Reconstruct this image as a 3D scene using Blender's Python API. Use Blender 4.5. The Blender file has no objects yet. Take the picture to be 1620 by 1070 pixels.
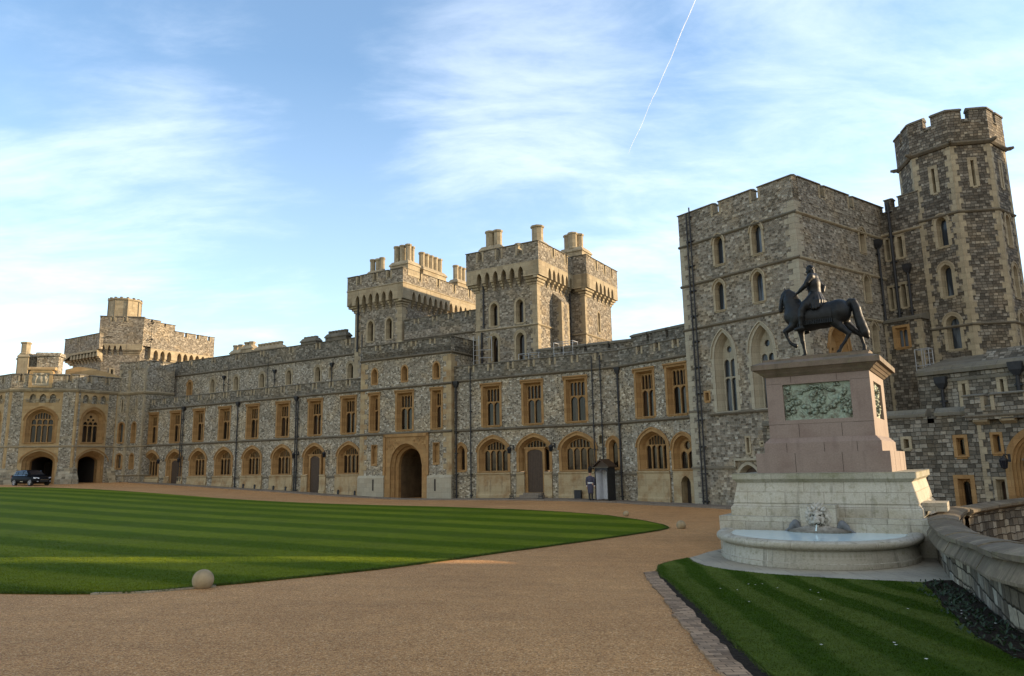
import bpy, bmesh, math, random
import numpy as np
from mathutils import Vector, Matrix, noise
from mathutils.geometry import tessellate_polygon, delaunay_2d_cdt
random.seed(7); rng = np.random.default_rng(7)
S = bpy.context.scene
COL = S.collection
R = math.radians
PI = math.pi

# ---------------------------------------------------------------- camera
EYE = 2.2
cam_d = bpy.data.cameras.new('camera'); cam = bpy.data.objects.new('camera', cam_d); COL.objects.link(cam)
cam_d.sensor_width = 36; cam_d.lens = 1148.85/1620*36; cam_d.clip_end = 20000; cam_d.clip_start = .1
_p, _r = .17342115, -.01837471
fw = Vector((0, math.cos(_p), math.sin(_p))); up = Vector((0, -math.sin(_p), math.cos(_p))); rt = Vector((1, 0, 0))
cx_ = rt*math.cos(_r) + up*math.sin(_r); cy_ = -rt*math.sin(_r) + up*math.cos(_r)
cam.matrix_world = Matrix((( cx_.x, cy_.x, -fw.x, 0), (cx_.y, cy_.y, -fw.y, 0), (cx_.z, cy_.z, -fw.z, EYE), (0, 0, 0, 1)))
S.camera = cam
S.render.resolution_x = 1024; S.render.resolution_y = 676

# ---------------------------------------------------------------- light
SUN_AZ = R(6)      # measured from +X towards +Y
SUN_EL = R(11)
sun_dir = Vector((math.cos(SUN_AZ)*math.cos(SUN_EL), math.sin(SUN_AZ)*math.cos(SUN_EL), math.sin(SUN_EL)))
sd = bpy.data.lights.new('sun', 'SUN'); sd.energy = 5.0; sd.angle = R(.6); sd.color = (1, .76, .48)
so = bpy.data.objects.new('sun', sd); COL.objects.link(so)
so.rotation_euler = sun_dir.to_track_quat('Z', 'Y').to_euler(); so.location = (60, -10, 60)
W = bpy.data.worlds.new('World'); S.world = W; W.use_nodes = True
S.view_settings.view_transform = 'Standard'; S.view_settings.look = 'None'
S.view_settings.exposure = .90; S.view_settings.gamma = 1

class NT:
    def __init__(s, nt): s.nt = nt; nt.nodes.clear()
    def n(s, typ, ins=None, **kw):
        nd = s.nt.nodes.new(typ)
        for k, v in kw.items(): setattr(nd, k, v)
        for k, v in (ins or {}).items():
            sk = nd.inputs[k]
            if isinstance(v, bpy.types.NodeSocket): s.nt.links.new(v, sk)
            else: sk.default_value = v
        return nd
    def m(s, op, a, b=0., c=0., clamp=False): return s.n('ShaderNodeMath', {0: a, 1: b, 2: c}, operation=op, use_clamp=clamp).outputs[0]
    def vm(s, op, a, b=(0, 0, 0)): return s.n('ShaderNodeVectorMath', {0: a, 1: b}, operation=op).outputs[0]
    def mix(s, f, a, b, t='MIX'): 
        nd = s.n('ShaderNodeMix', data_type='RGBA', blend_type=t)
        for k, v in ((0, f), (6, a), (7, b)):
            if isinstance(v, bpy.types.NodeSocket): s.nt.links.new(v, nd.inputs[k])
            else: nd.inputs[k].default_value = v if k == 0 else (*v[:3], 1)
        return nd.outputs[2]
    def ramp(s, f, stops, interp='LINEAR'):
        nd = s.n('ShaderNodeValToRGB', {0: f}); r = nd.color_ramp; r.interpolation = interp
        while len(r.elements) < len(stops): r.elements.new(.5)
        for e, (p, c) in zip(r.elements, stops): e.position = p; e.color = (*c[:3], 1) if hasattr(c, '__len__') else (c, c, c, 1)
        return nd.outputs[0]
    def noise(s, vec, scale, detail=4, rough=.55, out=0, dist=0.):
        return s.n('ShaderNodeTexNoise', {'Vector': vec, 'Scale': scale, 'Detail': detail, 'Roughness': rough, 'Distortion': dist}).outputs[out]
    def mr(s, v, a, b, c=0., d=1.): return s.n('ShaderNodeMapRange', {0: v, 1: a, 2: b, 3: c, 4: d}).outputs[0]

# ---------------------------------------------------------------- sky
w = NT(W.node_tree)
sky = w.n('ShaderNodeTexSky'); sky.sky_type = 'NISHITA'; sky.sun_disc = False
sky.sun_elevation = SUN_EL; sky.sun_rotation = math.pi/2 - SUN_AZ; sky.air_density = 1.0; sky.dust_density = .3; sky.ozone_density = 2.2
tc = w.n('ShaderNodeTexCoord').outputs['Generated']
sep = w.n('ShaderNodeSeparateXYZ', {0: tc})
zz = w.m('MAXIMUM', sep.outputs[2], .02)
den = w.m('ADD', zz, .22)
pu = w.m('DIVIDE', sep.outputs[0], den); pv = w.m('DIVIDE', sep.outputs[1], den)
cv = w.n('ShaderNodeCombineXYZ', {0: pu, 1: pv, 2: 0.}).outputs[0]
rot = w.n('ShaderNodeMapping', {'Vector': cv, 'Rotation': (0, 0, R(35)), 'Scale': (1.0, 2.3, 1)}).outputs[0]
wis = w.noise(rot, 1.7, 9, .60, dist=.45)
fine = w.noise(w.n('ShaderNodeMapping', {'Vector': cv, 'Rotation': (0, 0, R(50)), 'Scale': (1, 2.0, 1)}).outputs[0], 6., 7, .65, dist=.3)
def blob(px, py, r0, r1):   # soft cloud field around a direction of the sky
    d = (cx_*(px-810) + cy_*(535-py) + fw*1148.85).normalized()
    dd = w.n('ShaderNodeVectorMath', {0: w.vm('NORMALIZE', tc), 1: tuple(d)}, operation='DOT_PRODUCT').outputs['Value']
    return w.mr(dd, math.cos(R(r1)), math.cos(R(r0)), 0., 1.)
cov = w.m('MULTIPLY', blob(830, 150, 1, 15), .34)
for a_ in ((930, 260, 1, 11, .22), (240, 230, 1, 13, .22), (120, 430, 1, 15, .26), (1050, 380, 2, 20, .26), (1500, 150, 2, 26, .30), (640, 180, 0, 8, .10), (330, 470, 1, 9, .12)):
    cov = w.m('MAXIMUM', cov, w.m('MULTIPLY', blob(*a_[:4]), a_[4]))
c0 = w.m('ADD', w.m('ADD', w.m('MULTIPLY', wis, .78), w.m('MULTIPLY', fine, .22)), cov)
cm = w.n('ShaderNodeMapRange', {0: c0, 1: .55, 2: 1.02}, interpolation_type='SMOOTHSTEP').outputs[0]
hz_ = w.mr(sep.outputs[2], .0, .50, .30, .0)
back = w.mr(sep.outputs[1], .05, -.5, 0., .45)  # unseen cloud bank behind the camera, added to lift and warm the ambient light
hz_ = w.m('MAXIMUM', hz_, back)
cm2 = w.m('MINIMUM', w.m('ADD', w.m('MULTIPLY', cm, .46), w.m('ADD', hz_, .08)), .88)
skyc = w.n('ShaderNodeHueSaturation', {'Saturation': 1.12, 'Value': 2.3, 'Color': sky.outputs[0]}).outputs[0]
cloudc = w.mix(w.mr(sep.outputs[1], .1, -.4, 0., 1.), (9.4, 10.2, 11.3), (11.0, 10.3, 9.0))  # cool clouds ahead, warm tint for the added bank behind the camera
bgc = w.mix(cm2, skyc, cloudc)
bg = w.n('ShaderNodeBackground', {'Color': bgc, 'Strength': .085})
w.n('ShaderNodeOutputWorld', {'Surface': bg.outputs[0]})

# ---------------------------------------------------------------- mesh helpers
class MB:
    def __init__(s): s.v = []; s.f = []
    def add(s, vs, fs):
        o = len(s.v); s.v += [tuple(v) for v in vs]; s.f += [tuple(i+o for i in f) for f in fs]; return s
    def box(s, x0, x1, y0, y1, z0, z1):
        return s.add([(x0, y0, z0), (x1, y0, z0), (x1, y1, z0), (x0, y1, z0), (x0, y0, z1), (x1, y0, z1), (x1, y1, z1), (x0, y1, z1)],
                     [(0, 1, 5, 4), (1, 2, 6, 5), (2, 3, 7, 6), (3, 0, 4, 7), (4, 5, 6, 7), (3, 2, 1, 0)])
    def strip(s, x0, x1, prof):
        n = len(prof); 
        s.add([(x0, y, z) for y, z in prof] + [(x1, y, z) for y, z in prof],
              [(i, (i+1) % n, n+(i+1) % n, n+i) for i in range(n)] + [tuple(range(n))[::-1], tuple(range(n, 2*n))]); return s
    def prism(s, poly, y0, y1=None, holes=()):
        loops = [list(poly)] + [list(h) for h in holes]
        allp = [p for l in loops for p in l]
        tri = tessellate_polygon([[Vector((x, z, 0)) for x, z in l] for l in loops])
        s.add([(x, y0, z) for x, z in allp], [tuple(t) for t in tri])
        if y1 is not None:
            s.add([(x, y1, z) for x, z in allp], [tuple(t)[::-1] for t in tri])
            for l in loops:
                n = len(l); s.add([(x, y0, z) for x, z in l] + [(x, y1, z) for x, z in l], [(i, (i+1) % n, n+(i+1) % n, n+i) for i in range(n)])
        return s
    def loft(s, rings, close=True, cap0=False, cap1=False):
        n = len(rings[0]); vs = [p for r in rings for p in r]; fs = []
        for k in range(len(rings)-1):
            for i in range(n if close else n-1):
                j = (i+1) % n; fs.append((k*n+i, k*n+j, (k+1)*n+j, (k+1)*n+i))
        if cap0: fs.append(tuple(range(n))[::-1])
        if cap1: fs.append(tuple(range((len(rings)-1)*n, len(rings)*n)))
        return s.add(vs, fs)
    def cyl(s, p0, p1, r0, r1=None, n=10, cap=True):
        r1 = r0 if r1 is None else r1; p0 = Vector(p0); p1 = Vector(p1); d = (p1-p0).normalized()
        u = d.orthogonal().normalized(); v = d.cross(u)
        mk_ = lambda p, r: [p + (u*math.cos(2*PI*i/n) + v*math.sin(2*PI*i/n))*r for i in range(n)]
        return s.loft([mk_(p0, r0), mk_(p1, r1)], cap0=cap, cap1=cap)
    def tube(s, pts, r, n=8):
        for a, b in zip(pts[:-1], pts[1:]): s.cyl(a, b, r, n=n)
        return s
    def octo(s, cx, cy, prof, n=8, rot=PI/8, cap=True):
        rings = [[(cx+r*math.cos(rot+2*PI*i/n), cy+r*math.sin(rot+2*PI*i/n), z) for i in range(n)] for r, z in prof]
        return s.loft(rings, cap0=cap, cap1=cap)
    def xf(s, M):
        s.v = [tuple(M @ Vector(v)) for v in s.v]; return s
    def merge(s, o): return s.add(o.v, o.f)

def mesh_from(name, v, f, mat, smooth=False):
    me = bpy.data.meshes.new(name); me.from_pydata(v, [], f)
    if len(f):
        n = len(me.loops); li = np.empty(n, np.int32); me.loops.foreach_get('vertex_index', li)
        co = np.empty(len(me.vertices)*3); me.vertices.foreach_get('co', co); co = co.reshape(-1, 3)
        pn = np.empty(len(me.polygons)*3); me.polygons.foreach_get('normal', pn); pn = pn.reshape(-1, 3)
        lt = np.empty(len(me.polygons), np.int32); me.polygons.foreach_get('loop_total', lt)
        N = np.repeat(pn, lt, axis=0); P = co[li]
        hl = np.hypot(N[:, 0], N[:, 1]); flat = np.abs(N[:, 2]) > .75
        tx = np.where(hl > 1e-6, -N[:, 1]/np.maximum(hl, 1e-6), 1); ty = np.where(hl > 1e-6, N[:, 0]/np.maximum(hl, 1e-6), 0)
        U = np.where(flat, P[:, 0], P[:, 0]*tx + P[:, 1]*ty); V = np.where(flat, P[:, 1], P[:, 2])
        uv = me.uv_layers.new(name='UVMap'); uv.data.foreach_set('uv', np.stack([U, V], 1).astype(np.float32).ravel())
    if mat: me.materials.append(mat)
    if smooth: me.polygons.foreach_set('use_smooth', [True]*len(me.polygons))
    me.update(); return me

WM = {}
def obj(name, me, parent=None, M=None):
    o = bpy.data.objects.new(name, me); COL.objects.link(o)
    if M is None: M = WM[parent.name] if parent else Matrix()
    if parent: o.parent = parent; o.matrix_local = WM[parent.name].inverted() @ M
    else: o.matrix_local = M
    WM[o.name] = M.copy(); return o
SPLIT = {'quoin', 'window_apron', 'flint_panel', 'battered_buttress', 'plinth', 'arrow_slit', 'corbel', 'gargoyle', 'white_glove_cuff', 'stirrup', 'water_spout', 'passage_door', 'coping_stone', 'side_trim', 'slot_dressing', 'string_course'}
def clusters(mb, gap=.25):
    n = len(mb.v); par = list(range(n))
    def find(a):
        while par[a] != a: par[a] = par[par[a]]; a = par[a]
        return a
    for f in mb.f:
        r = find(f[0])
        for i in f[1:]: par[find(i)] = r
    isl = {}
    for i in range(n): isl.setdefault(find(i), []).append(i)
    bx = []
    for k, ids in isl.items():
        P = np.array([mb.v[i] for i in ids]); bx.append([P.min(0)-gap/2, P.max(0)+gap/2, set(ids)])
    done = False
    while not done:
        done = True; out = []
        for b in bx:
            for o in out:
                if (b[0] <= o[1]).all() and (o[0] <= b[1]).all(): o[0] = np.minimum(o[0], b[0]); o[1] = np.maximum(o[1], b[1]); o[2] |= b[2]; done = False; break
            else: out.append(b)
        bx = out
    res = []
    for _, _, ids in bx:
        m = {j: k for k, j in enumerate(sorted(ids))}; q = MB(); q.v = [mb.v[j] for j in sorted(ids)]; q.f = [tuple(m[i] for i in f) for f in mb.f if f[0] in ids]; res.append(q)
    return res
def mk(name, mb, mat, parent=None, M=None, smooth=False):
    if name in SPLIT and parent:
        for q in clusters(mb): o = obj(name, mesh_from(name, q.v, q.f, mat, smooth), parent, M)
        return o
    return obj(name, mesh_from(name, mb.v, mb.f, mat, smooth), parent, M)
def tag(o, label, cat, group=None):
    o['label'] = label; o['category'] = cat
    if group: o['group'] = group
    return o
def thing(name, label, cat, M, group=None):
    o = bpy.data.objects.new(name, None); COL.objects.link(o); o.empty_display_size = .3
    o.matrix_local = M; WM[o.name] = M.copy(); return tag(o, label, cat, group)
def struct(o, kind='structure'): o['kind'] = kind; return o

def frame(x, y, ang, z=0.):   # local x to the right along a facade, local y into it, z up; ang = how far it recedes to the left
    return Matrix.Translation((x, y, z)) @ Matrix.Rotation(-ang, 4, 'Z')
def sub(F, x, y, z=0., rot=0.): return F @ Matrix.Translation((x, y, z)) @ Matrix.Rotation(rot, 4, 'Z')
A_ANG = .54164166; T_ANG = .94129961
# ---------------------------------------------------------------- materials
MATS = {}
def newmat(name):
    m = bpy.data.materials.new(name); m.use_nodes = True; MATS[name] = m; return m, NT(m.node_tree)
def finish(t, col, rough=.85, bump=None, bstr=.5, bdist=.02, metal=0., spec=.3, normal=None, **kw):
    ins = {'Base Color': col if isinstance(col, bpy.types.NodeSocket) else (*col[:3], 1), 'Roughness': rough, 'Metallic': metal, 'Specular IOR Level': spec}
    ins.update(kw)
    if bump is not None:
        ins['Normal'] = t.n('ShaderNodeBump', {'Height': bump, 'Strength': bstr, 'Distance': bdist}).outputs[0]
    b = t.n('ShaderNodeBsdfPrincipled', ins); t.n('ShaderNodeOutputMaterial', {'Surface': b.outputs[0]}); return b
def rgb(*h): 
    return tuple(((c/255)/12.92 if c/255 <= .04045 else ((c/255+.055)/1.055)**2.4) for c in h)

def masonry(name, w, h, stops, mortar, mort=.10, rubble=False, stain=.5, wob=.25, tint=None, bstr=.9):
    m, t = newmat(name)
    uv = t.n('ShaderNodeUVMap').outputs[0]
    nz = t.noise(uv, 1.6/w*.5, 2, .5, out=1)
    d = t.vm('SUBTRACT', nz, (.5, .5, .5))
    uvd = t.n('ShaderNodeVectorMath', {0: d, 'Scale': wob*h}, operation='SCALE').outputs[0]
    uv2 = t.vm('ADD', uv, uvd)
    sp = t.n('ShaderNodeSeparateXYZ', {0: uv2})
    if rubble:
        vec = t.n('ShaderNodeCombineXYZ', {0: t.m('DIVIDE', sp.outputs[0], w), 1: t.m('DIVIDE', sp.outputs[1], h), 2: 0.}).outputs[0]
        vo = t.n('ShaderNodeTexVoronoi', {'Vector': vec, 'Scale': 1., 'Randomness': .8}, voronoi_dimensions='2D', feature='F1')
        ve = t.n('ShaderNodeTexVoronoi', {'Vector': vec, 'Scale': 1., 'Randomness': .8}, voronoi_dimensions='2D', feature='DISTANCE_TO_EDGE')
        rnd = vo.outputs['Color']; edge = ve.outputs['Distance']
        joint = t.mr(edge, mort*.35, mort*1.1, 1., 0.)
    else:
        vv = t.m('DIVIDE', sp.outputs[1], h)
        row = t.m('FLOOR', vv)
        wn = t.n('ShaderNodeTexWhiteNoise', {'W': row}, noise_dimensions='1D')
        ww = t.m('ADD', t.m('DIVIDE', sp.outputs[0], w), t.m('MULTIPLY', wn.outputs[0], 371.))
        vo = t.n('ShaderNodeTexVoronoi', {'W': ww, 'Scale': 1., 'Randomness': .75}, voronoi_dimensions='1D', feature='F1')
        ve = t.n('ShaderNodeTexVoronoi', {'W': ww, 'Scale': 1., 'Randomness': .75}, voronoi_dimensions='1D', feature='DISTANCE_TO_EDGE')
        rnd = vo.outputs['Color']; fr = t.m('FRACT', vv); fe = t.m('MINIMUM', fr, t.m('SUBTRACT', 1., fr))
        e = t.m('MINIMUM', t.m('MULTIPLY', ve.outputs['Distance'], w/h), fe); edge = e
        joint = t.mr(e, mort*.3, mort, 1., 0.)
    sr = t.n('ShaderNodeSeparateColor', {0: rnd})
    col = t.ramp(sr.outputs[0], stops)
    col = t.mix(t.m('MULTIPLY', sr.outputs[1], .35), col, t.mix(1., col, (1.10, .92, .78), 'MULTIPLY'))
    fn = t.noise(uv, 14., 4, .6)
    col = t.mix(1., col, t.ramp(fn, [(.25, .72), (.75, 1.22)]), 'MULTIPLY')
    col = t.mix(joint, col, mortar)
    big = t.noise(uv, .35, 5, .62)
    streak = t.noise(t.n('ShaderNodeMapping', {'Vector': uv, 'Scale': (1.8, .22, 1)}).outputs[0], 1., 4, .6)
    k = t.m('ADD', t.m('MULTIPLY', big, .6), t.m('MULTIPLY', streak, .4))
    col = t.mix(1., col, t.ramp(k, [(.33, 1-stain*.55), (.5, 1.), (.68, 1+stain*.18)]), 'MULTIPLY')
    pa = t.noise(uv, .5, 3, .5, dist=.6); pb = t.noise(uv, 1.3, 4, .6); col = t.mix(t.mr(pa, .52, .60, 0., .6), col, t.mix(1., col, (1.22, 1.12, .96), 'MULTIPLY')); col = t.mix(t.mr(pb, .56, .68, 0., .6), col, t.mix(1., col, (.70, .71, .74), 'MULTIPLY'))
    col = t.mix(1., col, tint or (.87, .885, .87), 'MULTIPLY')
    hgt = t.m('ADD', t.mr(edge, 0., mort*1.8, 0., 1.), t.m('MULTIPLY', t.m('ADD', sr.outputs[2], fn), .35))
    finish(t, col, .92, hgt, bstr, .03, spec=.15); return m

def ashlar(name, base, var=.12, bw=.6, bh=.3, stain=(.3, .18, .07), stainf=.3, joint=.5, dark=(.12, .11, .08), darkf=.2, rough=.85, scale=1., spec=.2, lich=0.):
    m, t = newmat(name); uv = t.n('ShaderNodeUVMap').outputs[0]
    br = t.n('ShaderNodeTexBrick', {'Vector': uv, 'Color1': (1+var, 1+var, 1+var, 1), 'Color2': (1-var, 1-var*1.1, 1-var*1.2, 1), 'Mortar': (joint, joint*.95, joint*.9, 1), 'Scale': 1., 'Mortar Size': .006, 'Mortar Smooth': .2, 'Brick Width': bw, 'Row Height': bh})
    big = t.noise(uv, .9*scale, 5, .6); 
    drip = t.noise(t.n('ShaderNodeMapping', {'Vector': uv, 'Scale': (3.5, .5, 1)}).outputs[0], 1.2, 4, .6)
    fn = t.noise(uv, 22, 4, .6)
    col = t.mix(t.mr(big, .45, .72, 0., stainf), base, stain)
    col = t.mix(t.mr(drip, .55, .75, 0., darkf), col, dark)
    if lich:
        l2 = t.noise(uv, 6., 5, .7); col = t.mix(t.mr(l2, .52, .66, 0., lich), col, (.20, .19, .10))
    col = t.mix(1., col, br.outputs[0], 'MULTIPLY')
    col = t.mix(1., col, t.ramp(fn, [(.25, .66), (.75, .94)]), 'MULTIPLY')
    h = t.m('ADD', t.m('MULTIPLY', br.outputs[1], -1.), t.m('MULTIPLY', fn, .35))
    finish(t, col, rough, h, .6, .01, spec=spec); return m

def simple(name, col, rough=.6, metal=0., nscale=None, namt=.25, spec=.4, bstr=.3, bd=.005):
    m, t = newmat(name)
    if nscale:
        tc = t.n('ShaderNodeTexCoord').outputs['Object']; fn = t.noise(tc, nscale, 5, .6)
        c = t.mix(1., col, t.ramp(fn, [(.3, 1-namt), (.7, 1+namt)]), 'MULTIPLY'); finish(t, c, rough, fn, bstr, bd, metal, spec)
    else: finish(t, col, rough, metal=metal, spec=spec)
    return m

ST_FLINT = [(0., (.10, .085, .068)), (.22, (.20, .172, .135)), (.5, (.31, .272, .215)), (.8, (.40, .36, .295)), (1., (.60, .56, .49))]
FLINT = masonry('flint_rubble', .155, .12, ST_FLINT, (.37, .325, .25), .13, True, .55, .5)
ST_TOW = [(0., (.115, .098, .078)), (.25, (.185, .162, .132)), (.55, (.26, .23, .19)), (.85, (.34, .305, .255)), (1., (.47, .43, .365))]
TOWERM = masonry('tower_masonry', .18, .125, ST_TOW, (.42, .365, .275), .075, False, .5, .45)
KEEPM = masonry('keep_masonry', .19, .135, ST_TOW, (.46, .405, .31), .075, False, .6, .75)
ST_DARK = [(0., (.085, .074, .06)), (.35, (.145, .126, .102)), (.7, (.21, .185, .152)), (1., (.34, .305, .25))]
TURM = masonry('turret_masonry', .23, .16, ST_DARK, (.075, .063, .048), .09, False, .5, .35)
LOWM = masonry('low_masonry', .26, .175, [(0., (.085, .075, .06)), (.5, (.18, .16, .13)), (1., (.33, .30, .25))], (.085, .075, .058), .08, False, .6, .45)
PARM = masonry('parapet_masonry', .19, .13, [(0., (.09, .08, .066)), (.4, (.17, .155, .128)), (.8, (.25, .23, .195)), (1., (.36, .335, .29))], (.21, .19, .152), .10, False, .5, .35)
MOATM = masonry('moat_masonry', .36, .25, [(0., (.09, .076, .06)), (.5, (.20, .175, .14)), (1., (.40, .365, .30))], (.05, .042, .032), .07, False, .9, .7, bstr=1.)
OCH = ashlar('ochre_stone', (.37, .225, .095), .14, .5, .32, (.30, .14, .045), .55, .8, (.16, .11, .06), .35)
OCHP = ashlar('ochre_panel', (.43, .335, .195), .08, .9, .4, (.27, .145, .055), .9, .85, (.17, .13, .085), .7, scale=1.3)
CREAM = ashlar('cream_stone', (.40, .335, .225), .14, .5, .32, (.30, .22, .13), .5, .72, (.13, .115, .09), .75, lich=.25)
PALE = ashlar('pale_stone', (.40, .36, .27), .08, .5, .34, (.36, .27, .17), .3, .75, (.2, .19, .16), .3)
COPE = ashlar('coping_stone', (.16, .145, .115), .15, .9, .5, (.26, .21, .13), .45, .7, (.055, .05, .042), .7, lich=.35)
STRG = ashlar('string_stone', (.15, .128, .095), .15, .9, .5, (.28, .22, .13), .4, .7, (.05, .045, .038), .6)
GRAN = ashlar('pink_granite', (.275, .205, .165), .05, 50, 50, (.17, .105, .082), .6, 1., (.13, .085, .07), .35, .6, scale=1.2, spec=.4)
GRANC = ashlar('granite_cornice', (.20, .15, .11), .05, 50, 50, (.10, .085, .055), .9, 1., (.07, .06, .04), .7, .7, scale=1.5, lich=.5)
MARB = ashlar('weathered_marble', (.49, .455, .37), .10, 1.1, .42, (.36, .31, .21), .65, .55, (.15, .14, .105), .7, .7, lich=.5)
MARBC = ashlar('mossy_marble', (.40, .375, .29), .06, 1.4, .9, (.24, .235, .13), .8, .7, (.13, .13, .08), .6, .8, lich=.55)
SLAB = ashlar('paving_slab', (.44, .39, .29), .10, 1.0, .8, (.27, .25, .21), .7, .4, (.16, .15, .12), .6, .7)
MCOPE = ashlar('moat_coping', (.175, .14, .098), .2, 1.3, .7, (.36, .28, .18), .6, .6, (.06, .05, .037), .9, lich=.6, scale=2.2)
LEAD = simple('roof_lead', (.13, .135, .14), .7, nscale=2.)
IRON = simple('black_iron', (.022, .022, .024), .55, nscale=8., spec=.3)
GALV = simple('galvanised_steel', (.34, .345, .35), .5, .4)
BRONZE = simple('black_bronze', (.0085, .0095, .010), .5, .0, nscale=9., namt=.6, spec=.28, bstr=.7, bd=.012)
WOOD = simple('dark_oak', (.052, .030, .016), .6, nscale=6.)
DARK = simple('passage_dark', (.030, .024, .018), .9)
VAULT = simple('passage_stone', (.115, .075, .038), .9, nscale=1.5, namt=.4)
WHITE = simple('white_paint', (.62, .63, .66), .5, nscale=4, namt=.1)
# verdigris relief
m, t = newmat('verdigris'); VERD = m
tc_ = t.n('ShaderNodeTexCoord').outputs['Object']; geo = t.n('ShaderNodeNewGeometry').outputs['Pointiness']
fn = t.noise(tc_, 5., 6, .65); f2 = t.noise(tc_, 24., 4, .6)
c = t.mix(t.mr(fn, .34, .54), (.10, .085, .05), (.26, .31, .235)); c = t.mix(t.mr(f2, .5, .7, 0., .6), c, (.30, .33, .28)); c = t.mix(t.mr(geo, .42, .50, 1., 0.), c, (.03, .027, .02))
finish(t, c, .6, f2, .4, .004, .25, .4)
# stone carving (lion)
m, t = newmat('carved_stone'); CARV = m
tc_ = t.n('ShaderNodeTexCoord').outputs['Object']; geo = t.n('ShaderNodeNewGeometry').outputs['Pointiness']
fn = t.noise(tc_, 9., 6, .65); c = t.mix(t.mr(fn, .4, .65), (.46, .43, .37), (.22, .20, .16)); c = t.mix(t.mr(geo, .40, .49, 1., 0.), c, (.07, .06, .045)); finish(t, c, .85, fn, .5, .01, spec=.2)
# glass
def glass(name, a, b, c3):
    m, t = newmat(name); uv = t.n('ShaderNodeTexCoord').outputs['Object']; oi = t.n('ShaderNodeObjectInfo').outputs['Random']
    off = t.n('ShaderNodeCombineXYZ', {0: t.m('MULTIPLY', oi, 40.), 1: 0., 2: t.m('MULTIPLY', oi, 9.)}).outputs[0]
    v = t.vm('ADD', uv, off)
    n1 = t.noise(t.n('ShaderNodeMapping', {'Vector': v, 'Scale': (1.6, .01, .18)}).outputs[0], 2.2, 3, .5)
    n2 = t.noise(t.n('ShaderNodeMapping', {'Vector': v, 'Scale': (9., .01, .25)}).outputs[0], 2., 2, .5)
    c = t.mix(t.mr(n1, .46, .60), a, b); c = t.mix(t.mr(n2, .55, .66, 0., .5), c, c3)
    wv = t.noise(v, 1.4, 2, .4)
    finish(t, c, .08, wv, .25, .02, spec=.28); return m
GLASS = glass('window_glass', (.008, .007, .006), (.042, .024, .014), (.085, .07, .055))
GLASS2 = glass('leaded_glass', (.03, .035, .042), (.13, .15, .17), (.05, .05, .05))
GLASSY = glass('amber_curtain_glass', (.20, .155, .07), (.13, .095, .04), (.24, .19, .10))
# gravel
m, t = newmat('gravel'); GRAVEL = m
tc_ = t.n('ShaderNodeTexCoord').outputs['Object']
v1 = t.n('ShaderNodeTexVoronoi', {'Vector': tc_, 'Scale': 78.}, feature='F1'); v2 = t.n('ShaderNodeTexVoronoi', {'Vector': tc_, 'Scale': 36.}, feature='F1')
sc = t.n('ShaderNodeSeparateColor', {0: v1.outputs['Color']}); s2 = t.n('ShaderNodeSeparateColor', {0: v2.outputs['Color']})
c = t.ramp(sc.outputs[0], [(0., (.12, .062, .027)), (.35, (.42, .225, .092)), (.7, (.58, .335, .150)), (.93, (.74, .52, .30)), (1., (.85, .75, .56))])
c = t.mix(.35, c, t.ramp(s2.outputs[1], [(0., (.17, .085, .036)), (.5, (.46, .255, .11)), (1., (.68, .45, .23))]))
bn = t.noise(tc_, .18, 5, .6); c = t.mix(1., c, t.ramp(bn, [(.3, (.86, .84, .82)), (.7, (1.10, 1.10, 1.08))]), 'MULTIPLY')
trk = t.noise(t.n('ShaderNodeMapping', {'Vector': tc_, 'Rotation': (0, 0, R(-62)), 'Scale': (.12, 1.9, 1)}).outputs[0], 1., 4, .6, dist=.6); c = t.mix(1., c, t.ramp(trk, [(.30, .93), (.5, 1.), (.70, 1.05)]), 'MULTIPLY')
b2 = t.noise(tc_, 1.7, 4, .6); c = t.mix(1., c, t.ramp(b2, [(.3, .9), (.7, 1.08)]), 'MULTIPLY')
c = t.mix(1., c, (1.03, .90, .73), 'MULTIPLY')
finish(t, c, .85, t.m('ADD', v1.outputs['Distance'], t.m('MULTIPLY', v2.outputs['Distance'], .8)), .9, .012, spec=.25)
# lawns
def lawnmat(name, ang, wid, c_dark, c_light, patch=.25):
    m, t = newmat(name); tc_ = t.n('ShaderNodeTexCoord').outputs['Object']
    rr = t.n('ShaderNodeMapping', {'Vector': tc_, 'Rotation': (0, 0, -ang)}).outputs[0]
    wob = t.noise(tc_, .5, 3, .5)
    y = t.m('ADD', t.n('ShaderNodeSeparateXYZ', {0: rr}).outputs[1], t.m('MULTIPLY', wob, .45))
    s = t.m('SINE', t.m('MULTIPLY', y, PI/wid)); st = t.m('MULTIPLY', t.mr(s, -.4, .4, 0., 1.), t.mr(t.noise(tc_, .22, 3, .5), .3, .65, .45, 1.))
    fn = t.noise(tc_, 45., 5, .7); f2 = t.noise(tc_, 3.5, 5, .65); f3 = t.noise(tc_, .35, 4, .6)
    c = t.mix(st, c_dark, c_light)
    c = t.mix(1., c, t.ramp(fn, [(.28, .45), (.72, 1.6)]), 'MULTIPLY'); c = t.mix(1., c, t.ramp(f2, [(.3, .84), (.7, 1.16)]), 'MULTIPLY')
    c = t.mix(t.mr(f3, .45, .7, 0., patch), c, (.115, .125, .030))
    finish(t, c, .8, t.m('ADD', fn, t.m('MULTIPLY', f2, .6)), 1., .035, spec=.04); return m
LAWN1 = lawnmat('mown_lawn', R(-25), 1.55, (.068, .106, .004), (.150, .182, .012))
LAWN2 = lawnmat('verge_lawn', R(-96), .47, (.034, .066, .003), (.094, .124, .022), .05)
m, t = newmat('grass_blade'); BLADE = m
oi = t.n('ShaderNodeTexCoord').outputs['Object']; fn = t.noise(oi, 9., 3, .6)
finish(t, t.ramp(fn, [(.3, (.030, .052, .006)), (.7, (.075, .105, .016))]), .7, spec=.2)
m, t = newmat('bed_soil'); SOIL = m
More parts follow.
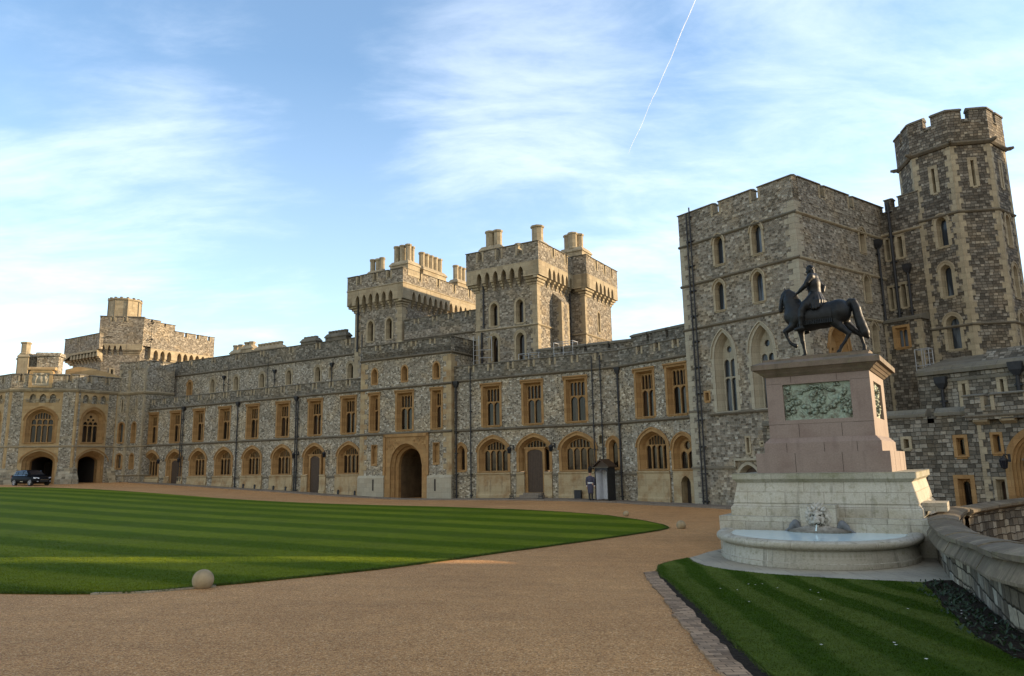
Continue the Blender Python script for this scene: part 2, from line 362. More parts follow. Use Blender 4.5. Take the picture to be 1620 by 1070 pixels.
oi = t.n('ShaderNodeTexCoord').outputs['Object']; fn = t.noise(oi, 14., 6, .7)
finish(t, t.ramp(fn, [(.3, (.012, .009, .006)), (.7, (.045, .033, .022))]), .95, fn, 1., .08, spec=.1)
EDGE = ashlar('brick_edging', (.37, .24, .14), .35, .23, .115, (.27, .20, .14), .5, .22, (.09, .075, .06), .7)
STEPM = ashlar('worn_kerb_stone', (.22, .18, .14), .12, 1., .5, (.28, .21, .14), .5, .4, (.11, .09, .07), .5)
# water
m, t = newmat('fountain_water'); WATER = m
oi = t.n('ShaderNodeTexCoord').outputs['Object']; fn = t.noise(oi, 2.5, 3, .5)
finish(t, (.62, .76, .76), .12, fn, .12, .02, spec=.9)
# car paint, cloth
PAINT = simple('black_car_paint', (.006, .006, .007), .5, spec=.06); TYRE = simple('rubber', (.02, .02, .02), .8); ALLOY = simple('alloy', (.45, .45, .46), .3, .8)
CHROME = simple('chrome_trim', (.6, .6, .62), .15, 1.); TINT = simple('tinted_car_glass', (.012, .014, .02), .12, spec=.25); LAMPG = simple('headlight_glass', (.6, .62, .66), .15, spec=.8); RED = simple('red_lens', (.25, .01, .01), .25)
COAT = simple('blue_grey_wool', (.050, .048, .075), .9, nscale=30.); FUR = simple('black_fur', (.010, .009, .009), .95, nscale=40., bstr=1., bd=.02); SKIN = simple('skin', (.42, .24, .17), .6)
BELT = simple('white_leather', (.72, .72, .70), .5)
LEAF = simple('dark_leaf', (.022, .040, .014), .6); FLOW = simple('pale_petal', (.70, .68, .60), .6)
m, t = newmat('contrail_ice'); TRAIL = m
oi = t.n('ShaderNodeTexCoord').outputs['Object']; fn = t.noise(oi, .012, 5, .6)
tr = t.n('ShaderNodeBsdfTransparent'); df = t.n('ShaderNodeBsdfDiffuse', {'Color': (.9, .9, .9, 1)}); tl = t.n('ShaderNodeBsdfTranslucent', {'Color': (.9, .9, .9, 1)})
mx = t.n('ShaderNodeMixShader', {0: .5, 1: df.outputs[0], 2: tl.outputs[0]}); mx2 = t.n('ShaderNodeMixShader', {0: t.mr(fn, .25, .6, .35, .95), 1: tr.outputs[0], 2: mx.outputs[0]})
t.n('ShaderNodeOutputMaterial', {'Surface': mx2.outputs[0]})
# ---------------------------------------------------------------- architectural components (local frame: x right, y into the wall, z up)
def arch_f(k, t):
    t = min(1., abs(t))
    if k >= 1:
        Rr = (1+k*k)/2; return math.sqrt(max(0, Rr*Rr-(t-(1-Rr))**2))/k if k > 0 else 0
    return .80*math.sqrt(max(0, 1-t*t)) + .20*(1-t)
def outline(kind, w, z0, zs, z1, d=0., sill=None, N=9):
    a = w/2-d; zb = z0+(d if sill is None else sill)
    if kind == 'rect': return [(-a, zb), (-a, z1-d), (a, z1-d), (a, zb)]
    r = z1-zs; k = r/(w/2); top = z1-d*1.15; r2 = top-zs
    pts = [(-a, zb)]
    for i in range(2*N+1):
        tt = -math.cos(PI*i/(2*N)) if k < 1 else -1+i/N
        pts.append((a*tt, zs+r2*arch_f(k, tt)))
    pts.append((a, zb)); return pts
def ringmesh(mb, o0, y0, o1, y1, closed=True):
    return mb.loft([[(x, y0, z) for x, z in o0], [(x, y1, z) for x, z in o1]], close=closed)
def light(x0, x1, z0, z1, hd):
    m = (x0+x1)/2; q = (x1-x0)*.18
    return [(x0, z0), (x0, z1-hd), (x0+q*.6, z1-hd*.42), (m, z1), (x1-q*.6, z1-hd*.42), (x1, z1-hd), (x1, z0)]
WC = {}
def window(parent, F, x, z0, w, h, kind='rect', zs=None, lights=2, transom=None, sp=.17, depth=.32, ring=.15, mat=None, hood=.07, gmat=None, name='window', quoin=False, bar=.075, sillp=.07, deepsill=True, trac=True, sill=True):
    """splayed stone surround with tracery and glass; returns the hole it needs in the wall"""
    mat = mat or OCH; gmat = gmat or GLASS; z1 = h; zs_ = h if zs is None else zs
    hole = outline(kind, w, 0, zs_, z1)
    key = (w, round(h, 3), kind, zs_, lights, transom, sp, depth, ring, mat.name, hood, gmat.name, quoin, bar, sillp, sill)
    if key not in WC:
        mb = MB(); o_out = outline(kind, w+2*ring, 0 if ring < .01 else -.02, zs_, z1+ring)
        o_in = outline(kind, w, 0, zs_, z1); n = len(o_in)
        ringmesh(mb, o_out, .01, o_out, -.025, False); ringmesh(mb, o_out, -.025, o_in, -.025, False)
        md = outline(kind, w, 0, zs_, z1, sp*.42, .02); m2 = outline(kind, w, 0, zs_, z1, sp*.5, .02); fin = outline(kind, w, 0, zs_, z1, sp, .05); bk = outline(kind, w, 0, zs_, z1, sp, .05)
        ringmesh(mb, o_in, -.025, o_in, depth*.12, False); ringmesh(mb, o_in, depth*.12, md, depth*.5, False); ringmesh(mb, md, depth*.5, m2, depth*.5, False); ringmesh(mb, m2, depth*.5, fin, depth, False); ringmesh(mb, fin, depth, bk, depth+.14, False)
        if hood:
            if kind == 'rect':
                a = w/2+ring; mb.box(-a-.05, a+.05, -hood-.02, -.027, z1+ring-.02, z1+ring+.07); 
                for sg in (-1, 1): mb.box(min(sg*a, sg*(a+.05)), max(sg*a, sg*(a+.05)), -hood*.8, -.027, z1+ring-.22, z1+ring-.021)
            else:
                h0 = outline(kind, w+2*ring, 0, zs_, z1+ring)[1:-1]; h1 = outline(kind, w+2*ring+.14, 0, zs_, z1+ring+.08)[1:-1]
                m_ = len(h0); vs = [(x_, -.027, z) for x_, z in h0]+[(x_, -hood, z) for x_, z in h0]+[(x_, -hood, z) for x_, z in h1]+[(x_, .005, z) for x_, z in h1]
                mb.add(vs, [(r*m_+i, r*m_+i+1, (r+1)*m_+i+1, (r+1)*m_+i) for r in range(3) for i in range(m_-1)])
        a = w/2
        if sill: mb.strip(-a-(.05 if ring else 0), a+(.05 if ring else 0), [(-sillp, 0), (-sillp, .035), (depth+.02, .10), (depth+.02, -.08), (-.028, -.08), (-.04, -.03)])
        if quoin:
            rq = random.Random(5); z = 0.05
            while z < zs_+.1:
                e = ring+(.13 if int(z/.32) % 2 else .02)
                for sg in (-1, 1): mb.box(min(sg*(a+ring-.01), sg*(a+e)), max(sg*(a+ring-.01), sg*(a+e)), -.018, .01, z, z+.30)
                z += .32
        me = mesh_from(name, mb.v, mb.f, mat)
        # tracery
        tr = MB(); fi = outline(kind, w, 0, zs_, z1, sp-.005, .06); aw = w/2-sp; b = bar; zb = .06+b*.6
        holes = []; n_ = lights
        lw = (2*aw-(n_+1)*b)/n_
        r = z1-zs_; k = r/(w/2) if r > 0 else 0; ztop = z1-sp*1.15
        def top(xx): return ztop if kind == 'rect' else zs_+(ztop-zs_)*arch_f(k, xx/aw)
        if kind == 'rect':
            if transom:
                zt = transom
                for i in range(n_): x0 = -aw+b+i*(lw+b); holes.append(light(x0, x0+lw, zb, zt-b*.5, lw*.5))
                n2 = n_*2; b2 = b*.6; l2 = (2*aw-2*b-(n2-1)*b2)/n2
                for i in range(n2): x0 = -aw+b+i*(l2+b2); holes.append(light(x0, x0+l2, zt+b*.5, z1-sp-b, l2*.7))
            else:
                for i in range(n_): x0 = -aw+b+i*(lw+b); holes.append(light(x0, x0+lw, zb, z1-sp-b*.8, lw*.5))
        elif n_ == 1 or not trac:
            nn = 6; x0 = -aw+b*.7; x1 = -x0
            pts = [(x0, zb)]+[(x0+(x1-x0)*i/nn, max(zb+.1, zs_+(ztop-zs_-b)*arch_f(k, (x0+(x1-x0)*i/nn)/abs(x0)))) for i in range(nn+1)]+[(x1, zb)]
            holes.append(pts)
        else:
            zl = zs_ + r*(.12 if k < 1 else -.05)      # heads of the lower lights
            t0 = zb
            if transom:
                for i in range(n_): x0 = -aw+b+i*(lw+b); holes.append(light(x0, x0+lw, zb, transom-b*.5, lw*.35))
                t0 = transom+b*.5
            for i in range(n_):
                x0 = -aw+b+i*(lw+b); zt = min(zl, top(x0)-b, top(x0+lw)-b); holes.append(light(x0, x0+lw, t0, max(zt, t0+.2), lw*.55))
            if k < 1:
                n2 = n_*2; b2 = b*.55; l2 = (2*aw-2*b-(n2-1)*b2)/n2
                for i in range(n2):
                    x0 = -aw+b+i*(l2+b2); x1 = x0+l2; za = zl+b*.5+(0 if i not in (0, n2-1) else 0)
                    t1, t2 = top(x0)-b*.8, top(x1)-b*.8
                    if min(t1, t2) > za+.08: holes.append([(x0, za), (x0, t1), (x1, t2), (x1, za)])
            else:
                q = lw*.52; zc = zl+(ztop-zl)*.42
                if n_ == 2:
                    holes.append([(q*math.cos(2*PI*i/10)*.86, zc+.02+q*math.sin(2*PI*i/10)) for i in range(10)])
                else:
                    for i in range(n_-1):
                        xx = -aw+b+(i+1)*(lw+b)-b/2; holes.append([(xx+q*.6*math.cos(2*PI*j/8), zl+q*.8+q*.6*math.sin(2*PI*j/8)) for j in range(8)])
                    holes.append([(q*.7*math.cos(2*PI*j/8), zl+q*2.3+q*.7*math.sin(2*PI*j/8)) for j in range(8)])
        tr.prism(fi, depth-.01, depth+.09, holes); tme = mesh_from('tracery', tr.v, tr.f, mat)
        g = MB(); g.prism(fi, depth+.12); nb = 0
        gme = mesh_from('pane', g.v, g.f, gmat)
        gr = MB()   # thin glazing bars
        zz_ = .5
        while zz_ < ztop-.25: gr.box(-aw+.01, aw-.01, depth+.098, depth+.112, zz_, zz_+.022); zz_ += .5
        WC[key] = (me, tme, gme, mesh_from('glazing_bars', gr.v, gr.f, IRON) if gr.v else None)
    me, tme, gme, bme = WC[key]; M = sub(F, x, 0, z0)
    o = obj(name, me, parent, M); obj('tracery', tme, o, M); obj('pane', gme, o, M)
    return [(x+px, z0+pz) for px, pz in hole]

def slit(parent, F, x, z0, w, h, ring=.14, mat=None, name='arrow_slit', gm=None, depth=.3):
    return window(parent, F, x, z0, w, h, 'rect', None, 1, None, .03, depth, ring, mat or CREAM, 0, gm or GLASS, name, False, .01, .03)

def wall(parent, F, name, poly, holes, mat, y=0.):
    mb = MB(); mb.prism(poly, y, None, holes); return mk(name, mb, mat, parent, F)
def rectp(x0, x1, z0, z1): return [(x0, z0), (x0, z1), (x1, z1), (x1, z0)]
def string(parent, F, x0, x1, z, proj=.13, h=.2, mat=None, y=0., name='string_course', mb=None):
    own = mb is None; mb = mb or MB()
    mb.strip(x0, x1, [(y+.01, z-h*.5), (y-proj*.35, z-h*.5), (y-proj, z-h*.1), (y-proj, z+h*.12), (y-proj*.15, z+h*.5), (y+.01, z+h*.5)])
    return mk(name, mb, mat or STRG, parent, F) if own else mb
def merlons(x0, x1, gaps, gw):
    e = [x0]
    for g in sorted(gaps): e += [g-gw/2, g+gw/2]
    e.append(x1); return [(e[i], e[i+1]) for i in range(0, len(e), 2)]
def parapet(parent, F, x0, x1, z0, zc, z1, gaps, gw=.28, th=.45, y=0., mat=None, cope=None, name='parapet', dress=None, cp=.07, ch=.17, sides=True, ends=(0, 0)):
    """crenellated parapet: one wall mesh, one coping mesh, pale dressings at the slots"""
    mat = mat or PARM; cope = cope or COPE; mb = MB(); cb = MB(); db = MB()
    ml = merlons(x0, x1, gaps, gw); poly = [(x0, z0)]
    for i, (a, b) in enumerate(ml):
        poly += [(a, z1-ch*.6), (b, z1-ch*.6)]
        if i < len(ml)-1: poly += [(b, zc), (ml[i+1][0], zc)]
    poly.append((x1, z0)); mb.prism(poly, y, y+th)
    for i, (a, b) in enumerate(ml):
        a2 = a-(cp*.5 if i or not ends[0] else 0); b2 = b+(cp*.5 if i < len(ml)-1 or not ends[1] else 0)
        cb.strip(a2, b2, [(y-cp, z1-ch*.62), (y-cp, z1-ch*.35), (y+th*.4, z1), (y+th*.6, z1), (y+th+cp, z1-ch*.35), (y+th+cp, z1-ch*.62)])
        if i < len(ml)-1:
            c, d_ = b, ml[i+1][0]
            cb.strip(c+.003, d_-.003, [(y-cp*.6, zc-.02), (y-cp*.6, zc+.04), (y+th*.5, zc+.1), (y+th+.02, zc+.04), (y+th+.02, zc-.02)])
            if dress:
                for xx0, xx1 in ((c-.14, c+.004), (d_-.004, d_+.14)): db.box(xx0, xx1, y-.015, y+.02, zc-.12, z1-ch*.63); db.box(xx0+(.135 if xx0 < c else 0), xx1-(.135 if xx1 > d_ else 0)+.0, y+.0, y+th*.98, zc+.101, z1-ch*.63)
    o = mk(name, mb, mat, parent, F); mk('coping', cb, cope, o, F)
    if dress and db.v: mk('slot_dressing', db, dress, o, F)
    return o
def quoins(mb, x, z0, z1, side, w0=.30, w1=.50, h=.31, y=0., both=None, ret=None, pr=.014):
    """alternating corner stones; side=+1 runs to +x from x; ret: also along +y on the return face"""
    z = z0; i = 0
    while z < z1-.02:
        hh = min(h, z1-z); ww = w1 if i % 2 else w0; wr = w0 if i % 2 else w1
        xa, xb = (x-pr, x+ww) if side > 0 else (x-ww, x+pr)
        mb.box(xa, xb, y-pr, y+.03, z+.004, z+hh-.004)
        if ret:
            xr = (x-pr, x+.03) if side > 0 else (x-.03, x+pr)
            mb.box(xr[0], xr[1], y+.0301, y+wr, z+.004, z+hh-.004)
        z += h; i += 1
    return mb
def pipe(parent, F, x, z0, z1, r=.06, y=-.12, hopper=True, head=1.0):
    r *= .85; mb = MB(); mb.cyl((x, y, z0), (x, y, z1), r, n=8)
    z = z0+.3
    while z < z1-.3: mb.box(x-r*1.9, x+r*1.9, y-r*.6, 0.0, z, z+.06); z += 1.5
    if hopper: mb.loft([[(x-r*1.4, y-r*1.2, z1-.05), (x+r*1.4, y-r*1.2, z1-.05), (x+r*1.4, y+r*1.5, z1-.05), (x-r*1.4, y+r*1.5, z1-.05)], [(x-.2*head, y-.15*head, z1+.2), (x+.2*head, y-.15*head, z1+.2), (x+.2*head, y+.11, z1+.2), (x-.2*head, y+.11, z1+.2)], [(x-.22*head, y-.17*head, z1+.42*head), (x+.22*head, y-.17*head, z1+.42*head), (x+.22*head, y+.11, z1+.42*head), (x-.22*head, y+.11, z1+.42*head)]], cap0=True, cap1=True)
    return mk('drainpipe', mb, IRON, parent, F)
def machic(parent, F, x0, x1, zb, zt, arches, aw=.48, y=-.45, mat=None, za=None, mat2=None, ends=(1, 1)):
    """projecting smooth band on arched corbels"""
    mat = mat or CREAM; za = za or zt-.5; mb = MB(); zsp = za-.55
    poly = [(x0, zt), (x0, zb)]
    for c in arches:
        poly += [(c-aw/2, zb)]+[(c+aw/2*tt, zsp+(za-zsp)*arch_f(1.9, tt)) for tt in (-1, -.8, -.55, -.3, 0, .3, .55, .8, 1)]+[(c+aw/2, zb)]
    poly += [(x1, zb), (x1, zt)]; mb.prism(poly, y, 0.02)
    e = [x0]+[q for c in arches for q in (c-aw/2, c+aw/2)]+[x1]
    for i in range(0, len(e), 2):
        a, b = e[i], e[i+1]
        if i == 0: a, b = (a+.0, b)
        for k, (dy, dz) in enumerate(((.68, .0), (.40, .20), (.16, .40))):
            i_ = .02*(k+1)
            mb.strip(a+(i_ if i or k == 0 or not ends[0] else abs(y)*(1-dy)), b-(i_ if i < len(e)-2 or not ends[1] else abs(y)*(1-dy)), [(y*dy+.04, zb-dz-.19), (y*dy, zb-dz-.14), (y*dy, zb-dz-.012), (.02, zb-dz-.012), (.02, zb-dz-.19)])
    return mk('machicolation', mb, mat, parent, F)
def chimney(parent, F, x, y, z, shafts, r=.3, h=1.5, mat=None, base=(.9, .6, .9), name='chimney_stack'):
    mat = mat or CREAM; mb = MB(); bw, bd, bh = base
    mb.box(x-bw/2, x+bw/2, y-bd/2, y+bd/2, z-bh, z)
    mb.loft([[(x-a, y-b, q), (x+a, y-b, q), (x+a, y+b, q), (x-a, y+b, q)] for a, b, q in ((bw/2+.08, bd/2+.08, z+.001), (bw/2+.08, bd/2+.08, z+.1), (bw/2-.12, bd/2-.1, z+.38))], cap0=True, cap1=True)
    for dx, dy in shafts:
        rr = r
        mb.octo(x+dx, y+dy, [(rr*1.18, z+.3), (rr*1.18, z+.42), (rr, z+.5), (rr, z+h-.22), (rr*1.2, z+h-.16), (rr*1.24, z+h-.04), (rr*1.02, z+h), (rr*.6, z+h+.0)])
    return mk(name, mb, mat, parent, F)
def roof(parent, F, poly, z, name='roof', mat=None):
    mb = MB(); mb.add([(x, y, z) for x, y in poly], [tuple(range(len(poly)))]); return mk(name, mb, mat or LEAD, parent, F)

def lantern(M, label, group='lanterns on curled iron brackets beside the doors'):
    M = M @ Matrix.Scale(.8, 4); t = thing('wall_lantern', label, 'lantern', M, group)
    b = MB(); b.box(-.06, .06, -.03, 0, -.1, .3); b.tube([(0, -.02, .2), (0, -.35, .28), (0, -.62, .25), (0, -.70, .16)], .022, 6); b.tube([(0, -.02, -.05), (0, -.3, .05), (0, -.45, .25)], .016, 6)
    mk('bracket', b, IRON, t)
    c = MB(); c.octo(0, -.70, [(.05, -.44), (.12, -.40), (.135, -.38)], 6); c.octo(0, -.70, [(.20, -.02), (.17, .06), (.05, .13), (.03, .2)], 6)
    for i in range(6):
        an = PI/8+2*PI*i/6; c.cyl((.125*math.cos(an), -.70+.125*math.sin(an), -.39), (.19*math.cos(an), -.70+.19*math.sin(an), -.01), .012, n=5)
    mk('lantern_frame', c, IRON, t)
    g = MB(); g.octo(0, -.70, [(.12, -.385), (.18, -.02)], 6, cap=False); mk('lantern_glass', g, TINT, t)
    return t
# ---------------------------------------------------------------- facade range (left of the gate) and right-hand range
FA = frame(5.6347, 47.9728, A_ANG)      # s=0 near the sentry box, ground z=0
def pt(F, x, y=0, z=0): return F @ Vector((x, y, z))
def upwin(par, F, x, w=1.42, ring=.17): return window(par, F, x, 4.98, w, 2.88, 'rect', None, 2, 1.76, .11, .34, ring, OCH, .11, bar=.065)
def gndwin(par, F, x, w=2.2, lights=4): return window(par, F, x, 1.74, w, 2.36, 'arch', 1.42, lights, None, .16, .40, .20, OCH, .09, None, 'arched_window', bar=.06)
def lancet(par, F, x, z0=9.92, w=.62, h=1.42, mat=None, ring=.15, gm=None, sp=.10, depth=.3, hood=0, quoin=False, k=1.25): return window(par, F, x, z0, w, h, 'arch', h-w/2*k, 1, None, sp, depth, ring, mat or OCH, hood, gm, 'lancet_window', quoin, .03, .04)
def apron(mb, x0, x1, zt, zb, y=0.):
    mb.strip(x0, x1, [(y+.01, zb-1), (y-.16, zb-1), (y-.16, zb+.28), (y-.10, zb+.36), (y-.07, zt-.16), (y-.12, zt-.06), (y-.12, zt), (y+.01, zt+.04)])
def door_bay(par, F, x, zb, w=2.2, dw=.62, z_arch=1.74, hh=2.36):
    """arched recess with a plank door between side lights"""
    h = window(par, F, x, z_arch, w, hh, 'arch', 1.42, 4, None, .16, .42, .20, OCH, .09, None, 'arched_window', bar=.065, sill=False)
    d = MB(); d.prism([(x-dw, zb), (x-dw, 3.1), (x-dw*.6, 3.32), (x, 3.42), (x+dw*.6, 3.32), (x+dw, 3.1), (x+dw, zb)], .16, .30)
    for i in range(-4, 5): d.box(x+i*dw*.22-.012, x+i*dw*.22+.012, .147, .1595, zb+.05, 3.1)
    fr = MB(); fr.prism([(x-dw-.16, zb), (x-dw-.16, 3.3), (x+dw+.16, 3.3), (x+dw+.16, zb)], .10, .34, [[(x-dw, zb+.02), (x-dw, 3.05), (x-dw*.6, 3.2), (x, 3.26), (x+dw*.6, 3.2), (x+dw, 3.05), (x+dw, zb+.02)]])
    fr.box(x-dw-.24, x+dw+.24, .04, .34, 3.301, 3.40)
    for sg in (-1, 1): a_, b_ = sorted((x+sg*(dw+.155), x+sg*(dw+.22))); fr.box(a_, b_, .012, .5, zb-.6, 1.80)
    o = mk('door', d, WOOD, par, F); mk('door_frame', fr, OCH, par, F)
    k = MB(); k.octo(0, 0, [(.0, 0), (.03, .01), (.035, .03), (.0, .05)], 8); k.xf(Matrix.Translation((x+dw*.7, .147, zb+1.1)) @ Matrix.Rotation(PI/2, 4, 'X')); mk('door_handle', k, IRON, o, F)
    return h, [(x-dw-.16, zb), (x-dw-.16, 1.8), (x+dw+.16, 1.8), (x+dw+.16, zb)]

tA = thing('castle_range', 'long castle range of flint and ochre stone left of the gate, with eight arched bays', 'castle wing', FA)
holes = []; UPA = (-48.8, -45.18, -41.58, -37.84, -33.98, -30.06, -26.14, -22.33)
gz = lambda x: 1.2+(x+50.5)*(-.08-1.2)/29.5
hm = []
ap = MB()
for i, x in enumerate(UPA):
    holes.append(upwin(tA, FA, x+.04))
    xg = (-48.62, -44.95, -41.35, -37.65, -33.8, -29.98, -26.08, -22.2)[i]; zb = gz(xg)
    if i in (1, 6):
        h, dh = door_bay(tA, FA, xg, zb-.05, dw=.55)
        # one hole: arch plus door leg
        hh = [(xg-1.1, 1.74)]+[p for p in h[1:-1]]+[(xg+1.1, 1.74), (xg+.71, 1.74), (xg+.71, zb-.3), (xg-.71, zb-.3), (xg-.71, 1.74)]
        holes.append(hh)
        apron(ap, xg-1.42, xg-.73, 1.7, zb); apron(ap, xg+.73, xg+1.42, 1.7, zb)
    else:
        holes.append(gndwin(tA, FA, xg)); apron(ap, xg-1.42, xg+1.42, 1.7, zb)
mk('window_apron', ap, OCHP, tA, FA)
wall(tA, FA, 'wall', [(-50.6, -1), (-50.6, 8.45), (-20.5, 8.45), (-20.5, -1)], holes, FLINT)
sc = MB()
for z in (4.77, 8.38): string(tA, FA, -50.6, -20.4, z, mb=sc)
for a_, b_ in ((-50.6, -45.7), (-44.2, -26.85), (-25.3, -20.4)): sc.strip(a_, b_, [(.01, 1.46), (-.05, 1.46), (-.05, 1.54), (.01, 1.62)])
mk('string_course', sc, STRG, tA, FA)
parapet(tA, FA, -50.6, -20.4, 8.45, 8.98, 9.48, (-48.9, -47.15, -45.27, -43.5, -41.61, -39.77, -37.9, -35.96, -34.08, -32.13, -30.17, -28.19, -26.25, -24.32, -22.4), .26, .42, 0, dress=CREAM, cp=.05)
roof(tA, FA, [(-50.6, .3), (-20.5, .3), (-20.5, 3.1), (-50.6, 3.1)], 8.8)
for x in (-44.05, -43.75, -35.85, -28.28, -28.05): pipe(tA, FA, x, gz(x)-.1, 8.0, .05 if x < -40 else .06, hopper=x in (-43.75, -35.85, -28.28), head=.9)
# upper storey set back
F2_ = sub(FA, 0, 3.0); holes = []
for x in (-54.5, -51.05, -47.55, -43.85, -40.25, -36.5, -32.8, -29.05, -25.05): holes.append(lancet(tA, F2_, x, 9.95, .66, 1.40, CREAM if x > -45 else OCH, .16, hood=.06))
holes.append(lancet(tA, F2_, -27.4, 10.2, .36, 1.0, CREAM, .12))
wall(tA, F2_, 'upper_wall', [(-58, 8.5), (-58, 12.2), (-24.2, 12.2), (-24.2, 8.5)], holes, FLINT)
string(tA, F2_, -58, -24.2, 12.1)
parapet(tA, F2_, -58, -24.2, 12.2, 13.1, 13.66, (-54.5, -51.0, -47.59, -43.9, -40.24, -36.61, -32.63, -29.11, -25.4), .34, .45, 0, dress=CREAM)
roof(tA, F2_, [(-58, .4), (-24.2, .4), (-24.2, 9), (-58, 9)], 12.6)
for x in (-52.97, -41.99, -34.65, -27.2): pipe(tA, F2_, x, 8.8, 11.2, .045, hopper=True, head=.8)
for x in (-41.3, -35.6): pipe(tA, F2_, x, 8.8, 12.8, .03, hopper=False)
chimney(tA, F2_, -42.9, 2.2, 14.1, [(-.45, 0), (.35, 0)], .27, .95, base=(1.7, .8, 1.2))
chimney(tA, F2_, -41.2, 2.2, 14.4, [(-.35, 0), (.35, 0)], .3, .8, base=(1.5, .8, 1.2))
chimney(tA, F2_, -38.1, 2.2, 14.05, [(-1.5+.5*i, 0) for i in range(7)], .22, .75, base=(3.8, .8, 1.0))
chimney(tA, F2_, -31.3, 1.2, 14.0, [(-.65+.43*i, 0) for i in range(4)], .2, .55, base=(2.0, .7, 1.0), mat=COPE)
chimney(tA, F2_, -27.8, 1.2, 14.1, [(-.95+.38*i, 0) for i in range(6)], .2, .65, base=(2.6, .7, 1.0), mat=COPE)

# gatehouse bay
FG = sub(FA, 0, -.35)
tG = thing('gatehouse', 'gate bay with the tall dark pointed archway under a square carved panel', 'gatehouse', FG)
X0, X1 = -20.67, -11.7
holes = [window(tG, FG, -19.2, 4.98, .82, 2.88, 'rect', None, 1, 1.72, .12, .36, .17, OCH, .1), upwin(tG, FG, -16.14, 1.5), window(tG, FG, -13.06, 4.98, .82, 2.88, 'rect', None, 1, 1.72, .12, .36, .17, OCH, .1)]
for x in (-19.22, -16.16, -13.08): holes.append(lancet(tG, FG, x, 8.75, .5, 1.22, OCH, .12))
for x in (-19.15, -13.1): holes.append(slit(tG, FG, x, 2.42, .5, 1.5, .06, OCH, 'blind_slit', OCH, .12))
ga = outline('arch', 3.1, 0, 2.35, 3.98, 0.); ax = -15.95; garch = [(ax+x, z-1.2 if z < .1 else z) for x, z in ga]
holes.append([(ax-2.1, -1), (ax-2.1, 4.62), (ax+2.1, 4.62), (ax+2.1, -1)])
wall(tG, FG, 'wall', [(X0, -1), (X0, 11.2), (X1, 11.2), (X1, -1)], holes, FLINT)
g = MB(); g.prism([(ax-2.1, -1), (ax-2.1, 4.62), (ax+2.1, 4.62), (ax+2.1, -1)], -.05, .1, [garch])
in1 = [(ax+x, (z if z > .1 else -1)) for x, z in outline('arch', 3.1, 0, 2.35, 3.98, .16, 0)]; in2 = [(ax+x, (z if z > .1 else -1)) for x, z in outline('arch', 3.1, 0, 2.35, 3.98, .32, 0)]
ga2 = [(x, z if z > .1 else -1) for x, z in garch]
ringmesh(g, ga2, .1, in1, .3, False); ringmesh(g, in1, .3, in1, .45, False); ringmesh(g, in1, .45, in2, .6, False); ringmesh(g, in2, .6, in2, .9, False)
for x0, x1, z0, z1 in ((ax-2.2, ax-2.0, 1.6, 4.7), (ax+2.0, ax+2.2, 1.6, 4.7), (ax-2.2, ax+2.2, 4.5, 4.72)): g.box(x0, x1, -.14, -.049, z0, z1)
for sg in (-1, 1):     # carved spandrels
    for i in range(26):
        xx = ax+sg*random.uniform(.75, 1.9); zz1 = random.uniform(3.55, 4.42)
        if zz1 > 2.35+1.63*arch_f(1.05, (xx-ax)/1.55)+.2: g.octo(xx, 0, [(.0, -.05), (.06, -.03), (.08, 0.), (.06, .03), (0, .05)], 6) if False else g.box(xx-.06, xx+.06, -.085, -.0505, zz1-.05, zz1+.05)
mk('archway_surround', g, OCH, tG, FG)
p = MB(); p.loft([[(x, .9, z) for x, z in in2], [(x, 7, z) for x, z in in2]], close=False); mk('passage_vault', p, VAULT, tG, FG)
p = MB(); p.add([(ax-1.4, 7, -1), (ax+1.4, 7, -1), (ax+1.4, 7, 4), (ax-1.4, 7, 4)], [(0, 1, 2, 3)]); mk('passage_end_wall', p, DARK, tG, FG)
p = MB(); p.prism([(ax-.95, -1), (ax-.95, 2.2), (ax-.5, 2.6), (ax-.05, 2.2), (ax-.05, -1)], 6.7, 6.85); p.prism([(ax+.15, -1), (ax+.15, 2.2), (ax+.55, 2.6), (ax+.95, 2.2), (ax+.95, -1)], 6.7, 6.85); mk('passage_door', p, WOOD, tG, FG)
sk = MB()
for a, b in ((X0-.06, ax-2.1), (ax+2.1, X1+.06)):
    sk.strip(a, b, [(.01, -1), (-.16, -1), (-.16, 1.42), (-.05, 1.6), (.01, 1.6)])
mk('plinth', sk, PALE, tG, FG)
d = MB()
for x in (-19.1, -13.1): d.box(x-.07, x+.07, -.170, -.13, .45, 1.3)
mk('arrow_slit', d, DARK, tG, FG)
q = MB(); quoins(q, X0, 1.6, 10.5, 1, .45, .75, .4); quoins(q, X1, 1.6, 10.5, -1, .45, .75, .4, ret=True); mk('quoin', q, OCHP, tG, FG)
sc = MB()
for z in (4.77, 8.32, 10.68): string(tG, FG, X0-.05, X1+.05, z, mb=sc)
mk('string_course', sc, STRG, tG, FG)
parapet(tG, FG, X0, X1, 10.7, 11.55, 11.95, (-18.92, -17.12, -15.29, -13.45), .3, .45, 0, dress=CREAM)
FGR = sub(FG, X1, 0, 0, PI/2)     # right return
wall(tG, FGR, 'side_wall', [(0, -1), (0, 11.2), (3.6, 11.2), (3.6, -1)], [], FLINT); string(tG, FGR, 0, 3.6, 10.68); parapet(tG, FGR, .46, 4.0, 10.7, 11.55, 11.95, (1.9,), .3, .45, 0, dress=CREAM)
FGL = sub(FG, X0, 3.5, 0, -PI/2); wall(tG, FGL, 'side_wall', [(0, -1), (0, 11.2), (3.5, 11.2), (3.5, -1)], [], FLINT)
roof(tG, FG, [(X0, .3), (X1, .3), (X1, 3.6), (X0, 3.6)], 11.0)
pipe(tG, sub(FG, 0, .35), -11.45, -.2, 8.0, .07)
pipe(tG, sub(FA, 0, 0), -20.85, 4.9, 13.0, .06, hopper=False)

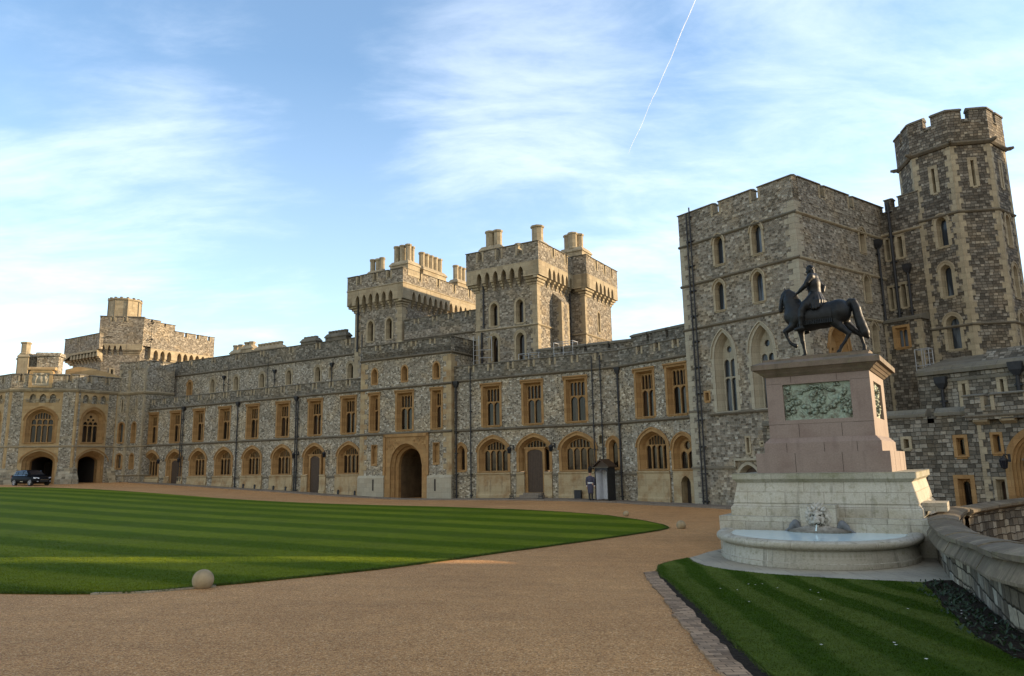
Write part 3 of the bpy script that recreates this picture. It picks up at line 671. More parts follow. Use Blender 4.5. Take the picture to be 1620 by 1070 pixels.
# right-hand range
tB = thing('castle_range', 'castle range right of the gate, bending forward to meet the square tower', 'castle wing', FA)
E1 = 1.78
holes = [upwin(tB, FA, x) for x in (-8.42, -5.02, -1.66)]
for x in (-8.3, -1.65): holes.append(gndwin(tB, FA, x, 2.4))
x = -4.98; h, dh = door_bay(tB, FA, x, .32, 2.4, .60)
holes.append([(x-1.2, 1.74)]+h[1:-1]+[(x+1.2, 1.74), (x+.76, 1.74), (x+.76, -1), (x-.76, -1), (x-.76, 1.74)])
holes.append(lancet(tB, FA, -11.08, 1.84, .66, 1.85, OCH, .18, sp=.12, k=1.5, hood=.07)); holes.append(lancet(tB, FA, .92, 1.84, .62, 1.9, OCH, .18, sp=.12, k=1.5, hood=.07)); holes.append(lancet(tB, FA, .06, 3.42, .26, .62, CREAM, .08, sp=.02, k=1.2))
wall(tB, FA, 'wall', [(-11.7, -1), (-11.7, 8.45), (E1, 8.45), (E1, -1)], holes, FLINT)
ap = MB(); apron(ap, -9.72, -6.88, 1.68, -.12); apron(ap, -3.1, -.24, 1.68, -.12); apron(ap, -6.4, -5.76, 1.68, -.12); apron(ap, -4.2, -3.6, 1.68, -.12)
sc = MB()
for z in (4.77, 8.42): string(tB, FA, -11.7, E1, z, mb=sc)
for a_, b_ in ((-11.7, -5.78), (-4.18, E1)): sc.strip(a_, b_, [(.01, 1.46), (-.05, 1.46), (-.05, 1.54), (.01, 1.62)])
parapet(tB, FA, -11.7, E1+.1, 8.45, 9.12, 9.6, (-10.14, -8.45, -6.75, -5.04, -3.36, -1.65, .08), .28, .42, 0, dress=CREAM, cp=.05, ends=(0, 1))
for x, r in ((-10.16, .055), (-.36, .05), (.24, .05), (1.45, .075)): pipe(tB, FA, x, -.2, 8.0 if x > 1 else 9.3, r, hopper=x > 1, head=.9)
# step flight at the door
st = MB(); st.box(-6.1, -3.9, -.95, -.17, -.9, .04); st.box(-5.85, -4.12, -.62, -.17, .0405, .19); st.box(-5.7, -4.28, -.35, .15, .1905, .33)
tst = tag(mk('door_steps', st, STEPM, None, FA), 'three low worn stone steps in front of the wooden door right of the gate', 'steps')
# bent end, parallel to the square tower
FC = frame(8.85, 44.48, T_ANG); c0, c1 = -3.28, 2.6
holes = [upwin(tB, FC, -1.05), upwin(tB, FC, 1.55)]
holes.append(gndwin(tB, FC, -.62, 2.25)); holes.append(window(tB, FC, 1.78, 1.74, 1.5, 2.0, 'arch', 1.15, 2, None, .16, .4, .17, OCH, .08, None, 'arched_window', bar=.07))
dz = [(1.55, -1), (1.55, 1.05), (1.68, 1.3), (1.9, 1.42), (2.12, 1.3), (2.25, 1.05), (2.25, -1)]; holes.append(dz)
wall(tB, FC, 'wall', [(c0, -1), (c0, 8.45), (c1, 8.45), (c1, -1)], holes, FLINT)
apc = MB(); apron(apc, -1.95, .7, 1.68, -.2); apc.prism([(.95, -1), (.95, 1.68), (2.6, 1.68), (2.6, -1)], -.07, .01, [dz]); apc.loft([[(x, -.07, z) for x, z in dz], [(x, .5, z) for x, z in dz]], close=False); mk('window_apron', apc, OCHP, tB, FC)
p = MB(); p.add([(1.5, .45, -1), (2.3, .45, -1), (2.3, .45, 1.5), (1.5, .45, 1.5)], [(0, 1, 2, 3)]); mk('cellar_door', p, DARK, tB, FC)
sc2 = MB()
for z in (4.77, 8.42): string(tB, FC, c0, c1, z, mb=sc2)
sc2.strip(c0, 1.45, [(.01, 1.46), (-.05, 1.46), (-.05, 1.54), (.01, 1.62)]); mk('string_course', sc2, STRG, tB, FC)
parapet(tB, FC, c0, c1, 8.45, 9.12, 9.6, (-1.35, .15, 1.65), .28, .42, 0, dress=CREAM, cp=.05, ends=(1, 0))
mk('window_apron', ap, OCHP, tB, FA); mk('string_course', sc, STRG, tB, FA)
roof(tB, FA, [(-11.7, .3), (E1, .3), (E1+3, 3), (E1+4.5, 9), (-11.7, 9)], 8.9)
roof(tB, FC, [(c0, .3), (c1, .3), (c1, 9), (c0-2, 9)], 8.905)
# big rear merlons following the bend
FB2 = sub(FA, 0, 2.0); FC2 = sub(FC, 0, 2.0)
parapet(tB, FB2, -5.7, 2.1, 8.8, 10.0, 10.62, (-3.6, -1.75, .05), .22, .7, 0, name='rear_parapet', cp=.08, ch=.4)
parapet(tB, FC2, -4.0, c1, 8.8, 10.1, 10.9, (-2.45, -.75, .95), .24, .7, 0, name='rear_parapet', cp=.08, ch=.4)
struct_dummy = None

# roof railings
for (x, y, wd, zz0, lab) in ((-7.0, 1.6, 1.7, 8.9, 'galvanised roof rail in front of the second tower, left one'), (-3.9, 1.3, 1.5, 9.0, 'galvanised roof cage rail right of the second tower corner')):
    t_ = thing('roof_railing', lab, 'railing', sub(FA, x, y, zz0), 'metal rails on the flat roof'); mb = MB()
    H_ = 1.35 if 'left' in lab else 1.75
    for a in (0, wd*.5, wd):
        for b in (0, .8): mb.cyl((a, b, 0), (a, b, H_), .02, n=6)
    for b in (0, .8):
        for z in (H_, H_*.55): mb.cyl((0, b, z), (wd, b, z), .02, n=6)
    for a in (0, wd): mb.cyl((a, 0, H_), (a, .8, H_), .028, n=6)
    mk('rail', mb, GALV, t_)
t_ = thing('roof_ladder_frame', 'grey steel ladder frame in the nook between gate bay and second tower', 'ladder', sub(FA, -11.0, 1.6, 8.9)); mb = MB()
for a in (0, .5): mb.cyl((a, 0, 0), (a, 0, 3.1), .03, n=6)
for z in (.4, .8, 1.2, 1.6, 2.0, 2.4, 2.8): mb.cyl((0, 0, z), (.5, 0, z), .02, n=6)
mb.tube([(.5, 0, 2.0), (1.4, .4, 2.0), (1.4, .4, 3.0), (.9, .4, 3.0)], .028, 6); mb.cyl((1.4, .4, 1.1), (1.4, .4, 3.0), .03, n=6); mb.cyl((.5, 0, 1.4), (1.4, .4, 1.4), .03, n=6)
mk('ladder', mb, GALV, t_)

# ---------------------------------------------------------------- tower one
F1 = sub(FA, 0, 2.8)
t1 = thing('castle_tower', 'broad machicolated tower behind the gate bay, with clusters of round chimney pots', 'tower', F1)
bx0, bx1, px0, px1 = -24.4, -19.1, -24.95, -18.6; DEP = 11.0
holes = [lancet(t1, F1, -22.6, 12.95, .62, 1.85, CREAM, .17, sp=.08), lancet(t1, F1, -20.5, 12.95, .62, 1.85, CREAM, .17, sp=.08)]
wall(t1, F1, 'wall', [(bx0, 8), (bx0, 17.6), (bx1, 17.6), (bx1, 8)], holes, TOWERM)
F1R = sub(F1, bx1, 0, 0, PI/2); wall(t1, F1R, 'side_wall', rectp(0, DEP, 8, 17.6), [], TOWERM)
F1L = sub(F1, bx0, DEP, 0, -PI/2); wall(t1, F1L, 'side_wall', rectp(0, DEP, 8, 17.6), [], TOWERM)
F1B = sub(F1, bx1, DEP, 0, PI); wall(t1, F1B, 'rear_wall', rectp(0, bx1-bx0, 8, 17.6), [], TOWERM)
q = MB(); quoins(q, bx0, 4.6, 16.2, 1, .42, .62, .36, ret=True); quoins(q, bx1, 11.5, 16.2, -1, .5, .7, .36, ret=True); mk('quoin', q, CREAM, t1, F1)
machic(t1, F1, px0, px1, 16.25, 17.6, [-23.72+.752*i for i in range(6)], .47, -.5, za=17.12)
F1RR = sub(F1, px1, 0, 0, PI/2)
arr = [.98+.775*i for i in range(13)]
machic(t1, sub(F1, bx1, 0, 0, PI/2), -.5, DEP+.5, 16.25, 17.6, arr, .47, -.5, za=17.05)
machic(t1, sub(F1, bx0, DEP, 0, -PI/2), -.5, DEP+.5, 16.25, 17.6, arr, .47, -.5, za=17.05)
PF = sub(F1, 0, -.5)
sc = MB(); string(t1, PF, px0-.05, px1+.05, 17.62, .05, .12, CREAM, mb=sc); mk('string_course', sc, CREAM, t1, PF)
parapet(t1, PF, px0, px1, 17.6, 18.2, 18.98, (-23.6, -21.72, -20.15), .36, .45, 0, TOWERM, dress=CREAM)
PR = sub(F1, px1, -.5, 0, PI/2); string(t1, PR, 0, DEP+1, 17.62, .05, .12, CREAM)
parapet(t1, PR, .451, DEP+1, 17.6, 18.2, 18.98, (2.3, 4.9, 7.4, 9.9), .3, .45, 0, TOWERM, dress=CREAM)
PL = sub(F1, px0, DEP+.5, 0, -PI/2); parapet(t1, PL, 0, DEP+.549, 17.6, 18.2, 18.98, (2.3, 4.9, 7.4, 9.9), .3, .45, 0, TOWERM)
PB = sub(F1, px1, DEP+.5, 0, PI); parapet(t1, PB, .451, px1-px0-.451, 17.6, 18.2, 18.98, (3,), .3, .45, 0, TOWERM)
roof(t1, F1, [(px0+.4, -.1), (px1-.4, -.1), (px1-.4, DEP), (px0+.4, DEP)], 17.9)
chimney(t1, F1, -22.3, .5, 18.95, [(-.6, 0), (-.05, .1), (.5, 0)], .24, 1.55, base=(1.75, .9, 1.2))
chimney(t1, F1, -19.55, .9, 19.35, [(-.66, -.3), (-.02, -.3), (.62, -.3), (-.3, .42), (.4, .42)], .26, 1.9, base=(2.0, 1.6, 1.0))
chimney(t1, F1, -19.2, 4.1, 19.35, [(0, -1.3), (0, -.65), (0, .0), (0, .65), (0, 1.3)], .26, 1.75, base=(1.0, 3.4, 1.0))
chimney(t1, F1, -19.2, 8.6, 19.3, [(0, -.6), (0, 0), (0, .6)], .26, 1.8, base=(1.0, 2.0, 1.0))
chimney(t1, F1, -21.7, 6.0, 19.0, [(0, -.6), (0, 0), (0, .6)], .26, 1.7, base=(1.0, 2.0, 1.0))
pipe(t1, F1, -24.0, 12.2, 17.0, .09, hopper=False)
# crenellated wall between the towers
FL_ = sub(FA, 0, 2.9)
tL = thing('battlement_wall', 'low battlemented wall linking the two towers above the gate bay', 'wall', FL_)
wall(tL, FL_, 'wall', rectp(-18.9, -11.3, 9, 13.4), [], TOWERM); string(tL, FL_, -18.9, -11.3, 12.7)
parapet(tL, FL_, -18.9, -11.3, 13.4, 14.1, 14.52, (-17.6, -15.7, -14.1, -12.4), .28, .45, 0, PARM, dress=CREAM)
roof(tL, FL_, [(-18.9, .3), (-11.3, .3), (-11.3, 9), (-18.9, 9)], 13.4)

# ---------------------------------------------------------------- tower two
FT2 = sub(FA, 0, 2.5)
t2 = thing('castle_tower', 'machicolated tower right of centre with a stepped sunlit side and single octagonal chimneys', 'tower', FT2)
bx0, bx1, px0, px1 = -11.35, -5.82, -11.92, -5.35
holes = [lancet(t2, FT2, -9.66, 12.78, .64, 1.85, CREAM, .17, sp=.08), lancet(t2, FT2, -7.35, 12.78, .64, 1.85, CREAM, .17, sp=.08), lancet(t2, FT2, -9.7, 9.86, .72, 2.2, CREAM, .17, sp=.08, hood=.06), lancet(t2, FT2, -7.35, 9.86, .72, 2.2, CREAM, .17, sp=.08, hood=.06)]
wall(t2, FT2, 'wall', rectp(bx0, bx1, 8, 17.3), holes, TOWERM)
D1 = 5.75
R1 = sub(FT2, bx1, 0, 0, PI/2); hl = [lancet(t2, R1, 4.55, 12.85, .62, 1.75, CREAM, .14, sp=.08)]
wall(t2, R1, 'side_wall', rectp(0, D1, 8, 17.3), hl, TOWERM)
P2F = sub(FT2, bx1, D1, 0, 0); wall(t2, P2F, 'projection_wall', rectp(0, 1.22, 8, 17.3), [], TOWERM)
P2R = sub(P2F, 1.22, 0, 0, PI/2); hl = [lancet(t2, P2R, 2.62, 12.95, .42, 1.75, CREAM, .12, sp=.05)]
wall(t2, P2R, 'side_wall', rectp(0, 5.3, 8, 17.3), hl, TOWERM)
wall(t2, sub(P2F, 1.22, 5.3, 0, PI), 'rear_wall', rectp(0, 6.75, 8, 17.3), [], TOWERM); wall(t2, sub(FT2, bx0, D1+5.3, 0, -PI/2), 'side_wall', rectp(0, D1+5.3, 8, 17.3), [], TOWERM)
q = MB(); quoins(q, bx0, 9, 16.1, 1, .42, .62, .36, ret=True); quoins(q, bx1, 9, 16.1, -1, .42, .6, .36, ret=True); mk('quoin', q, CREAM, t2, FT2)
q = MB(); quoins(q, 1.22, 9, 16.1, -1, .3, .45, .36, ret=True); mk('quoin', q, CREAM, t2, P2F)
machic(t2, FT2, px0, px1, 16.2, 17.35, [-10.7+.755*i for i in range(6)], .47, -.5, za=17.05)
machic(t2, R1, -.5, D1-.45, 16.2, 17.35, [1.25+.72*i for i in range(6)], .45, -.47, za=17.05)
machic(t2, P2F, .48, 1.7, 16.2, 17.35, [], .45, -.47, za=17.05)
machic(t2, P2R, -.47, 5.8, 16.2, 17.35, [1.4+.8*i for i in range(5)], .47, -.48, za=17.05)
PF = sub(FT2, 0, -.5); parapet(t2, PF, px0, px1, 17.35, 18.05, 18.88, (-10.6, -8.85, -6.98), .42, .45, 0, TOWERM, dress=CREAM)
PR = sub(FT2, px1, -.5, 0, PI/2); parapet(t2, PR, .451, D1+.03, 17.35, 18.1, 18.88, (2.4, 4.6), .3, .45, 0, TOWERM, dress=CREAM)
PF2 = sub(P2F, 0, -.47); parapet(t2, PF2, .47, 1.7, 17.35, 18.1, 19.0, (), .3, .45, 0, TOWERM)
PR2 = sub(P2F, 1.7, -.47, 0, PI/2); parapet(t2, PR2, .451, 6.3, 17.35, 18.1, 18.95, (1.9, 3.6, 5.1), .3, .45, 0, TOWERM, dress=CREAM)
parapet(t2, sub(FT2, px0, D1+5.8, 0, -PI/2), 0, D1+5.849, 17.35, 18.1, 18.88, (2.3, 4.9, 7.4), .3, .45, 0, TOWERM)
sc = MB(); string(t2, FT2, bx0-.05, bx1+.05, 12.55, .1, .16, mb=sc); mk('string_course', sc, CREAM, t2, FT2)
string(t2, R1, -.05, D1, 12.55, .1, .16, CREAM); string(t2, P2F, 0, 1.27, 12.5, .1, .16, CREAM); string(t2, P2R, -.05, 5.3, 12.5, .1, .16, CREAM)
b_ = MB(); b_.box(2.5, 3.75, -.75, 0.0, 8.5, 14.7) ; b_.loft([[(2.5, -.75, 14.7), (3.75, -.75, 14.7), (3.75, 0, 14.7), (2.5, 0, 14.7)], [(2.5, -.02, 15.4), (3.75, -.02, 15.4), (3.75, 0, 15.4), (2.5, 0, 15.4)]]); mk('buttress', b_, TOWERM, t2, R1)
q = MB(); quoins(q, 2.5, 8.8, 14.6, 1, .25, .4, .36, y=-.75, ret=True); quoins(q, 3.75, 8.8, 14.6, -1, .25, .4, .36, y=-.75, ret=True); mk('quoin', q, CREAM, t2, R1)
roof(t2, FT2, [(px0+.4, -.1), (px1-.4, -.1), (px1-.4, D1), (px1+.8, D1), (px1+.8, D1+5), (px0+.4, D1+5)], 17.7)
chimney(t2, FT2, -10.05, .7, 19.0, [(-.34, 0), (.34, .1)], .34, 1.75, base=(1.9, 1.2, 1.4))
chimney(t2, FT2, -8.2, 3.2, 18.6, [(-.4, -.3), (0, .4), (.4, 1.1), (.8, 1.8)], .3, 1.1, base=(1.6, 3.8, 1.2))
chimney(t2, R1, 1.95, .9, 19.1, [(0, 0)], .46, 1.75, base=(1.35, 1.3, 1.6))
chimney(t2, R1, .8, 2.0, 18.3, [(0, 0), (.7, .3)], .28, 1.0, base=(1.9, 1.3, 1.2))
chimney(t2, P2R, .5, .9, 19.35, [(-.5, .0), (.15, -.25), (.55, .35), (-.1, .6)], .36, 1.75, base=(1.8, 2.0, 1.8))
pipe(t2, FT2, -10.55, 12.7, 16.5, .07, hopper=False); pipe(t2, R1, 5.3, 9, 16.3, .06, hopper=False); pipe(t2, FT2, -10.75, 8.9, 12.4, .09, hopper=False)
for i in range(3): 
    pass
# ---------------------------------------------------------------- square tower
FT = frame(10.19709547, 42.12090403, T_ANG)
tT = thing('square_tower', 'square stone tower behind the statue, with two tall traceried windows and flat battlements', 'tower', FT)
TL, TD = 7.68, 8.74
def keepwin(par, F, x, z0, w=.80, h=1.95): return window(par, F, x, z0+.12, w-.2, h-.26, 'arch', h-.26-.42, 1, None, .035, .22, .13, CREAM, .08, GLASS2, 'lancet_window', False, .025, .07)
holes = [keepwin(tT, FT, 2.8, 13.05), keepwin(tT, FT, 5.33, 13.05), keepwin(tT, FT, 2.65, 10.42), keepwin(tT, FT, 5.2, 10.42)]
for x in (2.66, 5.12): holes.append(window(tT, FT, x, 4.86, 1.36, 4.45, 'arch', 3.05, 2, 1.95, .21, .5, .17, PALE, .1, GLASS2, 'traceried_window', True, .07))
holes.append(slit(tT, FT, 3.82, 2.6, .16, .82, .1, CREAM)); holes.append(slit(tT, FT, 1.33, 5.55, .24, .5, .1, OCH)); holes.append(slit(tT, FT, 4.68, 3.0, .14, .14, .08, CREAM, 'vent'))
aw = [(x+3.72, z) for x, z in outline('arch', 1.15, 1.0, 1.45, 2.0)]; aw = [(x, max(z, .9)) for x, z in aw]; holes.append(aw)
wall(tT, FT, 'wall', rectp(0, TL, -1.5, 16.2), holes, KEEPM)
g = MB(); ringmesh(g, [(x+3.72, z) for x, z in outline('arch', 1.45, .95, 1.45, 2.17)], -.03, aw, -.03, False); ringmesh(g, aw, -.03, [(x+3.72, max(z, .9)) for x, z in outline('arch', 1.15, 1.0, 1.45, 2.0, .12, 0)], .35, False)
g.box(2.9, 4.5, -.12, .01, 2.22, 2.34); g.box(2.9, 3.0, -.12, .0, 1.9, 2.22); mk('door_surround', g, PALE, tT, FT)
p = MB(); p.prism(aw, .35); mk('arched_door', p, WOOD, tT, FT)
FTR = sub(FT, TL, 0, 0, PI/2)
holes = [keepwin(tT, FTR, 6.52, 13.55, .74, 1.65), keepwin(tT, FTR, 6.52, 10.7, .8, 1.8), keepwin(tT, FTR, 6.85, 7.9, .74, 1.9)]
holes.append(window(tT, FTR, 3.05, 4.9, 1.7, 4.3, 'arch', 3.0, 3, 1.95, .22, .5, .18, OCH, .1, GLASSY, 'traceried_window', True, .08))
wall(tT, FTR, 'side_wall', rectp(0, TD, -1.5, 16.2), holes, KEEPM)
wall(tT, sub(FT, 0, 9, 0, -PI/2), 'side_wall', rectp(0, 9, 4, 16.2), [], KEEPM)
for z in (14.88, 12.44, 9.82):
    string(tT, FT, -.08, TL+.1, z, .10, .17, COPE if z > 14 else STRG); string(tT, FTR, .0, TD, z, .10, .17, CREAM)
sc = MB(); sc.strip(1.5, TL+.1, [(.01, 4.72), (-.10, 4.72), (-.14, 4.80), (.0, 4.92)]); sc.strip(-.05, 3.0, [(.01, 1.8), (-.08, 1.8), (-.08, 1.88), (.0, 1.96)]); sc.strip(-.05, 1.5, [(.01, 5.0), (-.06, 5.0), (-.06, 5.08), (.0, 5.12)]); mk('string_course', sc, STRG, tT, FT)
parapet(tT, FT, 0, TL, 15.6, 16.22, 16.95, (2.8, 5.42), .42, .5, -.02, KEEPM, dress=CREAM, cp=.07, ch=.2)
parapet(tT, FTR, .5, TD+.5, 15.6, 16.22, 16.98, (2.75, 5.65), .4, .5, -.02, KEEPM, dress=CREAM, cp=.07, ch=.2)
parapet(tT, sub(FT, 0, 9, 0, -PI/2), 0, 8.45, 15.6, 16.22, 16.95, (3, 6), .4, .5, -.02, KEEPM, cp=.07, ch=.2)
roof(tT, FT, [(0, .4), (TL-.4, .4), (TL-.4, 9), (0, 9)], 16.0)
q = MB(); quoins(q, TL, -1, 15.5, -1, .36, .62, .30, ret=True); quoins(q, 0, -1, 15.5, 1, .30, .5, .30, ret=False); mk('quoin', q, PALE, tT, FT)
q = MB(); q.box(2.55, 3.9, .6, 1.4, 16, 17.35); mk('chimney_block', q, KEEPM, tT, FTR)
for x, z1 in ((.72, 15.6), (.97, 15.6)): pipe(tT, FT, x, -.3, z1+1.2 if x < .9 else 17.1, .05, y=-.14, hopper=False)
pipe(tT, FTR, 8.0, 4.5, 14.2, .08, head=1.1)

# linking wall and annexe
FLK = sub(FTR, TD, 0, 0, -PI/2)
tK = thing('battlement_wall', 'dark recessed wall between square tower and octagonal turret, with paired slit windows', 'wall', FLK)
holes = [slit(tK, FLK, 1.02, 13.5, .26, 1.25, .16, CREAM), slit(tK, FLK, .32, 13.5, .2, 1.25, .12, CREAM), slit(tK, FLK, .24, 10.6, .2, 1.3, .12, CREAM), slit(tK, FLK, .93, 10.6, .26, 1.35, .15, CREAM)]
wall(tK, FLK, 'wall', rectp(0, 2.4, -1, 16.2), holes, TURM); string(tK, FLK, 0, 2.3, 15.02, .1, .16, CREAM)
parapet(tK, FLK, .4, 2.3, 15.8, 16.5, 17.2, (.97,), .42, .5, -.02, TURM, cp=.07, ch=.2)
q = MB(); q.box(-1.5, .3, .5, 3, 14, 16.6); mk('rear_block', q, TURM, tK, FLK)
for x, r in ((.62, .10), (1.32, .085)): pipe(tK, FLK, x, 4, 16.9 if r > .09 else 12.6, r, hopper=r < .09)
tX = thing('annexe', 'small lean annexe with a two-light window in the angle beside the octagonal turret', 'annexe', FLK)
FX = sub(FLK, 0, -.9); hx = [window(tX, FX, .98, 8.2, .66, 1.15, 'rect', None, 2, None, .07, .2, .14, OCH, 0, GLASS2, 'mullioned_window', False, .04)]
wall(tX, FX, 'wall', rectp(-.05, 2.05, -1, 9.75), hx, TURM); wall(tX, sub(FX, 2.05, 0, 0, PI/2), 'side_wall', rectp(0, .95, -1, 9.75), [], TURM)
cb = MB(); cb.strip(-.1, 2.15, [(-.1, 9.7), (-.1, 9.85), (.9, 10.1), (.9, 9.7)]); mk('coping', cb, COPE, tX, FX)
q = MB(); quoins(q, 2.05, -1, 9.65, -1, .2, .34, .32, ret=True); quoins(q, .1, -1, 9.65, 1, .12, .2, .32); mk('quoin', q, CREAM, tX, FX)
FLD = sub(FX, 2.2, -.35); t_ = thing('roof_ladder', 'tall pale metal access ladder standing beside the annexe near the octagonal turret', 'ladder', FLD); mb = MB()
for a in (0, .42): mb.cyl((a, 0, 4.2), (a, 0, 7.9), .026, n=6)
z = 4.4
while z < 7.8: mb.cyl((0, 0, z), (.42, 0, z), .018, n=6); z += .3
for z in (7.0, 7.9): mb.tube([(-.25, 0, z), (-.25, -.5, z), (.45, -.5, z), (.45, 0, z)], .024, 6)
for a in (-.25, .1, .45): mb.cyl((a, -.5, 6.3), (a, -.5, 7.9), .022, n=6)
mb.tube([(-.25, 0, 7.9), (.45, 0, 7.9)], .024, 6); mk('ladder', mb, GALV, t_)

# ---------------------------------------------------------------- octagonal turret
sd_ = 2.03
tO = thing('octagonal_turret', 'tall octagonal stone turret with pale quoins and battlements at the right edge', 'turret', sub(FLK, 2.2, 0))
Fk = sub(FLK, 2.2, 0); faces = []
cur = Fk
for i in range(8):
    faces.append(cur); cur = sub(cur, sd_, 0, 0, PI/4)
def owin(F, x, z0, w, h, sq=False, g=None): return window(tO, F, x, z0, w, h, 'arch', h-w*.62, 1, None, .07, .30, .15, CREAM, .0 if sq else .06, g or GLASS2, 'lancet_window', True, .035, .05)
specs = {0: [('s', 1.03, 16.65, .16, 1.45), ('o', 1.13, 13.55, .52, 1.7), ('o', 1.07, 10.75, .54, 1.8), ('o', 1.08, 7.85, .66, 1.85)],
         1: [('s', 1.02, 16.65, .16, 1.5)],
         2: [('s', 1.02, 16.65, .16, 1.5), ('o', .95, 13.35, .52, 1.8), ('o', 1.0, 10.5, .54, 1.8), ('o', 1.0, 7.8, .62, 1.9)]}
qb = MB(); sb = MB(); bb = MB(); cb2 = MB()
c22 = math.tan(PI/8)
for i, F in enumerate(faces):
    hl = []
    for k, x, z0, w_, h_ in specs.get(i, []): hl.append(slit(tO, F, x, z0, w_, h_, .17, CREAM, gm=GLASSY if i == 0 else GLASS) if k == 's' else owin(F, x, z0, w_, h_))
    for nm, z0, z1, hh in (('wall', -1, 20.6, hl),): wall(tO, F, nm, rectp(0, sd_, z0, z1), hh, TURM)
    Mi = WM[tO.name].inverted() @ F
    q = MB(); quoins(q, 0, 7.1, 19.05, 1, .20, .34, .32); quoins(q, sd_, 7.1, 19.05, -1, .34, .20, .32); q.xf(Mi); qb.merge(q)
    for z, pj, hh2 in ((15.3, .10, .18), (9.1, .10, .16), (19.2, .17, .28)):
        q = MB(); e = pj*c22; q.strip(-e, sd_+e, [(.01, z-hh2*.5), (-pj*.4, z-hh2*.5), (-pj, z-hh2*.1), (-pj, z+hh2*.15), (0, z+hh2*.5)]); q.xf(Mi); sb.merge(q)
    q = MB(); q.box(-.02, .08, -.30, -.02, 19.1, 19.30); q.cyl((.03, -.26, 19.2), (.03, -.44, 19.24), .11, .07, 7); q.xf(Mi @ Matrix.Rotation(-PI/8, 4, 'Z')); sb.merge(q)
    yb = -.06; e = .06*c22
    gp = ((1.03, .42), (.95, .38), (.95, .35), (1, .4), (1, .4), (1, .4), (1, .4), (1.0, .4))[i]
    a, b = gp[0]-gp[1]/2, gp[0]+gp[1]/2; th = .42; ei = th*c22
    q = MB(); q.prism([(-e, 19.3), (-e, 21.1), (a, 21.1), (a, 20.4), (b, 20.4), (b, 21.1), (sd_+e, 21.1), (sd_+e, 19.3)], yb); q.prism([(-e+ei, 20), (-e+ei, 21.1), (a, 21.1), (a, 20.4), (b, 20.4), (b, 21.1), (sd_+e-ei, 21.1), (sd_+e-ei, 20)], yb+th)
    q.box(a-.001, a+.001, yb+.002, yb+th, 20.4, 21.09); q.box(b-.001, b+.001, yb+.002, yb+th, 20.4, 21.09); q.xf(Mi); bb.merge(q)
    for u0, u1, l, r_ in ((-e, a, 1, 0), (b, sd_+e, 0, 1)):
        def ring_(y, z): 
            k = (yb-y)*c22; return [(u0-(k if l else .03), y, z), (u1+(k if r_ else .03), y, z)]
        rows = [ring_(yb-.06, 21.05), ring_(yb-.06, 21.14), ring_(yb+.18, 21.28), ring_(yb+.28, 21.28), ring_(yb+th+.05, 21.14), ring_(yb+th+.05, 21.05)]
        q = MB(); vs = [p for r__ in rows for p in r__]; q.add(vs, [(2*k, 2*k+1, 2*k+3, 2*k+2) for k in range(5)]+[(0, 2, 4, 6, 8, 10), (1, 3, 5, 7, 9, 11)]); q.xf(Mi); cb2.merge(q)
    q = MB(); q.strip(a, b, [(yb-.05, 20.38), (yb-.05, 20.44), (yb+.2, 20.5), (yb+th, 20.44), (yb+th, 20.38)]); q.xf(Mi); cb2.merge(q)
mk('quoin', qb, CREAM, tO); mk('string_course', sb, STRG, tO); mk('parapet', bb, TURM, tO); mk('coping', cb2, COPE, tO)
mb = MB(); cpt = [WM[tO.name].inverted() @ (F @ Vector((0, .3, 20.0))) for F in faces]; mb.add(cpt, [tuple(range(8))]); mk('roof', mb, LEAD, tO)

# ---------------------------------------------------------------- terrace walls at the right
def WF(px, Y, ang): return frame((px-810)/1166*Y, Y, R(ang))
FTW = WF(1540, 34, 54)
tW_ = thing('terrace_wall', 'upper terrace wall with dark coping and narrow slits below the octagonal turret', 'wall', FTW)
hl = [slit(tW_, FTW, -.14, 4.3, .14, 1.3, .17, CREAM), slit(tW_, FTW, 1.46, 4.9, .14, .75, .15, CREAM)]
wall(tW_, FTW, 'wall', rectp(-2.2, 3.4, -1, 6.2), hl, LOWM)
cb = MB(); cb.strip(-2.2, 3.4, [(-.12, 6.15), (-.12, 6.32), (.2, 6.55), (.2, 6.15)]); cb.strip(-.9, 3.4, [(-.05, 5.75), (-.05, 5.85), (.0, 5.9), (.01, 5.75)]); mk('coping', cb, COPE, tW_, FTW)
cb = MB(); cb.add([(-2.2, .2, 6.5), (3.4, .2, 6.5), (3.4, 3.5, 7.3), (-2.2, 3.5, 7.3)], [(0, 1, 2, 3)]); mk('sloped_apron', cb, COPE, tW_, FTW)
cb = MB(); cb.strip(.35, 2.5, [(.9, 6.5), (.9, 6.6), (1.9, 7.3), (2.2, 7.3), (2.2, 6.5)]); mk('turret_batter', cb, LOWM, tW_, FTW)
pipe(tW_, FTW, 2.15, 3.5, 5.8, .1, head=1.3); pipe(tW_, FTW, -1.05, 1.5, 5.5, .09, head=1.2)
FW1 = WF(1470, 32, 50)
t1w = thing('terrace_wall', 'lower grey stone wall behind the monument with two slit windows and a small door', 'wall', FW1)
hl = [slit(t1w, FW1, -.97, 2.58, .22, .45, .12, CREAM), window(t1w, FW1, 1.2, 2.2, .30, .8, 'rect', None, 1, None, .03, .22, .13, OCH, 0, GLASS, 'slit_window', False, .02)]
hl.append(window(t1w, FW1, 1.16, -.4, .48, 1.7, 'rect', None, 1, None, .07, .25, .16, OCH, 0, GLASS, 'small_door', False, .04))
wall(t1w, FW1, 'wall', [(-8, -2), (-8, 3.98), (-.0, 3.98), (-.0, 3.68), (.28, 3.68), (.28, 3.98), (1.95, 3.98), (1.95, -2)], hl, LOWM)
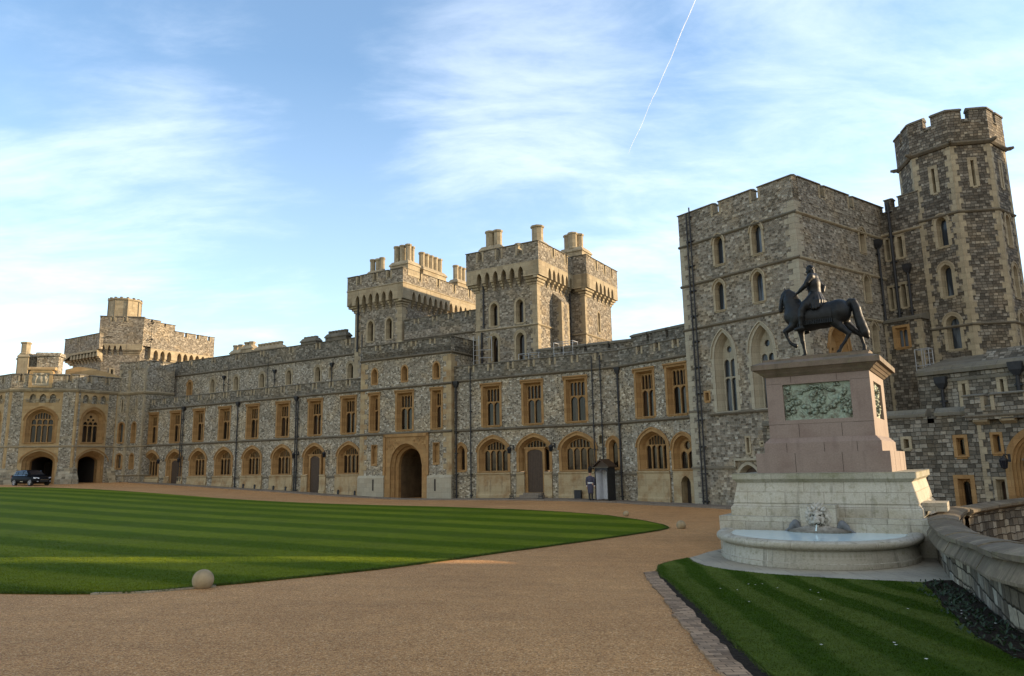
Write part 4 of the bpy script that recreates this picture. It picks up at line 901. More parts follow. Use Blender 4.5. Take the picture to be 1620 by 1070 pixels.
cb = MB(); cb.strip(-8, -.04, [(-.08, 3.96), (-.08, 4.1), (.2, 4.32), (.6, 4.32), (.6, 3.96)]); cb.strip(.32, 1.95, [(-.08, 3.96), (-.08, 4.1), (.2, 4.32), (.6, 4.32), (.6, 3.96)]); mk('coping', cb, COPE, t1w, FW1)
cb = MB(); cb.add([(-8, .5, 3.9), (1.9, .5, 3.9), (1.9, 7, 4.2), (-8, 7, 4.2)], [(0, 1, 2, 3)]); mk('terrace', cb, COPE, t1w, FW1)
FGT = sub(FW1, 1.91, 0, 0, -R(6))
tGt = thing('porch_building', 'low porch block with corbelled parapet and a big pointed ochre doorway at the right edge', 'porch', FGT)
arx = 2.15; oa = [(arx+x, z-.9 if z < .1 else z) for x, z in outline('arch', 2.1, 0, 1.85, 3.15)]
hl = [window(tGt, FGT, .66, 2.3, .26, .78, 'rect', None, 1, None, .03, .2, .10, OCH, 0, GLASS2, 'slit_window', False, .02), window(tGt, FGT, .60, -.4, .34, 1.68, 'rect', None, 1, None, .05, .25, .10, CREAM, 0, WOOD, 'small_door', False, .03), oa]
wall(tGt, FGT, 'wall', rectp(0, 3.6, -2, 3.7), hl, LOWM)
g = MB(); o2 = [(arx+x, z-.9 if z < .1 else z) for x, z in outline('arch', 2.6, 0, 1.85, 3.42)]; ringmesh(g, o2, -.03, oa, -.03, False)
prev = oa; y = -.03
for k in range(4):
    nx = [(arx+x, z-.9 if z < .2 else z) for x, z in outline('arch', 2.1, 0, 1.85, 3.15, .09*(k+1), 0)]; ringmesh(g, prev, y, prev, y+.10, False); ringmesh(g, prev, y+.10, nx, y+.12, False); prev = nx; y += .12
mk('doorway_surround', g, OCH, tGt, FGT); d = MB(); d.prism(prev, y); o = mk('door', d, WOOD, tGt, FGT)
b = MB(); b.box(arx-.72, arx-.30, .1, .4, 2.02, 2.1); b.cyl((arx-.5, .3, 1.95), (arx-.5, .3, 1.6), .09, .05, 8); mk('statue_bracket', b, STEPM, tGt, FGT)
mc = MB(); 
for x in (.25, 1.25, 2.25, 3.25): mc.strip(x-.3, x+.25, [(-.22, 3.62), (-.28, 3.75), (-.28, 3.84), (.01, 3.84), (.01, 3.5)])
mk('corbel', mc, CREAM, tGt, FGT)
parapet(tGt, sub(FGT, 0, -.28), -.3, 3.6, 3.7, 4.2, 4.78, (.62, 2.2), .24, .4, 0, LOWM, dress=CREAM)
string(tGt, sub(FGT, 0, -.28), -.3, 3.6, 3.86, .05, .12)
q = MB(); quoins(q, 0, -1, 3.5, 1, .14, .26, .3); mk('quoin', q, CREAM, tGt, FGT)
roof(tGt, FGT, [(-.3, 0), (3.6, 0), (3.6, 5), (-.3, 5)], 4.0)
wall(tGt, sub(FGT, 3.6, 0, 0, PI/2), 'side_wall', rectp(0, 5, -2, 3.7), [], LOWM)
wall(tW_, sub(FTW, 3.4, 0, 0, PI/2), 'side_wall', rectp(0, 3.5, -2, 6.4), [], LOWM)
# unseen blocks added to the right; heights and gap shaped to shade the court
FS1 = frame(62, 23, 0)
def block(name, label, x0, x1, y0, y1, h, cat='castle wing'):
    t = thing(name, label, cat, Matrix.Translation(((x0+x1)/2, y0, 0))); mb = MB(); a = (x1-x0)/2; mb.box(-a, a, 0, y1-y0, -1, h); mk('wall', mb, KEEPM, t)
    mb = MB(); n = max(2, int((y1-y0)/2.4)); st_ = (y1-y0)/n
    for i in range(n): mb.box(-a, -a+.5, i*st_+.2, (i+1)*st_-.3, h, h+.9)
    mk('parapet', mb, PARM, t)

# ---------------------------------------------------------------- corner pavilion at the left
PER = -(PI/2-A_ANG)
P12 = (-40.37732444, 74.05905374)
FP2 = frame(P12[0], P12[1], PER)
P11 = pt(FP2, -4.04); FP1 = frame(P11.x, P11.y, -(PI/4-A_ANG)); P10 = pt(FP1, -5.79); FP0 = frame(P10.x, P10.y, A_ANG)
tP = thing('corner_pavilion', 'ochre and flint corner pavilion with two dark carriage arches, left edge', 'pavilion', FP1)
def pav(F, s0, s1, wc, ww, wl, acx, ahw):
    hl = [window(tP, F, wc, 5.1, ww, 3.25, 'arch', 2.15, wl, 1.75, .22, .42, .22, OCH, .1, None, 'arched_window', bar=.085)]
    a0 = outline('arch', ahw*2, 0, 3.3, 4.35); ho = [(acx+x, z if z > .1 else -.5) for x, z in a0]; hl.append(ho)
    nl = []
    for k in (-1, 0, 1):
        n_ = [(wc+k*.86+x, z) for x, z in outline('arch', .56, 8.95, 9.45, 9.8)]; nl.append(n_); hl.append(n_)
    wall(tP, F, 'wall', rectp(s0, s1, -.5, 10.3), hl, OCHP2)
    g = MB(); cur_, yy = ho, 0.
    for k in range(2):
        nx = [(acx+x, z if z > .1 else -.5) for x, z in outline('arch', ahw*2, 0, 3.3, 4.35, .22*(k+1), 0)]; ringmesh(g, cur_, yy, cur_, yy+.12, False); ringmesh(g, cur_, yy+.12, nx, yy+.34, False); cur_ = nx; yy += .34
    ringmesh(g, cur_, yy, cur_, yy+.5, False)
    hm_ = [(acx+x, z) for x, z in outline('arch', ahw*2+.3, 0, 3.3, 4.5)][1:-1]; h2_ = [(acx+x, z) for x, z in outline('arch', ahw*2+.5, 0, 3.3, 4.62)][1:-1]; n = len(hm_)
    g.add([(x, -.005, z) for x, z in hm_]+[(x, -.09, z) for x, z in hm_]+[(x, -.09, z) for x, z in h2_]+[(x, -.005, z) for x, z in h2_], [(r*n+i, r*n+i+1, (r+1)*n+i+1, (r+1)*n+i) for r in range(3) for i in range(n-1)])
    mk('carriage_arch', g, OCH, tP, F)
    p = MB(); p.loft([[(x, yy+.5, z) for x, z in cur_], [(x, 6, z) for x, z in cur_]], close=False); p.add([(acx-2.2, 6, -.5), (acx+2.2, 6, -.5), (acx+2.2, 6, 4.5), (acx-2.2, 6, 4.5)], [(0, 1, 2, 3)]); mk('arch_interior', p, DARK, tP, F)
    p = MB(); p.box(acx-.1, acx+.9, 4.5, 4.6, .5, 3.4); mk('inner_door', p, WOOD, tP, F)
    nb = MB()
    for n_ in nl:
        ringmesh(nb, n_, 0, n_, .25, True)
    mk('blind_niche', nb, CREAM, tP, F); nb2 = MB()
    for n_ in nl: nb2.prism(n_, .25)
    mk('niche_back', nb2, FLINT, tP, F)
    cb_ = MB()
    for k in (-1.5, -.5, .5, 1.5): cb_.box(wc+k*.86-.16, wc+k*.86+.16, -.12, .01, 9.18, 9.34); cb_.box(wc+k*.86-.1, wc+k*.86+.1, -.06, .01, 9.02, 9.179)
    mk('corbel', cb_, CREAM, tP, F)
    sc_ = MB()
    for z, pj, hh in ((4.77, .1, .16), (10.2, .2, .34)): sc_.strip(s0-.04, s1+.04, [(.01, z-hh*.5), (-pj*.5, z-hh*.5), (-pj, z), (-pj, z+hh*.2), (0, z+hh*.5)])
    mk('string_course', sc_, CREAM, tP, F)
OCHP2 = ashlar('pavilion_ashlar', (.46, .33, .17), .12, .55, .32, (.32, .17, .06), .55, .78, (.22, .17, .11), .4)
pav(FP1, -5.79, 0, -2.98, 2.45, 4, -2.85, 1.42)
pav(FP2, -4.04, 0, -2.35, 2.0, 3, -2.15, 1.38)
pav(FP0, -5.5, 0, -2.6, 2.2, 4, -2.6, 1.3)
fl = MB()
for F, a, b in ((FP1, -5.6, -4.65), (FP1, -1.25, -.18), (FP2, -3.9, -3.72), (FP2, -.95, -.15), (FP0, -.9, -.2)):
    q = MB(); q.strip(a, b, [(.01, 1), (-.02, 1), (-.02, 4.68), (.01, 4.68)]); q.strip(a, b, [(.01, 4.87), (-.02, 4.87), (-.02, 10.0), (.01, 10.0)]); q.xf(WM[tP.name].inverted() @ F); fl.merge(q)
mk('flint_panel', fl, FLINT, tP)
bt = MB()
for F, a, b in ((FP1, -5.95, -4.55), (FP1, -1.2, .25), (FP2, -4.2, -3.6), (FP2, -.75, .1)):
    q = MB(); q.strip(a, b, [(.01, -.5), (-.85, -.5), (-.55, 1.6), (-.12, 2.6), (.01, 2.75)]); q.xf(WM[tP.name].inverted() @ F); bt.merge(q)
mk('battered_buttress', bt, masonry('battered_base', .34, .24, [(0., (.15, .13, .10)), (.5, (.30, .26, .19)), (1., (.42, .37, .28))], (.36, .31, .22), .08, False, .5, .3), tP)
parapet(tP, FP1, -5.79, 0, 10.37, 11.0, 11.78, (-4.9, -.75), .36, .45, -.1, FLINT, dress=CREAM, cp=.08, ch=.24)
parapet(tP, FP2, -4.04, .1, 10.37, 11.0, 11.78, (-3.1, -1.3), .34, .45, -.1, FLINT, dress=CREAM, cp=.08, ch=.24)
parapet(tP, FP0, -5.5, 0, 10.37, 11.0, 11.78, (-1.4, -3.6), .34, .45, -.1, FLINT, dress=CREAM, cp=.08, ch=.24)
b = MB(); b.prism([(-4.3, 10.4), (-4.3, 11.9), (-4.1, 12.15), (-2.45, 12.15), (-2.25, 11.9), (-2.25, 10.4)], -.16, .4, [rectp(-4.02, -2.55, 10.6, 11.85)]); b.strip(-4.5, -2.1, [(-.22, 12.12), (-.22, 12.25), (0, 12.42), (.45, 12.42), (.45, 12.12)])
o = mk('armorial_panel_frame', b, OCHP2, tP, FP1)
rl = MB(); NXr, NZr = 46, 36
hh = np.zeros((NZr, NXr))
for j in range(NZr):
    for i in range(NXr):
        x = (i/(NXr-1)-.5)*2; z = (j/(NZr-1)-.5)*2
        v = 0.
        v = max(v, .11*max(0, 1-(x*x*7+(z+.05)**2*2.6)))            # shield
        v = max(v, .10*max(0, 1-((x*x)*9+(z-.75)**2*16)))            # crown
        for sg in (-1, 1):
            v = max(v, .10*max(0, 1-(((sg*x-.55)+.15*z)**2*22+(z)**2*1.7)), .09*max(0, 1-((sg*x-.62)**2*22+(z-.62)**2*22)), .07*max(0, 1-(((sg*x-.78)-.2*z)**2*60+(z+.1)**2*3)))
        v += .03*max(0, 1-(z+.82)**2*60)
        hh[j, i] = v + .018*noise.noise(Vector((x*7, z*7, 1)))
rl.add([(-4.02+1.47*i/(NXr-1), -.108-hh[j, i], 10.6+1.25*j/(NZr-1)) for j in range(NZr) for i in range(NXr)], [(j*NXr+i, j*NXr+i+1, (j+1)*NXr+i+1, (j+1)*NXr+i) for j in range(NZr-1) for i in range(NXr-1)])
mk('carved_arms', rl, WHITE if False else PALE, tP, FP1, True)
chimney(tP, FP1, -3.35, 1.6, 12.2, [], .3, 1.2, FLINT, base=(.1, .1, .1)) if False else None
b = MB(); b.box(-4.15, -2.25, 1.0, 2.3, 11, 13.65); b.strip(-4.28, -2.12, [(.88, 13.651), (.88, 13.8), (1.0, 14.0), (2.3, 14.0), (2.42, 13.8), (2.42, 13.651)]); mk('chimney_block', b, FLINT, tP, FP1)
chimney(tP, FP1, -5.35, 1.4, 13.5, [(0, 0)], .40, 1.55, CREAM, base=(.9, .9, 2.6)); chimney(tP, FP1, -5.95, 2.6, 13.4, [(0, 0)], .3, .7, CREAM, base=(.8, .8, 2.6))
chimney(tP, FP0, -1.6, 2.2, 13.6, [], .3, 1.0, FLINT, base=(2.2, 1.2, 2.8))
b = MB(); b.prism([(-2.3, 11), (-2.3, 12.6), (-1.2, 12.9), (.0, 12.8), (1.6, 12.35), (3.2, 11.8), (3.2, 11)], 3.2, 3.7); mk('rear_gable', b, OCHP2, tP, FP1)
mb = MB(); tw = WM[tP.name].inverted(); 
mb.add([tw @ p for p in (pt(FP0, -5.5, .2, 10.5), pt(FP1, -5.79, .2, 10.5), pt(FP1, 0, .2, 10.5), pt(FP2, 0, .2, 10.5), pt(FP2, 8, .2, 10.5), pt(FP0, -5.5, 12, 10.5))], [(0, 1, 2, 3, 4, 5)]); mk('roof', mb, LEAD, tP)
# inner turret of the pavilion
FU = frame(P12[0], P12[1], -(PI/4-A_ANG)); FV0 = pt(FU, 1.0); FV = frame(FV0.x, FV0.y, A_ANG)
def lanc2(F, x, z0, w, h): return window(tP, F, x, z0, w, h, 'arch', h-w*.55, 1, None, .08, .3, .14, OCH, 0, None, 'lancet_window', False, .04)
hu = [lanc2(FU, .5, 5.15, .42, 2.0), lanc2(FU, .5, 2.55, .42, 1.45), slit(tP, FU, .45, 8.2, .1, 1.3, .1, CREAM)]
hv = [lanc2(FV, 1.25, 5.15, .62, 2.0), lanc2(FV, 1.25, 2.55, .62, 1.45), slit(tP, FV, 1.45, 8.2, .12, 1.3, .12, CREAM)]
wall(tP, FU, 'turret_wall', rectp(0, 1.0, -.5, 13.2), hu, FLINT); wall(tP, FV, 'turret_wall', rectp(0, 2.65, -.5, 13.2), hv, FLINT)
FVR = sub(FV, 2.65, 0, 0, PI/2); wall(tP, FVR, 'turret_wall', rectp(0, 3.2, -.5, 13.2), [], FLINT)
qm = MB(); 
for F, a, sg in ((FU, 0, 1), (FU, 1.0, -1), (FV, 0, 1), (FV, 2.65, -1)):
    q = MB(); quoins(q, a, 1, 13, sg, .14, .24, .34, ret=(F is FV and sg < 0)); q.xf(tw @ F); qm.merge(q)
mk('quoin', qm, CREAM, tP)
for F, a, b in ((FU, -.05, 1.03), (FV, -.03, 2.75), (FVR, 0, 3.2)):
    sc_ = MB()
    for z, pj, hh in ((4.77, .1, .16), (10.15, .2, .32), (1.9, .12, .14)): sc_.strip(a, b, [(.01, z-hh*.5), (-pj*.5, z-hh*.5), (-pj, z), (-pj, z+hh*.2), (0, z+hh*.5)])
    mk('string_course', sc_, CREAM, tP, F)
parapet(tP, FV, -.05, 2.65, 12.6, 12.7, 13.45, (1.15,), .34, .4, -.04, FLINT, dress=CREAM); parapet(tP, FU, -.05, 1.05, 12.6, 12.7, 13.45, (), .3, .4, -.04, FLINT); parapet(tP, FVR, .37, 3.2, 12.6, 12.7, 13.45, (1.6,), .3, .4, -.04, FLINT)
roof(tP, FV, [(-1, .2), (2.6, .2), (2.6, 3.2), (-1, 3.2)], 12.9)

# ---------------------------------------------------------------- distant tower beyond the pavilion
BXP = ((142-810)/1166*86, 86.); FBx = frame(BXP[0], BXP[1], R(-14))
t0 = thing('castle_tower', 'far sunlit tower behind the corner pavilion, topped by one fat octagonal stair turret', 'tower', FBx)
wall(t0, FBx, 'front_block', rectp(0, 4.2, 8, 18.9), [slit(t0, FBx, 1.25, 13.4, .28, 1.0, .16, CREAM)], TOWERM) if True else None
FS0 = sub(FBx, 4.2, 0, 0, -(PER)-R(14)) if False else frame(*pt(FBx, 4.2)[:2], PER)
FLW = frame(BXP[0], BXP[1], A_ANG)
# front box upper part on small corbels
b = MB(); b.box(-.35, 4.5, -.4, 1.5, 17.45, 19.6); mk('front_block_head', b, TOWERM, t0, FBx)
machic(t0, FBx, -.35, 4.5, 16.75, 17.46, [.25+.62*i for i in range(4)], .34, -.4, za=17.3)
parapet(t0, sub(FBx, 0, -.4), -.35, 4.5, 19.6, 20.25, 20.9, (1.1, 2.45), .4, .45, -.01, TOWERM, dress=CREAM, cp=.08, ch=.24)
SB = sub(frame(*pt(FBx, 4.5, -.4)[:2], PER), 0, 0); wall(t0, SB, 'side_wall', rectp(0, 2.2, 17.3, 20.2), [], TOWERM); parapet(t0, SB, .0, 2.2, 19.6, 20.25, 20.75, (1.0,), .3, .45, -.02, TOWERM, cp=.08)
b = MB(); b.octo(2.2, 1.55, [(.3, 16.9), (.62, 17.4)], 8); mk('corbel', b, CREAM, t0, FBx)
# left wing
wall(t0, FLW, 'side_wall', rectp(-6.2, 0, 8, 16.5), [], TOWERM)
LWa = sub(FLW, 0, -.6); mcs = [-5.6+.7*i for i in range(9)]
machic(t0, FLW, -7.3, 0, 15.9, 16.75, mcs, .4, -.6, za=16.5); parapet(t0, LWa, -7.3, .4, 16.75, 18.1, 18.75, (-5.9, -4.2, -2.4, -.8), .3, .45, 0, TOWERM, dress=CREAM, cp=.08)
wall(t0, sub(FLW, -6.2, 9, 0, -PI/2), 'side_wall', rectp(0, 9, 8, 16.5), [], TOWERM); parapet(t0, sub(FLW, -7.3, 9, 0, -PI/2), 0, 9.6, 16.75, 18.1, 18.75, (3, 6), .3, .45, 0, TOWERM, cp=.08)
# long right face
wall(t0, FS0, 'side_wall', rectp(0, 9.6, 8, 17.4), [], TOWERM)
machic(t0, FS0, 1.0, 9.9, 15.9, 17.1, [1.7, 2.6, 3.5]+[4.9+.85*i for i in range(6)], .6, -.55, za=16.95)
SS = sub(FS0, 0, -.55); wall(t0, SS, 'upper_wall', rectp(1.0, 9.9, 17.1, 18.8), [], TOWERM)
parapet(t0, SS, 1.0, 4.1, 18.79, 20.0, 20.5, (2.7,), .2, .45, 0, TOWERM, cp=.08); parapet(t0, SS, 4.101, 9.9, 18.4, 19.1, 19.75, (5.6, 7.3, 9.0), .42, .45, -.005, TOWERM, dress=CREAM, cp=.08)
wall(t0, sub(SS, 9.9, 0, 0, PI/2), 'rear_wall', rectp(0, 9, 8, 19), [], TOWERM)
mb = MB(); mb.add([(1, .2, 18.3), (9.6, .2, 18.3), (9.6, 9, 18.3), (-3, 9, 18.3), (-3, 2, 18.3)], [(0, 1, 2, 3, 4)]); mk('roof', mb, LEAD, t0, FS0)
b = MB(); b.octo(1.55, 2.4, [(1.85, 18.9), (1.85, 23.1), (1.97, 23.15), (1.97, 23.35), (1.7, 23.37)]); mk('stair_turret', b, CREAM, t0, FBx)
b = MB()
for i in range(8): an = PI/8+2*PI*i/8; b.box(-.05, .05, -.05, .05, 0, .01) if False else b.cyl((1.55+1.85*math.cos(an), 2.4+1.85*math.sin(an), 19), (1.55+1.85*math.cos(an), 2.4+1.85*math.sin(an), 23.1), .07, n=6)
for i in range(16): an = 2*PI*i/16; b.octo(1.55+1.78*math.cos(an), 2.4+1.78*math.sin(an), [(.16, 23.3), (.16, 23.48)], 6)
mk('turret_rib', b, COPE, t0, FBx)
for z in (18.0, 20.0):
    b = MB(); b.tube([(4.6, .2, z), (5.6, -.2, z+.15)], .05, 6); b.tube([(5.0, .2, z+.5), (5.6, -.2, z+.15), (5.0, .1, z-.3)], .03, 6); mk('camera_bracket', b, IRON, t0, FBx)
json_ctrl = [(-37.64, 74.01, 1.2), (-32.92, 71.17, 0.98), (-28.3, 68.39, 0.77), (-23.5, 65.5, 0.52), (-18.36, 62.41, 0.29), (-14.93, 60.35, 0.08), (-11.93, 58.54, -0.03), (-8.08, 56.22, -0.18), (-4.3, 53.95, -0.17), (-0.36, 51.58, -0.12), (3.06, 49.52, -0.1), (5.63, 47.97, -0.13), (6.83, 47.25, -0.2), (10.5, 41.7, -0.22), (14.7, 35.9, -0.28), (20.0, 33.0, -0.3), (24.0, 30.0, -0.3), (-42.5, 70.6, 1.2), (-48.0, 69.2, 1.27), (-56.0, 66.0, 1.3), (-50.0, 55.0, 1.15), (-30.0, 50.0, 0.72), (-15.0, 40.0, 0.12), (0.0, 35.0, -0.25), (7.0, 30.0, -0.42), (8.0, 19.0, -0.45), (11.0, 19.8, -0.45), (5.3, 18.5, -0.45), (7.0, 16.3, -0.45), (9.5, 15.5, -0.4), (14.0, 24.0, -0.45), (-6.0, 14.5, -0.02), (0.0, 18.0, -0.25), (0.0, 7.0, 0.12), (6.0, 8.0, 0.05), (7.0, 11.0, -0.12), (-8.0, 8.0, 0.25), (-20.0, 18.0, 0.25), (-35.0, 30.0, 0.7), (10.0, 0.0, 0.3), (-10.0, -5.0, 0.5), (40.0, 10.0, 0.2), (-70.0, 40.0, 1.3), (-70.0, 90.0, 1.5), (0.0, 90.0, 0.0), (40.0, 60.0, -0.3)]
# ---------------------------------------------------------------- terrain
CTRL = np.array(json_ctrl)
_c = CTRL; _n = len(_c)
def _phi(r): return np.where(r > 0, r**2*np.log(np.maximum(r, 1e-9)), 0)
_D = np.hypot(_c[:, None, 0]-_c[None, :, 0], _c[:, None, 1]-_c[None, :, 1]); _P = np.c_[np.ones(_n), _c[:, :2]]
_w = np.linalg.solve(np.block([[_phi(_D)+2.0*np.eye(_n), _P], [_P.T, np.zeros((3, 3))]]), np.r_[_c[:, 2], 0, 0, 0])
def tz(X, Y):
    X = np.asarray(X, float); Y = np.asarray(Y, float); r = np.hypot(X[..., None]-_c[:, 0], Y[..., None]-_c[:, 1])
    z = _phi(r) @ _w[:_n]+_w[-3]+_w[-2]*X+_w[-1]*Y
    far = np.clip((np.hypot(X, Y-30)-75)/80, 0, 1); return np.clip(z, -.6, 2.)*(1-far)+0*far
WALLP = [(14.0, 24.1), (12.55, 22.1), (11.08, 19.8), (9.15, 15.9), (8.35, 13.95), (6.95, 11.05), (6.28, 9.6), (6.1, 8.6), (6.2, 7.0), (7.0, 4.5), (8.6, 2.2), (11, 0.5), (14, -.5)]
FARP = [(14.1, 24.1), (16.2, 26.0), (18.2, 27.3), (21, 28.6), (25, 29.6), (30, 29.5)]
def smooth_path(P, n=6):
    out = []
    Q = [P[0]]+list(P)+[P[-1]]
    for i in range(1, len(Q)-2):
        p0, p1, p2, p3 = (np.array(q) for q in Q[i-1:i+3])
        for k in range(n):
            t_ = k/n; out.append(.5*((2*p1)+(-p0+p2)*t_+(2*p0-5*p1+4*p2-p3)*t_**2+(-p0+3*p1-3*p2+p3)*t_**3))
    out.append(np.array(P[-1])); return np.array(out)
WP = smooth_path(WALLP); FPp = smooth_path(FARP)
MOAT = np.array([tuple(p) for p in WP[::-1]]+[tuple(p) for p in FPp[1:]])
def inside(poly, X, Y):
    r = np.zeros(X.shape, bool); n = len(poly)
    for i in range(n):
        x0, y0 = poly[i]; x1, y1 = poly[(i+1) % n]
        c = ((y0 > Y) != (y1 > Y)) & (X < (x1-x0)*(Y-y0)/((y1-y0) if y1 != y0 else 1e-9)+x0); r ^= c
    return r
def axis(lo, a, b, hi, fine_, n):
    l = [a-(a-lo)*((i/n)**2.2) for i in range(n, 0, -1)]; h = [b+(hi-b)*((i/n)**2.2) for i in range(1, n+1)]
    return np.array(l+list(np.arange(a, b+1e-6, fine_))+h)
gx = axis(-1500, -60, 30, 1500, .5, 16); gy = axis(-1500, 0, 90, 1800, .5, 16)
GX, GY = np.meshgrid(gx, gy); GZ = tz(GX, GY)
mi = inside(MOAT, GX, GY)
ds = np.full(GX.shape, 99.)
near = mi
pp = np.vstack([WP, FPp]); 
dd_ = np.min(np.hypot(GX[near][:, None]-pp[:, 0], GY[near][:, None]-pp[:, 1]), axis=1)
GZ[near] -= np.clip(dd_/.6, 0, 1)*2.4
v = np.stack([GX, GY, GZ], -1).reshape(-1, 3); nx, ny = len(gx), len(gy)
idx = np.arange(nx*ny).reshape(ny, nx); fcs = np.stack([idx[:-1, :-1], idx[:-1, 1:], idx[1:, 1:], idx[1:, :-1]], -1).reshape(-1, 4)
struct(obj('gravel_ground', mesh_from('gravel_ground', v.tolist(), fcs.tolist(), GRAVEL, True)))

def resample(P, d):
    P = [np.array(p, float) for p in P]; out = []
    for a, b in zip(P, P[1:]+P[:1]):
        L = np.linalg.norm(b-a); n = max(1, int(L/d))
        for k in range(n): out.append(a+(b-a)*k/n)
    return np.array(out)
def patch(name, P, mat, lift, d=.6, skirt=.08, kind='structure', edge=.35, jit=0., zfun=None):
    zf = zfun or tz; B_ = resample(P, edge)
    if jit: B_ = B_+rng.normal(0, jit, B_.shape)
    x0, y0 = B_.min(0); x1, y1 = B_.max(0); X, Y = np.meshgrid(np.arange(x0, x1, d), np.arange(y0, y1, d)); X = X.ravel(); Y = Y.ravel()
    k = inside(B_, X, Y); X, Y = X[k], Y[k]
    dist = np.min(np.hypot(X[:, None]-B_[:, 0], Y[:, None]-B_[:, 1]), axis=1); X, Y = X[dist > d*.4], Y[dist > d*.4]
    nb = len(B_); pts = [Vector(p) for p in B_]+[Vector((a, b)) for a, b in zip(X, Y)]
    r = delaunay_2d_cdt(pts, [], [list(range(nb))], 1, 1e-5); V2 = np.array([tuple(p) for p in r[0]]); F_ = [tuple(f) for f in r[2]]
    Z = zf(V2[:, 0], V2[:, 1])+lift; vs = [(a, b, c) for (a, b), c in zip(V2, Z)]
    zb = zf(B_[:, 0], B_[:, 1]); o = len(vs)
    vs += [(a, b, c+lift) for (a, b), c in zip(B_, zb)]+[(a, b, c+lift-skirt) for (a, b), c in zip(B_, zb)]
    F_ += [(o+i, o+(i+1) % nb, o+nb+(i+1) % nb, o+nb+i) for i in range(nb)]
    ob = obj(name, mesh_from(name, vs, F_, mat, False)); struct(ob, kind); return ob
LL = [(-75, 62), (-43.33, 62.26), (-39.6, 62.1), (-33.68, 59.36), (-27.88, 55.72), (-20, 50.6), (-12.73, 46.9), (-9.16, 45.2), (-4.17, 42.7), (-.51, 40.4), (2.4, 38.1), (4.4, 35.8), (5.6, 33.2), (6.15, 31.2), (6.1, 30.0), (5.6, 29.2), (3.79, 27.1), (1.77, 24.7), (-.3, 22.03), (-1.9, 19.6), (-3.2, 17.75), (-4.36, 16.46), (-5.18, 15.6), (-5.84, 14.92), (-6.19, 14.5), (-6.6, 14.05), (-7.08, 13.75), (-8.12, 13.6), (-9.5, 13.62), (-75, 15)]
patch('lawn', LL, LAWN1, .045, .8)
LR = [(3.42, 18.17), (3.7, 19.3), (4.11, 20.0), (4.73, 20.75), (4.66, 20.1), (4.75, 19.14), (5.14, 18.42), (5.8, 17.7), (6.9, 16.98), (8.0, 16.3), (8.75, 15.75), (8.0, 13.9), (6.75, 11.2), (5.9, 9.4), (5.55, 8.2), (5.6, 6.6), (6.3, 4.2), (7.5, 2.2), (2.6, 2.0), (2.54, 5), (2.52, 7.39), (2.51, 7.79), (2.62, 9.18), (2.95, 12.1), (3.28, 15.91), (3.32, 17.3)]
patch('verge_lawn', LR, LAWN2, .05, .4)
BED = [(8.75, 16.0), (9.2, 15.95), (8.4, 14.1), (7.0, 11.2), (6.35, 9.7), (6.2, 8.4), (6.3, 6.6), (5.35, 6.6), (5.3, 8.2), (5.62, 9.4), (6.3, 11.0), (7.45, 13.5), (8.45, 15.7)]
patch('flower_bed', BED, SOIL, .075, .3, edge=.25, jit=.02)
EDG = [(2.02, 3.0), (2.05, 7.84), (2.16, 9.19), (2.34, 11.04), (2.66, 13.9), (2.86, 16.6), (3.02, 17.8), (3.38, 18.1), (3.25, 17.3), (3.12, 15.91), (2.77, 12.1), (2.44, 9.18), (2.33, 7.79), (2.34, 3)]
patch('soil_strip', [(2.2, 3), (2.26, 7.8), (2.38, 9.18), (2.7, 12.1), (3.06, 15.9), (3.25, 17.8), (3.5, 17.6), (3.4, 15.9), (3.1, 12.1), (2.75, 9.18), (2.65, 7.8), (2.7, 3)], SOIL, .028, .3, .05)
patch('brick_edging', EDG, EDGE, .030, .3, edge=.18, jit=.018)
SLB = [(4.70, 20.75), (5.2, 21.45), (5.66, 22.2), (6.39, 23.1), (6.6, 23.3), (9, 22), (11.2, 20.2), (9.2, 15.9), (8.7, 15.85), (8.0, 16.42), (6.9, 17.1), (5.75, 17.85), (5.14, 18.5), (4.78, 19.14), (4.7, 20.1)]
patch('stone_paving', SLB, SLAB, .03, .5)
PV = [tuple(pt(FA, -50.4, 0)[:2]), tuple(pt(FA, -21, 0)[:2]), tuple(pt(FA, -20.9, -.4)[:2]), tuple(pt(FA, -11.5, -.4)[:2]), tuple(pt(FA, -11.4, 0)[:2]), tuple(pt(FA, 1.6, 0)[:2]), tuple(pt(FC, 2.6, 0)[:2]), tuple(pt(FT, 7.6, 0)[:2]), tuple(pt(FT, 7.6, -1.25)[:2]), tuple(pt(FT, -2, -1.5)[:2]), tuple(pt(FC, -2.4, -1.6)[:2]), tuple(pt(FA, -1, -1.9)[:2]), tuple(pt(FA, -6, -1.8)[:2]), tuple(pt(FA, -11.5, -1.6)[:2]), tuple(pt(FA, -20.5, -1.5)[:2]), tuple(pt(FA, -35, -1.3)[:2]), tuple(pt(FA, -50.4, -1.2)[:2])]
patch('pavement', PV, STEPM, .09, .9, .12)
ED2 = [(-7.6, 13.52), (-6.75, 13.85), (-6.2, 14.35), (-5.84, 14.72), (-5.95, 14.85), (-6.55, 14.18), (-7.0, 13.85), (-7.6, 13.68)]
patch('stone_edging', ED2, CREAM, .035, .3, edge=.2)

